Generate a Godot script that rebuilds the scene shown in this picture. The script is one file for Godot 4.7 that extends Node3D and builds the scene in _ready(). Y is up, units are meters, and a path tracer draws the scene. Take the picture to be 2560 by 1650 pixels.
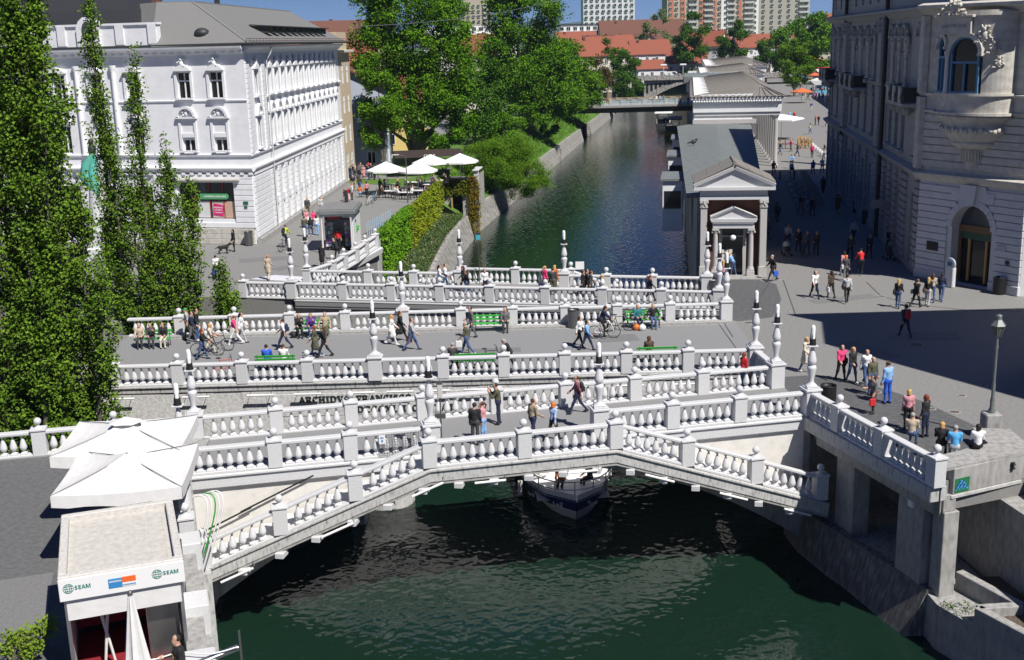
extends Node3D
# A river town square with three stone bridges, seen from an upper storey.
# Positions in the scene are metres; gp() turns a photo pixel (2560 x 1650) into the point where its ray meets a level plane.

const CH := 15.2
const FPX := 2883.41
const PITCH := 0.2458933
const ROLL := -0.02638036

var cam_basis := Basis()
var mats := {}
var taken := {}
var rng := RandomNumberGenerator.new()
var meshes := {}

class MB:
	var v := PackedVector3Array()
	var n := PackedVector3Array()
	func tri(a: Vector3, b: Vector3, c: Vector3, o: Vector3) -> void:
		if (c - a).cross(b - a).dot(o) < 0.0:
			v.append(a); v.append(c); v.append(b)
		else:
			v.append(a); v.append(b); v.append(c)
		n.append(o); n.append(o); n.append(o)
	func quad(a: Vector3, b: Vector3, c: Vector3, d: Vector3, o: Vector3) -> void:
		tri(a, b, c, o); tri(a, c, d, o)
	func face(a: Vector3, b: Vector3, c: Vector3, d: Vector3, away: Vector3) -> void:
		var o := (b - a).cross(c - a)
		if o.length_squared() < 1e-12:
			o = (c - a).cross(d - a)
		o = o.normalized()
		if o.dot(away) < 0.0:
			o = -o
		quad(a, b, c, d, o)
	func stri(a: Vector3, b: Vector3, c: Vector3, na: Vector3, nb: Vector3, nc: Vector3) -> void:
		if (c - a).cross(b - a).dot(na + nb + nc) < 0.0:
			v.append(a); v.append(c); v.append(b)
			n.append(na); n.append(nc); n.append(nb)
		else:
			v.append(a); v.append(b); v.append(c)
			n.append(na); n.append(nb); n.append(nc)
	func box(c: Vector3, s: Vector3, bs := Basis.IDENTITY, bev := 0.0) -> MB:
		var h := s * 0.5
		if bev <= 0.0:
			for ax in 3:
				for sg in [-1.0, 1.0]:
					var o := Vector3.ZERO; o[ax] = sg
					var u := Vector3.ZERO; u[(ax + 1) % 3] = h[(ax + 1) % 3]
					var w := Vector3.ZERO; w[(ax + 2) % 3] = h[(ax + 2) % 3]
					var m := Vector3.ZERO; m[ax] = sg * h[ax]
					quad(c + bs * (m - u - w), c + bs * (m + u - w), c + bs * (m + u + w), c + bs * (m - u + w), (bs * o).normalized())
			return self
		for ax in 3:
			var i := (ax + 1) % 3
			var j := (ax + 2) % 3
			for sg in [-1.0, 1.0]:
				var o := Vector3.ZERO; o[ax] = sg
				var q := []
				for k in [[-1, -1], [1, -1], [1, 1], [-1, 1]]:
					var p := Vector3.ZERO
					p[ax] = sg * h[ax]; p[i] = k[0] * (h[i] - bev); p[j] = k[1] * (h[j] - bev)
					q.append(c + bs * p)
				quad(q[0], q[1], q[2], q[3], (bs * o).normalized())
			for a in [-1.0, 1.0]:
				for b in [-1.0, 1.0]:
					var o2 := Vector3.ZERO; o2[i] = a; o2[j] = b
					var q2 := []
					for e in [-1.0, 1.0]:
						var p1 := Vector3.ZERO; p1[ax] = e * (h[ax] - bev); p1[i] = a * h[i]; p1[j] = b * (h[j] - bev)
						var p2 := Vector3.ZERO; p2[ax] = e * (h[ax] - bev); p2[i] = a * (h[i] - bev); p2[j] = b * h[j]
						if e < 0: q2.append(p1); q2.append(p2)
						else: q2.append(p2); q2.append(p1)
					quad(c + bs * q2[0], c + bs * q2[1], c + bs * q2[2], c + bs * q2[3], (bs * o2).normalized())
		for a in [-1.0, 1.0]:
			for b in [-1.0, 1.0]:
				for e in [-1.0, 1.0]:
					var o3 := Vector3(a, b, e)
					tri(c + bs * Vector3(a * h.x, b * (h.y - bev), e * (h.z - bev)), c + bs * Vector3(a * (h.x - bev), b * h.y, e * (h.z - bev)), c + bs * Vector3(a * (h.x - bev), b * (h.y - bev), e * h.z), (bs * o3).normalized())
		return self
	func prism(poly: PackedVector2Array, y0: float, y1: float, bottom := true) -> MB:
		# poly in (x, z)
		var t := Geometry2D.triangulate_polygon(poly)
		for k in range(0, t.size(), 3):
			var a := poly[t[k]]; var b := poly[t[k + 1]]; var c := poly[t[k + 2]]
			tri(Vector3(a.x, y1, a.y), Vector3(b.x, y1, b.y), Vector3(c.x, y1, c.y), Vector3.UP)
			if bottom:
				tri(Vector3(a.x, y0, a.y), Vector3(b.x, y0, b.y), Vector3(c.x, y0, c.y), Vector3.DOWN)
		var cw := Geometry2D.is_polygon_clockwise(poly)
		for k in poly.size():
			var a := poly[k]; var b := poly[(k + 1) % poly.size()]
			var e := (b - a).normalized()
			var o := Vector3(e.y, 0, -e.x) if not cw else Vector3(-e.y, 0, e.x)
			quad(Vector3(a.x, y0, a.y), Vector3(b.x, y0, b.y), Vector3(b.x, y1, b.y), Vector3(a.x, y1, a.y), o)
		return self
	func extrude(prof: PackedVector2Array, a: Vector3, b: Vector3, side: Vector3, up := Vector3.UP) -> MB:
		# profile (x along side, y along up) swept from a to b, closed, with end caps
		var cw := Geometry2D.is_polygon_clockwise(prof)
		for k in prof.size():
			var p := prof[k]; var q := prof[(k + 1) % prof.size()]
			var e := (q - p).normalized()
			var o2 := Vector2(e.y, -e.x) if not cw else Vector2(-e.y, e.x)
			face(a + side * p.x + up * p.y, b + side * p.x + up * p.y, b + side * q.x + up * q.y, a + side * q.x + up * q.y, side * o2.x + up * o2.y)
		var t := Geometry2D.triangulate_polygon(prof)
		var dir := (b - a).normalized()
		for k in range(0, t.size(), 3):
			var p0 := side * prof[t[k]].x + up * prof[t[k]].y
			var p1 := side * prof[t[k + 1]].x + up * prof[t[k + 1]].y
			var p2 := side * prof[t[k + 2]].x + up * prof[t[k + 2]].y
			tri(a + p0, a + p1, a + p2, -dir); tri(b + p0, b + p1, b + p2, dir)
		return self
	func lathe(prof: Array, segs: int, at := Vector3.ZERO, phase := 0.0) -> MB:
		var k := prof.size()
		var ns := []
		for i in k:
			var p: Vector2 = prof[maxi(i - 1, 0)]; var q: Vector2 = prof[mini(i + 1, k - 1)]
			var d := (q - p).normalized()
			ns.append(Vector2(d.y, -d.x))
		for s in segs:
			var a0 := TAU * s / segs + phase; var a1 := TAU * (s + 1) / segs + phase
			var c0 := Vector3(cos(a0), 0, sin(a0)); var c1 := Vector3(cos(a1), 0, sin(a1))
			for i in k - 1:
				var p: Vector2 = prof[i]; var q: Vector2 = prof[i + 1]
				var np: Vector2 = ns[i]; var nq: Vector2 = ns[i + 1]
				var A := at + c0 * p.x + Vector3(0, p.y, 0); var B := at + c1 * p.x + Vector3(0, p.y, 0)
				var C := at + c1 * q.x + Vector3(0, q.y, 0); var D := at + c0 * q.x + Vector3(0, q.y, 0)
				var n0 := c0 * np.x + Vector3(0, np.y, 0); var n1 := c1 * np.x + Vector3(0, np.y, 0)
				var n2 := c1 * nq.x + Vector3(0, nq.y, 0); var n3 := c0 * nq.x + Vector3(0, nq.y, 0)
				if p.x > 1e-5: stri(A, B, C, n0, n1, n2)
				if q.x > 1e-5: stri(A, C, D, n0, n2, n3)
		return self
	func tube(pts: Array, rad: Array, segs := 6) -> MB:
		var rings := []
		var u := Vector3.ZERO
		for i in pts.size():
			var d: Vector3 = (pts[mini(i + 1, pts.size() - 1)] - pts[maxi(i - 1, 0)]).normalized()
			if u == Vector3.ZERO:
				u = d.cross(Vector3.UP if absf(d.y) < 0.9 else Vector3.RIGHT).normalized()
			u = (u - d * u.dot(d)).normalized()
			var w := d.cross(u)
			var ring := []
			for s in segs:
				var a := TAU * s / segs
				ring.append(u * cos(a) + w * sin(a))
			rings.append(ring)
		for i in pts.size() - 1:
			for s in segs:
				var t := (s + 1) % segs
				var a: Vector3 = pts[i] + rings[i][s] * rad[i]; var b: Vector3 = pts[i] + rings[i][t] * rad[i]
				var c: Vector3 = pts[i + 1] + rings[i + 1][t] * rad[i + 1]; var d2: Vector3 = pts[i + 1] + rings[i + 1][s] * rad[i + 1]
				stri(a, b, c, rings[i][s], rings[i][t], rings[i + 1][t]); stri(a, c, d2, rings[i][s], rings[i + 1][t], rings[i + 1][s])
		for e in [0, pts.size() - 1]:
			var o: Vector3 = (pts[0] - pts[1]).normalized() if e == 0 else (pts[e] - pts[e - 1]).normalized()
			for s in range(1, segs - 1):
				tri(pts[e] + rings[e][0] * rad[e], pts[e] + rings[e][s] * rad[e], pts[e] + rings[e][s + 1] * rad[e], o)
		return self
	func blob(c: Vector3, r: Vector3, segs := 8, rings := 5, bs := Basis.IDENTITY) -> MB:
		for i in rings:
			for s in segs:
				var q := []
				for k in [[i, s], [i, s + 1], [i + 1, s + 1], [i + 1, s]]:
					var th: float = PI * k[0] / rings; var ph: float = TAU * k[1] / segs
					q.append(Vector3(sin(th) * cos(ph), cos(th), sin(th) * sin(ph)))
				var P := []; var N := []
				for e in q:
					P.append(c + bs * (e * r)); N.append((bs * (e / r)).normalized())
				if i > 0: stri(P[0], P[1], P[2], N[0], N[1], N[2])
				if i < rings - 1: stri(P[0], P[2], P[3], N[0], N[2], N[3])
		return self
	func mesh(uv_scale := 0.0) -> ArrayMesh:
		var m := ArrayMesh.new()
		if v.is_empty():
			return m
		var arr := []; arr.resize(Mesh.ARRAY_MAX)
		arr[Mesh.ARRAY_VERTEX] = v; arr[Mesh.ARRAY_NORMAL] = n
		m.add_surface_from_arrays(Mesh.PRIMITIVE_TRIANGLES, arr)
		return m

func P2(a: Array) -> PackedVector2Array:
	var p := PackedVector2Array()
	for i in range(0, a.size(), 2):
		p.append(Vector2(a[i], a[i + 1]))
	return p

# ---------------------------------------------------------------- names, things, parts
func numbered(base: String, key := "") -> String:
	var k := key + "/" + base
	var c: int = taken.get(k, 0)
	taken[k] = c + 1
	return base if c == 0 else "%s_%03d" % [base, c]

func thing(called: String, label: String, cat: String, at := Vector3.ZERO, turn := 0.0, group := "") -> Node3D:
	var o := Node3D.new()
	o.name = numbered(called)
	add_child(o)
	o.position = at; o.rotation.y = turn
	tag(o, label, cat, group)
	return o

func tag(o: Node, label: String, cat: String, group := "") -> void:
	o.set_meta("label", label); o.set_meta("category", cat)
	if group != "": o.set_meta("group", group)

func part(parent: Node, called: String, m: Mesh, mt: Material, xf := Transform3D.IDENTITY) -> MeshInstance3D:
	var o := MeshInstance3D.new()
	o.name = numbered(called, str(parent.get_instance_id()))
	o.mesh = m
	if mt: o.material_override = mt
	o.transform = xf
	parent.add_child(o)
	return o

func pbox(parent: Node, called: String, c: Vector3, s: Vector3, mt: Material, bs := Basis.IDENTITY, bev := 0.0) -> MeshInstance3D:
	return part(parent, called, MB.new().box(Vector3.ZERO, s, Basis.IDENTITY, bev).mesh(), mt, Transform3D(bs, c))

func structure(called: String, m: Mesh, mt: Material, label := "") -> MeshInstance3D:
	var o := MeshInstance3D.new()
	o.name = numbered(called)
	o.mesh = m; o.material_override = mt
	add_child(o)
	o.set_meta("kind", "structure")
	if label != "": o.set_meta("label", label)
	return o

func copy_of(o: Node3D, at: Vector3, turn := 0.0, label := "", sc := 1.0) -> Node3D:
	var c: Node3D = o.duplicate()
	c.name = numbered(str(o.name).rsplit("_", true, 1)[0] if str(o.name).right(3).is_valid_int() else str(o.name))
	add_child(c)
	c.position = at; c.rotation = Vector3(0, turn, 0); c.scale = Vector3.ONE * sc
	if label != "": c.set_meta("label", label)
	return c

func ry(a: float) -> Basis:
	return Basis(Vector3.UP, a)

func along(a: Vector3, b: Vector3) -> Basis:
	# x axis from a to b, y up-ish
	var x := (b - a).normalized()
	var z := x.cross(Vector3.UP).normalized()
	return Basis(x, z.cross(x), z)

func beam(mb: MB, a: Vector3, b: Vector3, w: float, h: float, bev := 0.0) -> void:
	mb.box((a + b) * 0.5, Vector3(a.distance_to(b), h, w), along(a, b), bev)

# ---------------------------------------------------------------- pixels to places
func ray(x: float, y: float) -> Vector3:
	return cam_basis * Vector3((x - 1280.0) / FPX, -(y - 825.0) / FPX, -1.0)

func gp(x: float, y: float, h := 0.0) -> Vector3:
	var d := ray(x, y)
	var t := (h - CH) / d.y
	return Vector3(d.x * t, h, d.z * t)

func at_z(x: float, y: float, z: float) -> Vector3:
	var d := ray(x, y)
	return Vector3(d.x, d.y, d.z) * (z / d.z) + Vector3(0, CH, 0)

# ---------------------------------------------------------------- materials
func lin(r: float, g: float, b: float) -> Color:
	return Color(r, g, b).linear_to_srgb()

func ramp_tex(sd: int, freq: float, stops: Array, size := 256, oct := 4, kind := FastNoiseLite.TYPE_SIMPLEX_SMOOTH, stretch := Vector2.ONE) -> ImageTexture:
	var f := FastNoiseLite.new()
	f.seed = sd; f.frequency = freq; f.noise_type = kind
	f.fractal_octaves = oct
	var src: Image = f.get_seamless_image(size, size)
	src.convert(Image.FORMAT_L8)
	var d := src.get_data()
	var lut := PackedByteArray(); lut.resize(768)
	for i in 256:
		var t := i / 255.0
		var c: Color = stops[0][1]
		for k in range(1, stops.size()):
			if t >= stops[k - 1][0]:
				c = (stops[k - 1][1] as Color).lerp(stops[k][1], clampf((t - stops[k - 1][0]) / maxf(stops[k][0] - stops[k - 1][0], 1e-4), 0, 1))
		lut[i * 3] = int(c.r * 255.0); lut[i * 3 + 1] = int(c.g * 255.0); lut[i * 3 + 2] = int(c.b * 255.0)
	var o := PackedByteArray(); o.resize(size * size * 3)
	var sx := int(stretch.x); var sy := int(stretch.y)
	for y in size:
		for x in size:
			var i: int = d[((y * sy) % size) * size + (x * sx) % size] * 3
			var j := (y * size + x) * 3
			o[j] = lut[i]; o[j + 1] = lut[i + 1]; o[j + 2] = lut[i + 2]
	return ImageTexture.create_from_image(Image.create_from_data(size, size, false, Image.FORMAT_RGB8, o))

func grey_tex(sd: int, freq: float, size := 256, oct := 4, kind := FastNoiseLite.TYPE_SIMPLEX_SMOOTH) -> ImageTexture:
	return ramp_tex(sd, freq, [[0.0, Color.BLACK], [1.0, Color.WHITE]], size, oct, kind)

func mat(key: String, c: Color, rough := 0.85, metal := 0.0) -> StandardMaterial3D:
	if not mats.has(key):
		var m := StandardMaterial3D.new()
		m.albedo_color = c.linear_to_srgb(); m.roughness = rough; m.metallic = metal
		mats[key] = m
	return mats[key]

func col(c: Color, rough := 0.85) -> StandardMaterial3D:
	return mat("c%.3f_%.3f_%.3f_%.2f" % [c.r, c.g, c.b, rough], c, rough)

func tmat(key: String, sd: int, stops: Array, metres: float, rough := 0.85, freq := 0.02, oct := 4, bump := 0.0, size := 256, detail := [], kind := FastNoiseLite.TYPE_SIMPLEX_SMOOTH) -> StandardMaterial3D:
	# world triplanar colour from noise; stops are linear base colours; detail = [seed, freq, metres, stops] multiplied in
	var m := StandardMaterial3D.new()
	var st := []
	for s in stops: st.append([s[0], (s[1] as Color).linear_to_srgb()])
	m.albedo_texture = ramp_tex(sd, freq, st, size, oct, kind)
	m.uv1_triplanar = true; m.uv1_world_triplanar = true
	m.uv1_scale = Vector3.ONE / metres
	m.roughness = rough
	if bump > 0.0:
		m.heightmap_enabled = true; m.heightmap_scale = bump
		m.heightmap_texture = grey_tex(sd + 50, 0.06, 256, 4)
	mats[key] = m
	return m

# ---------------------------------------------------------------- camera, sky, sun
func build_view() -> void:
	var cp := cos(PITCH); var sp := sin(PITCH)
	var X := V(1, 0, 0); var Y := V(0, cp, -sp); var Z := V(0, sp, cp)
	cam_basis = Basis(X * cos(ROLL) + Y * sin(ROLL), -X * sin(ROLL) + Y * cos(ROLL), Z)
	var cam := Camera3D.new()
	cam.name = "camera"
	cam.transform = Transform3D(cam_basis, V(0, CH, 0))
	cam.fov = rad_to_deg(2.0 * atan(825.0 / FPX))
	cam.near = 0.5; cam.far = 12000.0
	cam.current = true
	add_child(cam)
	var sky_m := ProceduralSkyMaterial.new()
	sky_m.sky_top_color = lin(0.024, 0.105, 0.44)
	sky_m.sky_horizon_color = lin(0.47, 0.83, 1.5)
	sky_m.sky_curve = 0.085
	sky_m.ground_horizon_color = lin(0.30, 0.32, 0.33)
	sky_m.ground_bottom_color = lin(0.12, 0.12, 0.11)
	sky_m.sun_angle_max = 1.0
	var sky := Sky.new(); sky.sky_material = sky_m
	var env := Environment.new()
	env.background_mode = Environment.BG_SKY
	env.sky = sky
	env.background_energy_multiplier = 0.33
	env.tonemap_mode = Environment.TONE_MAPPER_LINEAR
	env.tonemap_exposure = 1.26
	env.sdfgi_enabled = true; env.ssao_enabled = true; env.ssil_enabled = true
	env.fog_enabled = true; env.fog_density = 0.00008; env.fog_light_color = Color(0.74, 0.83, 0.96)
	var we := WorldEnvironment.new(); we.name = "world"; we.environment = env
	add_child(we)
	var sun := DirectionalLight3D.new()
	sun.name = "sun"
	sun.light_energy = 1.6; sun.light_angular_distance = 0.5
	sun.light_color = Color(1.0, 0.98, 0.95)
	sun.shadow_enabled = true
	var el := deg_to_rad(52.0)
	var to := V(0.62, 0, 0.785).normalized() * cos(el) + Vector3.UP * sin(el)
	sun.look_at_from_position(to * 100.0, Vector3.ZERO)
	add_child(sun)

func C3(r: float, g: float, b: float) -> Color:
	return Color(r, g, b)

func build_materials() -> void:
	tmat("stone", 11, [[0.0, C3(.47, .475, .485)], [0.3, C3(.53, .535, .545)], [0.7, C3(.57, .575, .585)], [1.0, C3(.60, .605, .61)]], 1.3, 0.85, 0.05, 6, 0.12)
	tmat("stone_fine", 12, [[0.0, C3(.51, .515, .53)], [0.5, C3(.565, .57, .585)], [1.0, C3(.605, .61, .625)]], .7, 0.8, 0.06, 5, 0.05)
	tmat("stone_worn", 13, [[0.0, C3(.14, .14, .135)], [0.2, C3(.26, .26, .25)], [0.4, C3(.41, .41, .40)], [0.7, C3(.47, .47, .46)], [1.0, C3(.54, .53, .52)]], 2.9, 0.9, 0.025, 6, 0.5)
	mats.stone_worn.uv1_scale = V(1.1, .28, 1.1)

	tmat("stone_block", 14, [[0.0, C3(.34, .34, .33)], [0.3, C3(.46, .46, .455)], [0.7, C3(.55, .55, .54)], [1.0, C3(.6, .6, .585)]], 1.9, 0.9, 0.03, 6, 0.8)
	tmat("render_white", 15, [[0.0, C3(.55, .53, .49)], [0.4, C3(.66, .64, .60)], [1.0, C3(.72, .70, .66)]], 3.4, 0.9, 0.02, 5, 0.15)
	tmat("concrete", 16, [[0.0, C3(.20, .195, .185)], [0.4, C3(.29, .285, .275)], [0.75, C3(.35, .345, .335)], [1.0, C3(.40, .395, .385)]], 3.1, 0.9, 0.025, 6, 0.3)
	mats.concrete.uv1_scale = V(.5, .2, .5)
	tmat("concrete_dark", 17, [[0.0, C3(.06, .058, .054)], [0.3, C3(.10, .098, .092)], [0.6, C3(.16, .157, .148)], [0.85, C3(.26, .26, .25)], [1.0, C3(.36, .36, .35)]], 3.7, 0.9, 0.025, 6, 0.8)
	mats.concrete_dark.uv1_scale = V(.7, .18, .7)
	tmat("asphalt_plaza", 18, [[0.0, C3(.17, .168, .162)], [0.4, C3(.20, .198, .192)], [0.7, C3(.215, .213, .207)], [1.0, C3(.24, .236, .23)]], 5.0, 0.92, 0.045, 6, 0.06, 512)
	tmat("asphalt_deck", 19, [[0.0, C3(.185, .187, .19)], [0.5, C3(.22, .221, .223)], [1.0, C3(.255, .255, .256)]], 3.0, 0.92, 0.06, 6, 0.06, 512)
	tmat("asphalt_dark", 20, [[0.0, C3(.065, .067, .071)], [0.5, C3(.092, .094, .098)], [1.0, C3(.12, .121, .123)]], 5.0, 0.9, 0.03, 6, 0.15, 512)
	tmat("grass", 21, [[0.0, C3(.05, .11, .010)], [0.5, C3(.075, .165, .014)], [1.0, C3(.11, .21, .02)]], 2.0, 0.9, 0.06, 5, 2.0)
	tmat("soil", 22, [[0.0, C3(.05, .038, .026)], [0.5, C3(.10, .08, .055)], [1.0, C3(.15, .125, .09)]], 1.5, 0.95, 0.05, 5, 1.5)
	tmat("facade_white", 23, [[0.0, C3(.66, .67, .69)], [0.4, C3(.72, .73, .75)], [1.0, C3(.77, .78, .80)]], 5.0, 0.85, 0.02, 4, 0.05)
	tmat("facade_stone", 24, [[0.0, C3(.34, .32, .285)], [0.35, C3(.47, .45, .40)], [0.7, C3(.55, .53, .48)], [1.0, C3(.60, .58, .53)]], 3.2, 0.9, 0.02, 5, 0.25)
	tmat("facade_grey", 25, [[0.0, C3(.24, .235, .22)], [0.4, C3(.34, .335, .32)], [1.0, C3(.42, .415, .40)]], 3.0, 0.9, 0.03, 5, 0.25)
	tmat("slate", 26, [[0.0, C3(.13, .13, .13)], [0.5, C3(.19, .19, .185)], [1.0, C3(.25, .245, .235)]], 2.0, 0.8, 0.05, 5, 0.4)
	tmat("zinc", 27, [[0.0, C3(.14, .158, .158)], [0.5, C3(.17, .187, .186)], [1.0, C3(.195, .21, .208)]], 6.0, 0.6, 0.02, 4)
	tmat("roof_red", 28, [[0.0, C3(.13, .04, .025)], [0.45, C3(.24, .07, .04)], [1.0, C3(.36, .11, .06)]], 3.0, 0.85, 0.06, 5, 0.8)
	tmat("roof_brown", 29, [[0.0, C3(.08, .035, .022)], [0.5, C3(.14, .06, .04)], [1.0, C3(.21, .09, .06)]], 3.0, 0.85, 0.06, 5, 0.8)
	tmat("roof_concrete", 30, [[0.0, C3(.10, .09, .08)], [0.4, C3(.19, .175, .16)], [1.0, C3(.28, .265, .245)]], 1.6, 0.95, 0.06, 6, 1.5)
	tmat("bark", 31, [[0.0, C3(.05, .042, .032)], [0.5, C3(.12, .105, .085)], [1.0, C3(.20, .18, .155)]], 0.8, 0.95, 0.05, 5, 2.0)
	tmat("canvas", 32, [[0.0, C3(.60, .59, .575)], [0.5, C3(.655, .65, .64)], [1.0, C3(.69, .685, .68)]], 2.5, 0.9, 0.02, 4, 0.3)
	tmat("brick_wall", 33, [[0.0, C3(.07, .028, .02)], [0.5, C3(.12, .05, .035)], [1.0, C3(.17, .08, .06)]], 0.7, 0.9, 0.08, 4)
	tmat("terrazzo", 34, [[0.0, C3(.36, .35, .335)], [0.5, C3(.45, .44, .425)], [1.0, C3(.52, .51, .5)]], 1.2, 0.85, 0.08, 4)
	mat("glass_dark", C3(.012, .014, .017), 0.08)
	mat("glass_grey", C3(.05, .06, .07), 0.1)
	mat("black_metal", C3(.018, .018, .019), 0.5, 0.3)
	mat("dark_paint", C3(.03, .032, .034), 0.55)
	mat("steel", C3(.42, .43, .44), 0.35, 0.9)
	mat("bin_metal", C3(.14, .14, .14), 0.45, 0.6)
	mat("white_paint", C3(.74, .74, .74), 0.5)
	mat("globe", C3(.80, .82, .83), 0.25)
	mat("green_paint", C3(.03, .33, .035), 0.45)
	mat("bronze", C3(.035, .045, .038), 0.6, 0.4)
	mat("wood", C3(.18, .10, .045), 0.7)
	mat("wood_light", C3(.45, .27, .09), 0.7)
	mat("blue_frame", C3(.07, .20, .36), 0.5)
	# water: dark and green in its depth, ripples as relief
	var w := StandardMaterial3D.new()
	w.albedo_color = lin(.006, .021, .013); w.roughness = 0.05
	w.metallic_specular = 0.5
	w.uv1_triplanar = true; w.uv1_world_triplanar = true; w.uv1_scale = V(1 / 7.0, 1 / 7.0, 1 / 7.0)
	w.heightmap_enabled = true; w.heightmap_scale = 2.2
	w.heightmap_texture = grey_tex(77, 0.02, 512, 2)
	mats["water"] = w

# ---------------------------------------------------------------- ground, river, banks
func river_left(z: float) -> float:
	var pts := [[-10.0, -4.0], [-25.0, -7.6], [-41.5, -11.9], [-44.0, -11.4], [-48.8, -6.6], [-75.0, -6.3], [-112.8, -5.0], [-130.0, -3.3], [-228.4, 13.2], [-337.0, 31.9], [-480.0, 58.0]]
	for k in pts.size() - 1:
		if z <= pts[k][0] and z >= pts[k + 1][0]:
			return lerpf(pts[k][1], pts[k + 1][1], (z - pts[k][0]) / (pts[k + 1][0] - pts[k][0]))
	return 58.0

func build_ground() -> void:
	structure("terrain", MB.new().box(V(0, -9.0, -2000), V(9000, 1.0, 9000)).mesh(), mats.soil)
	# water sheet
	var wp := P2([-6, -5, -7.6, -25, -12.3, -41.5, -12.0, -44, -7.2, -48.8, -7.0, -75, -5.5, -113, -3.8, -130, 12.7, -228, 31.4, -337, 62, -500, 100, -500, 52, -337, 42.5, -262, 17.3, -104, 14, -75, 14, -50, 14.8, -36.4, 18, -20, 20, -5])
	var wm := MB.new()
	var t := Geometry2D.triangulate_polygon(wp)
	for k in range(0, t.size(), 3):
		wm.tri(V(wp[t[k]].x, -6, wp[t[k]].y), V(wp[t[k + 1]].x, -6, wp[t[k + 1]].y), V(wp[t[k + 2]].x, -6, wp[t[k + 2]].y), Vector3.UP)
	structure("river_water", wm.mesh(), mats.water)
	# left bank, upper level
	var lb := P2([-5, 20, -5, -14, -8.1, -25.5, -12.4, -39.7, -12.9, -43.75, -22.6, -41.8, -22.6, -51.5, -21.0, -51.7, -21.0, -61.7, -22.6, -61.9, -22.6, -71.9, -13.6, -70.1, -13.3, -74.5, -12.0, -76.7, -10.3, -88.0, -10.3, -96.0, -7.4, -133.6, -6.9, -150, -2.6, -176, 6.2, -228, 25.4, -340, 50, -480, -600, -480, -600, 20])
	structure("plaza_ground", MB.new().prism(lb, -8.6, 0.0).mesh(), mats.asphalt_plaza)
	# left bank, lower terrace with the trees, and the garden strip
	structure("lower_terrace", MB.new().prism(P2([-23, -41.9, -12.6, -43.9, -7.4, -48.9, -7.2, -73.0, -13.2, -75.0, -23, -73]), -8.5, -4.0).mesh(), mats.soil)
	# right bank, upper level
	var rb := P2([12.35, -45.2, 11.95, -48.9, 11.9, -52.0, 12.1, -61.5, 12.1, -69.3, 12.2, -73.9, 13.0, -76, 17.3, -104, 42.5, -262, 52, -337, 90, -480, 700, -480, 700, 20, 26, 20, 18.6, -36.9, 18.45, -38.75, 14.75, -37.35, 14.55, -36.9])
	structure("street_ground", MB.new().prism(rb, -1.1, 0.0).mesh(), mats.asphalt_plaza)
	var rb2 := P2([16.0, -46.5, 14.2, -49.0, 12.0, -52.0, 12.1, -61.5, 12.1, -69.3, 12.2, -73.9, 13.0, -76, 17.3, -104, 42.5, -262, 52, -337, 90, -480, 700, -480, 700, 20, 26, 20, 17.6, -36.0])
	structure("embankment_core", MB.new().prism(rb2, -8.6, -1.1).mesh(), mats.concrete)
	# distant ground beyond the streets
	structure("far_ground", MB.new().box(V(0, -0.6, -1980), V(9000, 1.0, 3000)).mesh(), mats.grass)
	# paving fields: darker asphalt aprons at the bridge ends, light deck paving
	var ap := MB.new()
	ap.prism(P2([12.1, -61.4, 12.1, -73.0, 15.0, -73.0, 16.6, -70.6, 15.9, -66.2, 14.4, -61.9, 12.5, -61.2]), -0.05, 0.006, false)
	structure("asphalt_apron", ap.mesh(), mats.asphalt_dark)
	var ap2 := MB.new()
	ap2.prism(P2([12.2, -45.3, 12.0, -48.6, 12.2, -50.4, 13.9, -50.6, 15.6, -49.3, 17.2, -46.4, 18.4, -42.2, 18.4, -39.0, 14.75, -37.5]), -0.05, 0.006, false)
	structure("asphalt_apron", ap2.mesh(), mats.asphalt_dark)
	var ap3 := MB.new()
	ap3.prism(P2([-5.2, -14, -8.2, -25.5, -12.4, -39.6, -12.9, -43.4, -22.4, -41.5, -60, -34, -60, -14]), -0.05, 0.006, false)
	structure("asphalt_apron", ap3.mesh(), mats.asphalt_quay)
	# joints in the paving
	var jm := mat("joint", C3(.05, .05, .05), 0.9)
	var j := MB.new()
	for sgm in [[1945, 676, 1900, 742], [1808, 804, 1832, 842], [2166, 705, 2200, 738], [2200, 738, 2270, 760], [2270, 760, 2420, 775], [2420, 775, 2555, 778], [1958, 700, 1990, 790], [1840, 870, 1790, 800]]:
		var a := gp(sgm[0], sgm[1], 0.008); var b := gp(sgm[2], sgm[3], 0.008)
		beam(j, a, b, 0.05, 0.006)
	structure("paving_joint", j.mesh(), jm)
	# asphalt repairs and a drain channel
	for q in [[-18.2, -84, 2.2, 1.1, .2], [-16.0, -80.5, 1.2, .8, .9], [19.5, -66.0, 2.6, .7, .3], [21.5, -57, 1.6, 1.1, -.2], [17.3, -54.5, 1.0, 2.4, .4], [-1.5, -56.4, 2.4, .6, .02], [5.5, -58.2, 1.3, 1.0, .1], [-12.5, -55.0, 3.0, .5, 0], [-14.4, -30, 1.2, 2.6, .3]]:
		var pm := MB.new(); pm.box(V(q[0], .008, q[1]), V(q[2] * 1.6, .004, q[3] * 1.4), ry(q[4]))
		structure("asphalt_patch", pm.mesh(), mats.asphalt_patch)
	for q in [[-20.5, 11.5, -52.75], [-20.5, 11.5, -60.55]]:
		var dm := MB.new(); dm.box(V((q[0] + q[1]) / 2, .009, q[2]), V(q[1] - q[0], .006, .12))
		structure("drain_channel", dm.mesh(), mats.concrete)
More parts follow.
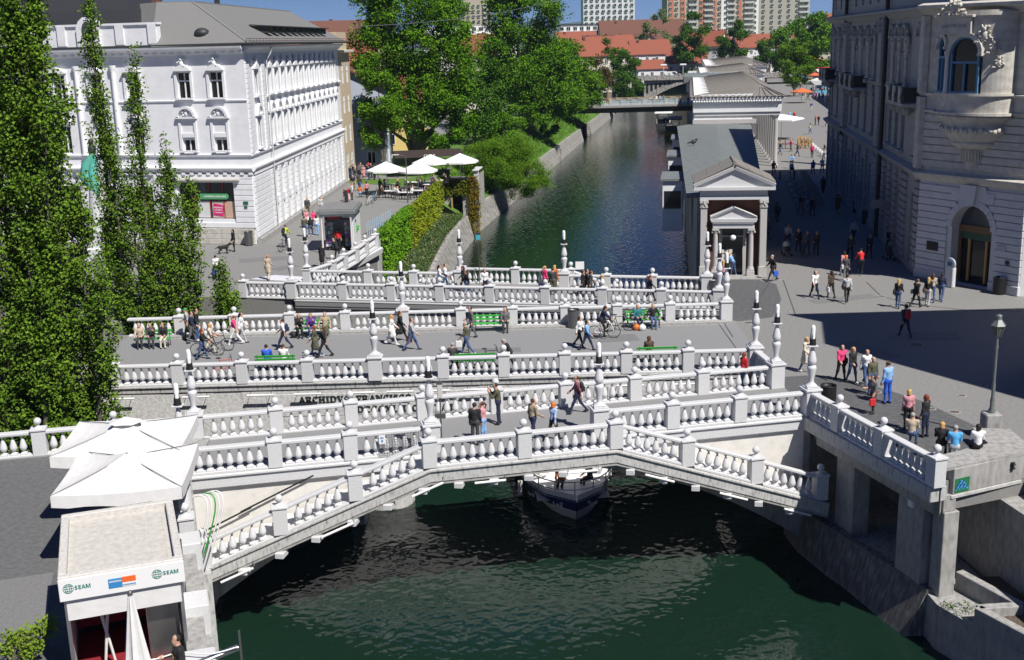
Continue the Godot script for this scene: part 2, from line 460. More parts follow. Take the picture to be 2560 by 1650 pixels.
	# manhole covers
	for q in [[2205, 741, .22], [2386, 1030, .2], [2330, 1022, .14], [1942, 697, .24], [2240, 692, .22], [2190, 980, .2], [1872, 807, .25], [2405, 989, .16], [2480, 1095, .42], [2290, 862, .3]]:
		var h := thing("manhole_cover", "small round rusty iron manhole cover set in the grey paving", "manhole cover", gp(q[0], q[1], 0.0), 0, "manhole covers in the square")
		part(h, "lid", MB.new().lathe([W(0.0, .012), W(q[2] - .03, .012), W(q[2], .004)], 18).mesh(), mat("rust", C3(.10, .08, .07), .8))
		part(h, "rim", MB.new().lathe([W(q[2], .001), W(q[2], .016), W(q[2] + .04, .016), W(q[2] + .04, .001)], 18).mesh(), mats.concrete)

func build_banks() -> void:
	# left river wall (sloped concrete) in separate panels
	var lw := thing("river_wall", "sloped pale concrete river wall along the grassy left bank", "wall")
	var zs := [-48.8, -56.0, -66.0, -75.0]
	var z := -75.0
	while z > -330.0:
		z -= 5.6
		zs.append(z)
	for k in zs.size() - 1:
		var a := river_left(zs[k]); var b := river_left(zs[k + 1] + 0.12)
		var za: float = zs[k]; var zb: float = zs[k + 1] + 0.06
		if zs[k + 1] < -250.0 and zs[k] > -262.0: continue
		var m := MB.new()
		var q := [V(a, -7.0, za), V(b, -7.0, zb), V(b - 0.9, -3.45, zb), V(a - 0.9, -3.45, za), V(a - 1.35, -3.45, za), V(b - 1.35, -3.45, zb), V(b - 1.3, -7, zb), V(a - 1.3, -7, za)]
		m.face(q[0], q[1], q[2], q[3], V(1, .3, 0)); m.face(q[3], q[2], q[5], q[4], Vector3.UP)
		m.face(q[0], q[3], q[4], q[7], V(0, 0, 1)); m.face(q[1], q[2], q[5], q[6], V(0, 0, -1)); m.face(q[4], q[5], q[6], q[7], V(-1, 0, 0))
		part(lw, "wall_panel", m.mesh(), mats.bank_concrete)
	# grassy slope between river wall and upper path, beyond the ivy wall
	var gs := MB.new()
	var gz := -126.0
	while gz > -330.0:
		var g2 := gz - 8.0
		var xa := river_left(gz) - 1.34; var xb := river_left(g2) - 1.34
		var ua := xa - 5.5; var ub := xb - 5.5
		gs.face(V(xa, -3.5, gz), V(xb, -3.5, g2), V(ub, 0.02, g2), V(ua, 0.02, gz), V(0.3, 1, 0))
		gs.face(V(ua, 0.02, gz), V(ub, 0.02, g2), V(ub - 12, 0.02, g2), V(ua - 12 * (1.0 if gz < -134 else 0.05), 0.02, gz), V(0, 1, 0))
		gz = g2
	var gso := structure("grass_bank", gs.mesh(), mats.grass)
	gso.set_meta("label", "mown grass slope along the left river bank")
	# garden strip below the ivy wall
	structure("garden_bed", MB.new().prism(P2([-7.6, -75.3, -6.2, -113, -4.7, -130, -7.4, -133.6, -10.4, -96, -10.4, -88, -12.1, -76.7]), -7.0, -3.5).mesh(), mats.soil)
	# near left quay wall, slightly battered
	var nl := thing("quay_wall", "rough battered stone quay wall under the white kiosk", "wall")
	var lp := [V(-6.0, 0, -18), V(-8.0, 0, -25.5), V(-12.35, 0, -39.7), V(-12.6, 0, -43.6)]
	for k in 3:
		var a: Vector3 = lp[k]; var b: Vector3 = lp[k + 1]
		var o := V(.96, 0, -.29)
		var rows := 9
		var len := a.distance_to(b)
		var m := MB.new()
		for r in rows:
			var y0 := -7.2 + r * 0.78; var y1 := y0 + 0.77
			var cols := int(len / 0.9)
			for c in cols:
				var t0 := (c + (0.5 if r % 2 else 0.0)) / cols; var t1 := minf(t0 + 0.985 / cols, 1.0)
				if t0 >= 1.0: continue
				var off := (-7.2 - y0) * -0.06
				var pr := rng.randf_range(0.0, 0.05)
				var p0: Vector3 = a.lerp(b, t0) + o * (0.55 - off + pr); var p1: Vector3 = a.lerp(b, t1) + o * (0.55 - off + pr)
				var ctr := (p0 + p1) * 0.5; ctr.y = (y0 + y1) * 0.5
				m.box(ctr - o * 0.4, V(p0.distance_to(p1), y1 - y0, 0.9), along(V(a.x, 0, a.z), V(b.x, 0, b.z)), 0.02)
		part(nl, "stone_course", m.mesh(), mats.stone_worn).set_meta("kind", "stuff")
		var cp := MB.new()
		beam(cp, a + V(0, .05, 0) + o * .1, b + V(0, .05, 0) + o * .1, 0.7, 0.22, 0.02)
		part(nl, "coping", cp.mesh(), mats.concrete)

func build_right_quay() -> void:
	# terrace edge on pillars over the lower quay
	var q := thing("quay_terrace", "raised concrete terrace edge on square pillars over the dark lower quay", "terrace")
	# lower quay platform and sloped wall down to the water
	var m := MB.new()
	m.prism(P2([12.15, -44.3, 13.39, -40.8, 14.56, -37.5, 14.6, -36.65, 16.2, -33.0, 22, -24, 24, -30, 17.0, -38.0, 16.2, -46.5]), -7.5, -4.3)
	part(q, "lower_platform", m.mesh(), mats.concrete)
	var w := MB.new()
	var tp := [V(11.9, -4.15, -46.6), V(12.15, -4.15, -44.3), V(13.39, -4.15, -40.8), V(14.56, -4.15, -37.5)]
	var bt := [V(11.5, -7.0, -46.8), V(11.6, -7.0, -44.9), V(12.45, -7, -41.7), V(13.5, -7, -37.6)]
	for k in 3:
		w.face(tp[k], tp[k + 1], bt[k + 1], bt[k], V(-1, .3, 0))
		w.face(tp[k], tp[k + 1], tp[k + 1] + V(.35, 0, 0), tp[k] + V(.35, 0, 0), Vector3.UP)
		w.face(tp[k] + V(.35, 0, 0), tp[k + 1] + V(.35, 0, 0), tp[k + 1] + V(.35, -.2, 0), tp[k] + V(.35, -.2, 0), V(1, 0, 0))
	w.face(tp[3], tp[3] + V(.35, 0, 0), bt[3] + V(1.2, 0, 0), bt[3], V(0, 0, 1))
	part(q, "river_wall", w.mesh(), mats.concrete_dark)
	# pillars
	var dir := V(14.39 - 12.1, 0, -37.0 + 45.0).normalized()
	var bs := along(Vector3.ZERO, dir)
	pbox(q, "pillar", V(13.45, -2.5, -43.1) , V(1.25, 3.7, 0.75), mats.concrete, bs, 0.02)
	pbox(q, "pillar", V(14.55, -2.5, -38.75), V(1.5, 3.7, 0.75), mats.concrete, bs, 0.02)
	pbox(q, "pillar", V(15.05, -2.95, -37.55), V(0.62, 3.7, 0.62), mats.concrete, bs, 0.02)
	pbox(q, "pillar_cap", V(14.98, -0.78, -37.55), V(0.5, .62, 0.5), mats.concrete, bs, 0.015)
	# edge beam, haunched
	var eb := MB.new()
	beam(eb, V(12.15, -0.3, -44.9), V(14.5, -0.3, -36.95), 0.66, 0.55, 0.03)
	part(q, "edge_beam", eb.mesh(), mats.stone_worn)
	var eb2 := MB.new()
	beam(eb2, V(12.55, -0.85, -44.6), V(14.7, -0.85, -37.3), 0.5, 0.6, 0.02)
	part(q, "lintel", eb2.mesh(), mats.concrete)
	# corner parapet block that people sit on
	var d2 := V(18.25 - 14.9, 0, -38.75 + 37.3).normalized()
	var b2 := along(Vector3.ZERO, d2)
	var pc := V(16.5, 0, -38.0)
	pbox(q, "parapet", pc + V(0.1, 0.0, -.12), V(3.35, 0.95, 0.34), mats.concrete, b2, 0.02)
	part(q, "parapet_seat", MB.new().prism(P2([14.75, -37.2, 18.55, -38.75, 18.6, -41.0, 17.3, -41.3, 17.2, -39.55, 15.2, -38.55]), 0.44, 0.56).mesh(), mats.concrete)
	part(q, "parapet_core", MB.new().prism(P2([15.0, -37.6, 18.3, -38.95, 18.4, -40.8, 17.5, -41.0, 17.4, -39.45, 15.3, -38.4]), 0.0, 0.438).mesh(), mats.concrete)
	pbox(q, "parapet_ledge", pc + V(0.0, -0.56, -.12), V(3.3, 0.16, 0.44), mats.stone_worn, b2, 0.03)
	# pixel mosaic panel on the parapet face, a generic block pattern
	var mp := thing("mosaic_panel", "small green and blue tile mosaic on the concrete parapet face", "mosaic")
	var nrm := b2.z
	var fo := pc + V(0.1, 0, -.12) + nrm * 0.176
	var org := fo - d2 * 1.62 + V(0, -0.42, 0)
	pbox(mp, "backing", org + d2 * 0.33 + V(0, .26, 0), V(0.66, 0.52, 0.014), mat("mosaic_green", C3(.02, .16, .06), .3), b2)
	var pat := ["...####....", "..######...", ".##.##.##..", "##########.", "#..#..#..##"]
	for r in 5:
		for c in 11:
			if pat[r][c] == "#":
				pbox(mp, "tile", org + d2 * (0.06 + c * 0.052) + V(0, 0.40 - r * 0.07, 0) + nrm * 0.01, V(0.048, 0.064, 0.012), mat("mosaic_blue", C3(.06, .3, .62), .3) if (r + c) % 3 else mat("mosaic_navy", C3(.02, .03, .16), .3), b2)
	for k in 4:
		pbox(q, "bracket_bar", fo + d2 * (0.98 + 0.03 * (k % 2)) + V(0, 0.26 - k * 0.075, 0) + nrm * .05, V(0.13, 0.035, 0.1), mats.black_metal, b2)
	# planter walls on the lower quay
	var pw := thing("planter_wall", "low grey concrete planter walls on the lower quay with weeds inside", "planter")
	for s in [[15.8, -37.9, 16.9, -35.3], [16.9, -35.3, 15.4, -35.2], [15.4, -35.2, 17.6, -30.6]]:
		var mb := MB.new()
		beam(mb, V(s[0], -4.05, s[1]), V(s[2], -4.05, s[3]), 0.34, 0.85, 0.02)
		part(pw, "wall", mb.mesh(), mats.concrete)
	part(pw, "soil_bed", MB.new().prism(P2([16.2, -38, 17.2, -36.0, 16.0, -34.8, 18.4, -30.0, 20.5, -32, 17.6, -38]), -4.4, -3.95).mesh(), mats.soil)
	# small weather-proof box on the terrace wall
	var lb := thing("wall_box", "small white weatherproof box fixed on the quay pillar", "box", V(14.2, -1.28, -38.55), 0.3)
	pbox(lb, "case", Vector3.ZERO, V(0.2, 0.26, 0.3), mats.white_paint, BI, 0.02)
	pbox(lb, "lid", V(0, .14, 0), V(0.24, 0.04, 0.34), mats.white_paint, BI, 0.01)

# ---------------------------------------------------------------- balustrades, lamps, bridges
func make_shared() -> void:
	var b := MB.new()
	b.box(V(0, .035, 0), V(.25, .07, .25), BI, .012)
	b.lathe([W(.11, .07), W(.09, .10), W(.05, .125), W(.045, .14), W(.075, .16), W(.118, .21), W(.138, .27), W(.139, .32), W(.124, .40), W(.097, .50), W(.066, .60), W(.04, .67), W(.034, .70), W(.05, .73), W(.088, .765), W(.095, .80)], 12)
	meshes.baluster = b.mesh()
	var p := MB.new()
	p.box(V(0, .50, 0), V(.52, 1.0, .46), BI, .012)
	p.box(V(0, 1.045, 0), V(.60, .09, .54), BI, .018)
	p.lathe([W(.17, 1.09), W(.15, 1.12), W(.075, 1.15), W(.06, 1.18), W(.075, 1.22)], 14)
	meshes.pedestal = p.mesh()
	var pp := MB.new()
	pp.box(V(0, .50, 0), V(.52, 1.0, .46), BI, .012)
	pp.box(V(0, 1.045, 0), V(.60, .09, .54), BI, .018)
	meshes.plain_pedestal = pp.mesh()
	var lp := MB.new()
	lp.box(V(0, .52, 0), V(.62, 1.04, .60), BI, .012)
	lp.box(V(0, 1.09, 0), V(.72, .10, .70), BI, .02)
	lp.box(V(0, 1.17, 0), V(.56, .06, .54), BI, .015)
	meshes.lamp_pedestal = lp.mesh()
	meshes.ball = MB.new().blob(Vector3.ZERO, Vector3.ONE * .145, 16, 10).mesh()
	meshes.lamp_shaft = MB.new().box(V(0, .03, 0), V(.46, .06, .46), BI, .015).lathe([W(.22, .06), W(.20, .09), W(.13, .14), W(.105, .20), W(.105, .28), W(.125, .42), W(.16, .60), W(.188, .74), W(.19, .80), W(.165, .86), W(.11, .89), W(.105, .905), W(.125, .93), W(.165, .98), W(.182, 1.06), W(.178, 1.14), W(.15, 1.27), W(.115, 1.41), W(.085, 1.52), W(.068, 1.60), W(.085, 1.65), W(.12, 1.69)], 18).mesh()
	meshes.lamp_plate = MB.new().box(V(0, 1.715, 0), V(.40, .05, .40), BI, .012).mesh()
	var hm := MB.new().lathe([W(.15, 1.74), W(.155, 1.78), W(.13, 1.80), W(.125, 1.98), W(.11, 2.01), W(0.0, 2.01)], 14)
	for k in 4:
		var a := TAU * k / 4 + .4
		hm.tube([V(cos(a) * .112, 1.98, sin(a) * .112), V(cos(a) * .10, 2.2, sin(a) * .10)], [.014, .008], 4)
	meshes.lamp_holder = hm.mesh()
	meshes.lamp_globe = MB.new().lathe([W(.094, 2.0), W(.094, 2.44), W(.085, 2.50), W(.06, 2.545), W(.03, 2.565), W(0.0, 2.57)], 14).mesh()

func lamp_on(at: Vector3, where: String, turn := 0.0) -> void:
	var t := thing("street_lamp", "white stone vase lamp " + where, "street lamp", at + V(0, 1.2, 0), turn, "capsule lamps on the bridge pedestals")
	part(t, "shaft", meshes.lamp_shaft, mats.stone_fine); part(t, "plate", meshes.lamp_plate, mats.stone)
	part(t, "holder", meshes.lamp_holder, mats.black_metal); part(t, "globe", meshes.lamp_globe, mats.globe)

func balustrade(root: Node3D, nodes: Array, thing_level := false) -> void:
	var p: Node3D = root
	if not thing_level:
		p = Node3D.new(); p.name = numbered("balustrade", str(root.get_instance_id())); root.add_child(p)
	var half := {"b": .26, "l": .31, "p": .26, "n": 0.0}
	for i in nodes.size():
		var a: Vector3 = nodes[i][0]
		var ty: String = nodes[i][1]
		var j := i if i < nodes.size() - 1 else i - 1
		var d: Vector3 = nodes[j + 1][0] - nodes[j][0]; d.y = 0
		var bs := along(Vector3.ZERO, d)
		if ty == "b":
			part(p, "pedestal", meshes.pedestal, mats.stone, Transform3D(bs, a)); part(p, "ball", meshes.ball, mats.stone_fine, Transform3D(bs, a + V(0, 1.355, 0)))
		elif ty == "p": part(p, "pedestal", meshes.plain_pedestal, mats.stone, Transform3D(bs, a))
		elif ty == "l": part(p, "lamp_pedestal", meshes.lamp_pedestal, mats.stone, Transform3D(bs, a))
		if i == nodes.size() - 1: break
		var b: Vector3 = nodes[i + 1][0]
		var f := V(b.x - a.x, 0, b.z - a.z); var L := f.length(); f /= L
		var sl := (b.y - a.y) / L
		var s0: float = half[ty]; var s1: float = L - half[nodes[i + 1][1]]
		var pa := a + f * s0 + V(0, sl * s0, 0); var pb := a + f * s1 + V(0, sl * s1, 0)
		var up := V(0, 1, 0)
		var rl := MB.new()
		var side := f.cross(up)
		rl.extrude(P2([-.15, .86, .15, .86, .165, .89, .165, .965, .14, .99, -.14, .99, -.165, .965, -.165, .89]), pa, pb, side)
		part(p, "handrail", rl.mesh(), mats.stone)
		var bc := MB.new()
		bc.extrude(P2([-.19, -.02, .19, -.02, .19, .055, .16, .07, -.16, .07, -.19, .055]), pa, pb, side)
		part(p, "base_course", bc.mesh(), mats.stone)
		var fl := (s1 - s0)
		# half piers beside the pedestals
		var cnt := int(floor((fl - 0.10) / 0.362))
		var gap := (fl - cnt * 0.362) * 0.5
		for k in cnt:
			var t := s0 + gap + 0.362 * (k + 0.5)
			var q := a + f * t + V(0, sl * t + .065, 0)
			part(p, "baluster", meshes.baluster, mats.stone_fine, Transform3D(along(Vector3.ZERO, f), q))

func line_pts(xs: Array, z0: float, sl: float, types: String) -> Array:
	var r := []
	for k in xs.size():
		r.append([V(xs[k], 0, z0 + sl * xs[k]), types[k]])
	return r

func build_middle_bridge() -> void:
	var b := thing("stone_bridge", "wide middle stone bridge with green benches on its grey deck", "bridge")
	balustrade(b, line_pts([-20.5, -18.65, -15.64, -12.63, -9.58, -6.42, -3.25, -.42, 2.42, 5.29, 8.17, 11.3], -51.82, 0.0, "nbbbblbbbbbl"))
	balustrade(b, line_pts([-21.0, -18.19, -15.17, -12.15, -9.11, -5.95, -2.78, .06, 2.93, 5.79, 8.68, 11.75], -61.52, 0.0, "nbbbblbbbbbl"))
	part(b, "deck", MB.new().prism(P2([-21, -51.80, 12.0, -51.80, 12.2, -61.55, -21, -61.55]), -0.3, 0.004).mesh(), mats.asphalt_deck)
	for z in [-52.35, -61.0]:
		pbox(b, "kerb", V(-4.5, .02, z), V(32.4, .16, .42), mats.concrete, BI, .02)
	# cornice course under the near and far balustrades
	for e in [[-51.75, 1.0], [-61.6, -1.0]]:
		var x := -21.0
		while x < 11.9:
			var x2: float = minf(x + 1.95, 12.0)
			var m := MB.new()
			m.extrude(P2([0.0, -.02, .20, -.02, .25, -.05, .25, -.10, .17, -.14, .16, -.36, .06, -.42, 0.0, -.42]), V(x + .008, 0, e[0] - .1 * e[1]), V(x2 - .008, 0, e[0] - .1 * e[1]), V(0, 0, e[1]))
			part(b, "cornice_stone", m.mesh(), mats.stone_worn)
			x = x2
	# arch barrel with spandrel faces
	var xs := []
	for k in 33: xs.append(-6.0 + 17.6 * k / 32.0)
	var sp := MB.new()
	var yy := func(x: float) -> float: return -1.75 - 4.1 * pow(absf((x - 2.8) / 8.8), 2.2)
	for k in 32:
		var x0: float = xs[k]; var x1: float = xs[k + 1]
		sp.face(V(x0, yy.call(x0), -52.1), V(x1, yy.call(x1), -52.1), V(x1, yy.call(x1), -61.3), V(x0, yy.call(x0), -61.3), V(0, -1, 0))
		for z in [-52.1, -61.3]:
			sp.face(V(x0, yy.call(x0), z), V(x1, yy.call(x1), z), V(x1, -.5, z), V(x0, -.5, z), V(0, 0, 1 if z > -55 else -1))
	part(b, "arch_barrel", sp.mesh(), mats.stone_worn)
	pbox(b, "abutment", V(-13.6, -4.2, -56.7), V(15.0, 7.6, 9.3), mats.stone_worn)
	pbox(b, "abutment", V(13.4, -4.6, -56.7), V(3.4, 7.6, 9.3), mats.stone_worn)
	part(b, "cutwater", MB.new().lathe([W(1.25, -7), W(1.25, -4.9), W(1.0, -4.5), W(.4, -4.2), W(0, -4.15)], 18, V(-6.1, 0, -51.6)).mesh(), mats.stone_worn)
	# facing blocks of the near side
	for k in 25:
		var x := -19.6 + k * 1.24
		var tilt: float = clampf((x + 5.0) * -0.022, -0.3, 0.32)
		if x > 11.0: break
		var yb: float = maxf(-2.9, yy.call(clampf(x, -5.9, 11.4)) + .05) if x > -6.0 else -2.9
		if yb > -1.0: yb = -1.0
		var m := MB.new()
		var w := 0.615; var zt := -51.76
		var hh := -0.42 - yb
		m.extrude(P2([-w, 0, w, 0, w + tan(tilt) * hh, -hh, -w + tan(tilt) * hh, -hh]), V(x, -.42, zt - .3), V(x, -.42, zt + rng.randf_range(0, .025)), V(1, 0, 0))
		part(b, "facing_block", m.mesh(), mats.stone_block)
	# second course of panels carrying the inscription
	for r in 2:
		var x := -10.6
		while x < 6.5:
			pbox(b, "inscription_slab", V(x, -.88 - r * 0.545, -51.78), V(1.98, .53, .12), mats.stone_block, BI, .012)
			x += 2.0
	# white tube lamps hung under the cornice
	for x in [-18.9, -15.4, -12.4, -10.2, -7.7, -5.9, -4.2, -2.3, -.4, 2.2, 4.8, 7.4]:
		var m := MB.new()
		m.tube([V(x, -.50, -51.36), V(x + 1.25, -.50, -51.36)], [.05, .05], 8)
		part(b, "tube_lamp", m.mesh(), mats.white_paint)
		var br := MB.new()
		for e in [.15, 1.1]:
			br.tube([V(x + e, -.50, -51.36), V(x + e, -.44, -51.5), V(x + e, -.4, -51.6)], [.014, .014, .014], 4)
		part(b, "lamp_bracket", br.mesh(), mats.bin_metal)
	# bronze letters
	var sf := SystemFont.new(); sf.font_names = PackedStringArray(["Droid Serif"]); sf.font_weight = 700
	for row in [["ARCHIDVCI FRANCISCO CAROLO", -10.1, -.89, 7.35], ["MDCCCXLII  CIVITAS", -7.85, -1.42, 5.0]]:
		var tm := TextMesh.new(); tm.font = sf; tm.text = row[0]; tm.font_size = 32; tm.pixel_size = 0.0122; tm.depth = 0.06
		tm.horizontal_alignment = HORIZONTAL_ALIGNMENT_LEFT
		var o := part(b, "inscription", tm, mats.bronze, T(V(row[1], row[2], -51.70)))
		var w := tm.get_aabb().size.x
		o.scale = V(row[3] / maxf(w, .1), 1.0, 1.0)
	for q in [[-6.42, -51.82, "by the inscription on the middle bridge"], [11.3, -51.82, "ending the inscribed side of the middle bridge"], [-5.95, -61.52, "behind the benches of the middle bridge"], [11.75, -61.52, "at the bench side end of the middle bridge"]]:
		lamp_on(V(q[0], 0, q[1]), q[2])

func footbridge(called_label: String, zi: float, zo: float, zu: float, sl: float, sg: float, inner: Array, itypes: String, outl: Array, outr: Array, steps_far: bool) -> Node3D:
	# sg = +1: the stairs hang on the side towards +z
	var b := thing("footbridge", called_label, "footbridge")
	balustrade(b, line_pts(inner, zi, sl, itypes))
	var lx := -3.2; var rx := 3.35
	var la := []; for x in outl: la.append([V(x, 0, zo + sl * x), "b"])
	la[0][1] = "p"; la.append([V(lx, 0, zo + sl * lx), "l"])
	balustrade(b, la)
	var ra := [[V(rx, 0, zo + sl * rx), "l"]]
	for x in outr: ra.append([V(x, 0, zo + sl * x), "b"])
	ra[ra.size() - 1][1] = "l"
	balustrade(b, ra)
	var U := func(x: float, y: float) -> Vector3: return V(x, y, zu + sl * 1.04 * x)
	var nodes := [[U.call(-11.3, -2.95), "b"], [U.call(-8.6, -1.98), "b"], [U.call(-5.89, -.97), "b"], [U.call(-3.18, 0.0), "b"], [U.call(.33, 0.0), "b"], [U.call(3.83, 0.0), "b"], [U.call(6.67, -1.03), "b"], [U.call(9.5, -2.07), "b"], [U.call(12.26, -3.1), "b"]]
	balustrade(b, nodes)
	# deck
	var xl: float = -12.6 if sg > 0 else -13.4
	var dk := P2([xl, zi + sl * xl - sg * .25, 12.1, zi + sl * 12.1 - sg * .25, 12.1, zo + sl * 12.1 + sg * .15, 3.6, zo + sl * 3.6 + sg * .15, 3.9, zu + sl * 4.0 + sg * .15, -3.3, zu + sl * -3.4 + sg * .15, -3.5, zo + sl * -3.5 + sg * .15, xl, zo + sl * xl + sg * .15])
	part(b, "deck", MB.new().prism(dk, -0.42, 0.004).mesh(), mats.asphalt_deck)
	# string courses (fascias)
	var prof := P2([-.1, -.03, .22, -.03, .27, -.07, .27, -.13, .19, -.17, .19, -.55, .08, -.62, -.1, -.62])
	var sd := V(-sl * sg, 0, sg).normalized()
	for s in [[xl, -3.3], [3.4, 12.1]]:
		part(b, "fascia", MB.new().extrude(prof, V(s[0], 0, zo + sl * s[0]), V(s[1], 0, zo + sl * s[1]), sd).mesh(), mats.stone)
	part(b, "fascia", MB.new().extrude(prof, V(xl, 0, zi + sl * xl), V(12.0, 0, zi + sl * 12.0), -sd).mesh(), mats.stone)
	var sq := [nodes[0][0] + V(-.35, -.12, 0), nodes[3][0], nodes[5][0], nodes[8][0] + V(.3, -.1, 0)]
	for k in 3:
		part(b, "stair_string", MB.new().extrude(prof, sq[k], sq[k + 1], sd).mesh(), mats.stone_worn)
		# sloping slab under the steps
		var m := MB.new()
		var w := sd * -(absf(zo - zu) * .97)
		var dn := V(0, -.34, 0)
		var a: Vector3 = sq[k] + dn + sd * .15; var c: Vector3 = sq[k + 1] + dn + sd * .15
		m.face(a, c, c + w, a + w, Vector3.UP); m.face(a + dn, c + dn, c + w + dn, a + w + dn, Vector3.DOWN)
		m.face(a, c, c + dn, a + dn, sd); m.face(a + w, c + w, c + w + dn, a + w + dn, -sd)
		part(b, "stair_slab", m.mesh(), mats.concrete)
	# steps
	for s in [[nodes[3][0], nodes[0][0]], [nodes[5][0], nodes[8][0]]]:
		var A: Vector3 = s[0]; var B: Vector3 = s[1]
		var n := 20
		for k in n:
			var p: Vector3 = A.lerp(B, (k + .5) / n)
			var wd := absf(zo - zu) * .97 - .35
			var bs := along(V(A.x, 0, A.z), V(B.x, 0, B.z))
			pbox(b, "step", V(p.x, p.y - .10, p.z) - sd * (wd * .5 + .2), V(W(A.x - B.x, A.z - B.z).length() / n, .19, wd), mats.stone, bs)
	# pale rendered walls beside the stairs
	for s in [[-3.45, xl + .1, 0], [3.55, 11.9, 1]]:
		var m := MB.new()
		var x0: float = s[0]; var x1: float = s[1]
		var yb := -3.6
		var f := sd * .02
		var q := [V(x0, -.55, zo + sl * x0) + f, V(x1, -.55, zo + sl * x1) + f, V(x1, yb - .6, zo + sl * x1) + f, V(x0, -.75, zo + sl * x0) + f]
		m.face(q[0], q[1], q[2], q[3], sd)
		m.face(q[0] - sd * .4, q[1] - sd * .4, q[2] - sd * .4, q[3] - sd * .4, -sd)
		m.face(q[3], q[2], q[2] - sd * .4, q[3] - sd * .4, Vector3.DOWN)
		part(b, "stair_wall", m.mesh(), mats.render_white)
	# shallow arch under the deck
	var ar := MB.new()
	var yy := func(x: float) -> float: return -1.05 - 4.6 * pow(absf(x) / 12.2, 2.0)
	for k in 24:
		var x0 := -12.2 + 24.4 * k / 24.0; var x1 := -12.2 + 24.4 * (k + 1) / 24.0
		var qa := V(x0, yy.call(x0), zi + sl * x0); var qb := V(x1, yy.call(x1), zi + sl * x1)
		var qc := V(x1, yy.call(x1), zo + sl * x1); var qd := V(x0, yy.call(x0), zo + sl * x0)
		ar.face(qa, qb, qc, qd, Vector3.DOWN)
		ar.face(qd, qc, V(qc.x, -.4, qc.z), V(qd.x, -.4, qd.z), sd)
		ar.face(qa, qb, V(qb.x, -.4, qb.z), V(qa.x, -.4, qa.z), -sd)
	part(b, "arch_slab", ar.mesh(), mats.concrete)
	# bracket blocks and white tube lamps under the stair string
	for k in 17:
		var t := (k + .5) / 17.0
		var x := lerpf(-10.6, 11.6, t)
		var y: float = -.75
		if x < -3.18: y += (x + 3.18) * .363
		elif x > 3.83: y -= (x - 3.83) * .367
		var p := V(x, y - .03, zu + sl * 1.04 * x)
		pbox(b, "bracket", p + sd * .06, V(.32, .2, .5), mats.stone, ry(-atan2(-sl * sg * sg, 1.0)), .01)
	for x in [-10.8, -7.2, -3.9, -1.6, 1.9, 4.9, 7.9, 10.6]:
		var sy := 0.0
		var y2 := -.72
		if x < -3.18: y2 += (x + 3.18) * .363; sy = .363
		elif x > 3.6: y2 -= (x - 3.83) * .367; sy = -.367
		var p2 := V(x, y2, zu + sl * 1.04 * x) + sd * .33
		var e := V(1.15, sy * 1.15, sl * 1.15)
		part(b, "tube_lamp", MB.new().tube([p2, p2 + e], [.05, .05], 8).mesh(), mats.white_paint)
		part(b, "lamp_bracket", MB.new().tube([p2 + e * .98, p2 + e * 1.04 + V(0, .1, 0), p2 + e - sd * .2 + V(0, .2, 0)], [.014, .014, .014], 4).mesh(), mats.bin_metal)
	return b

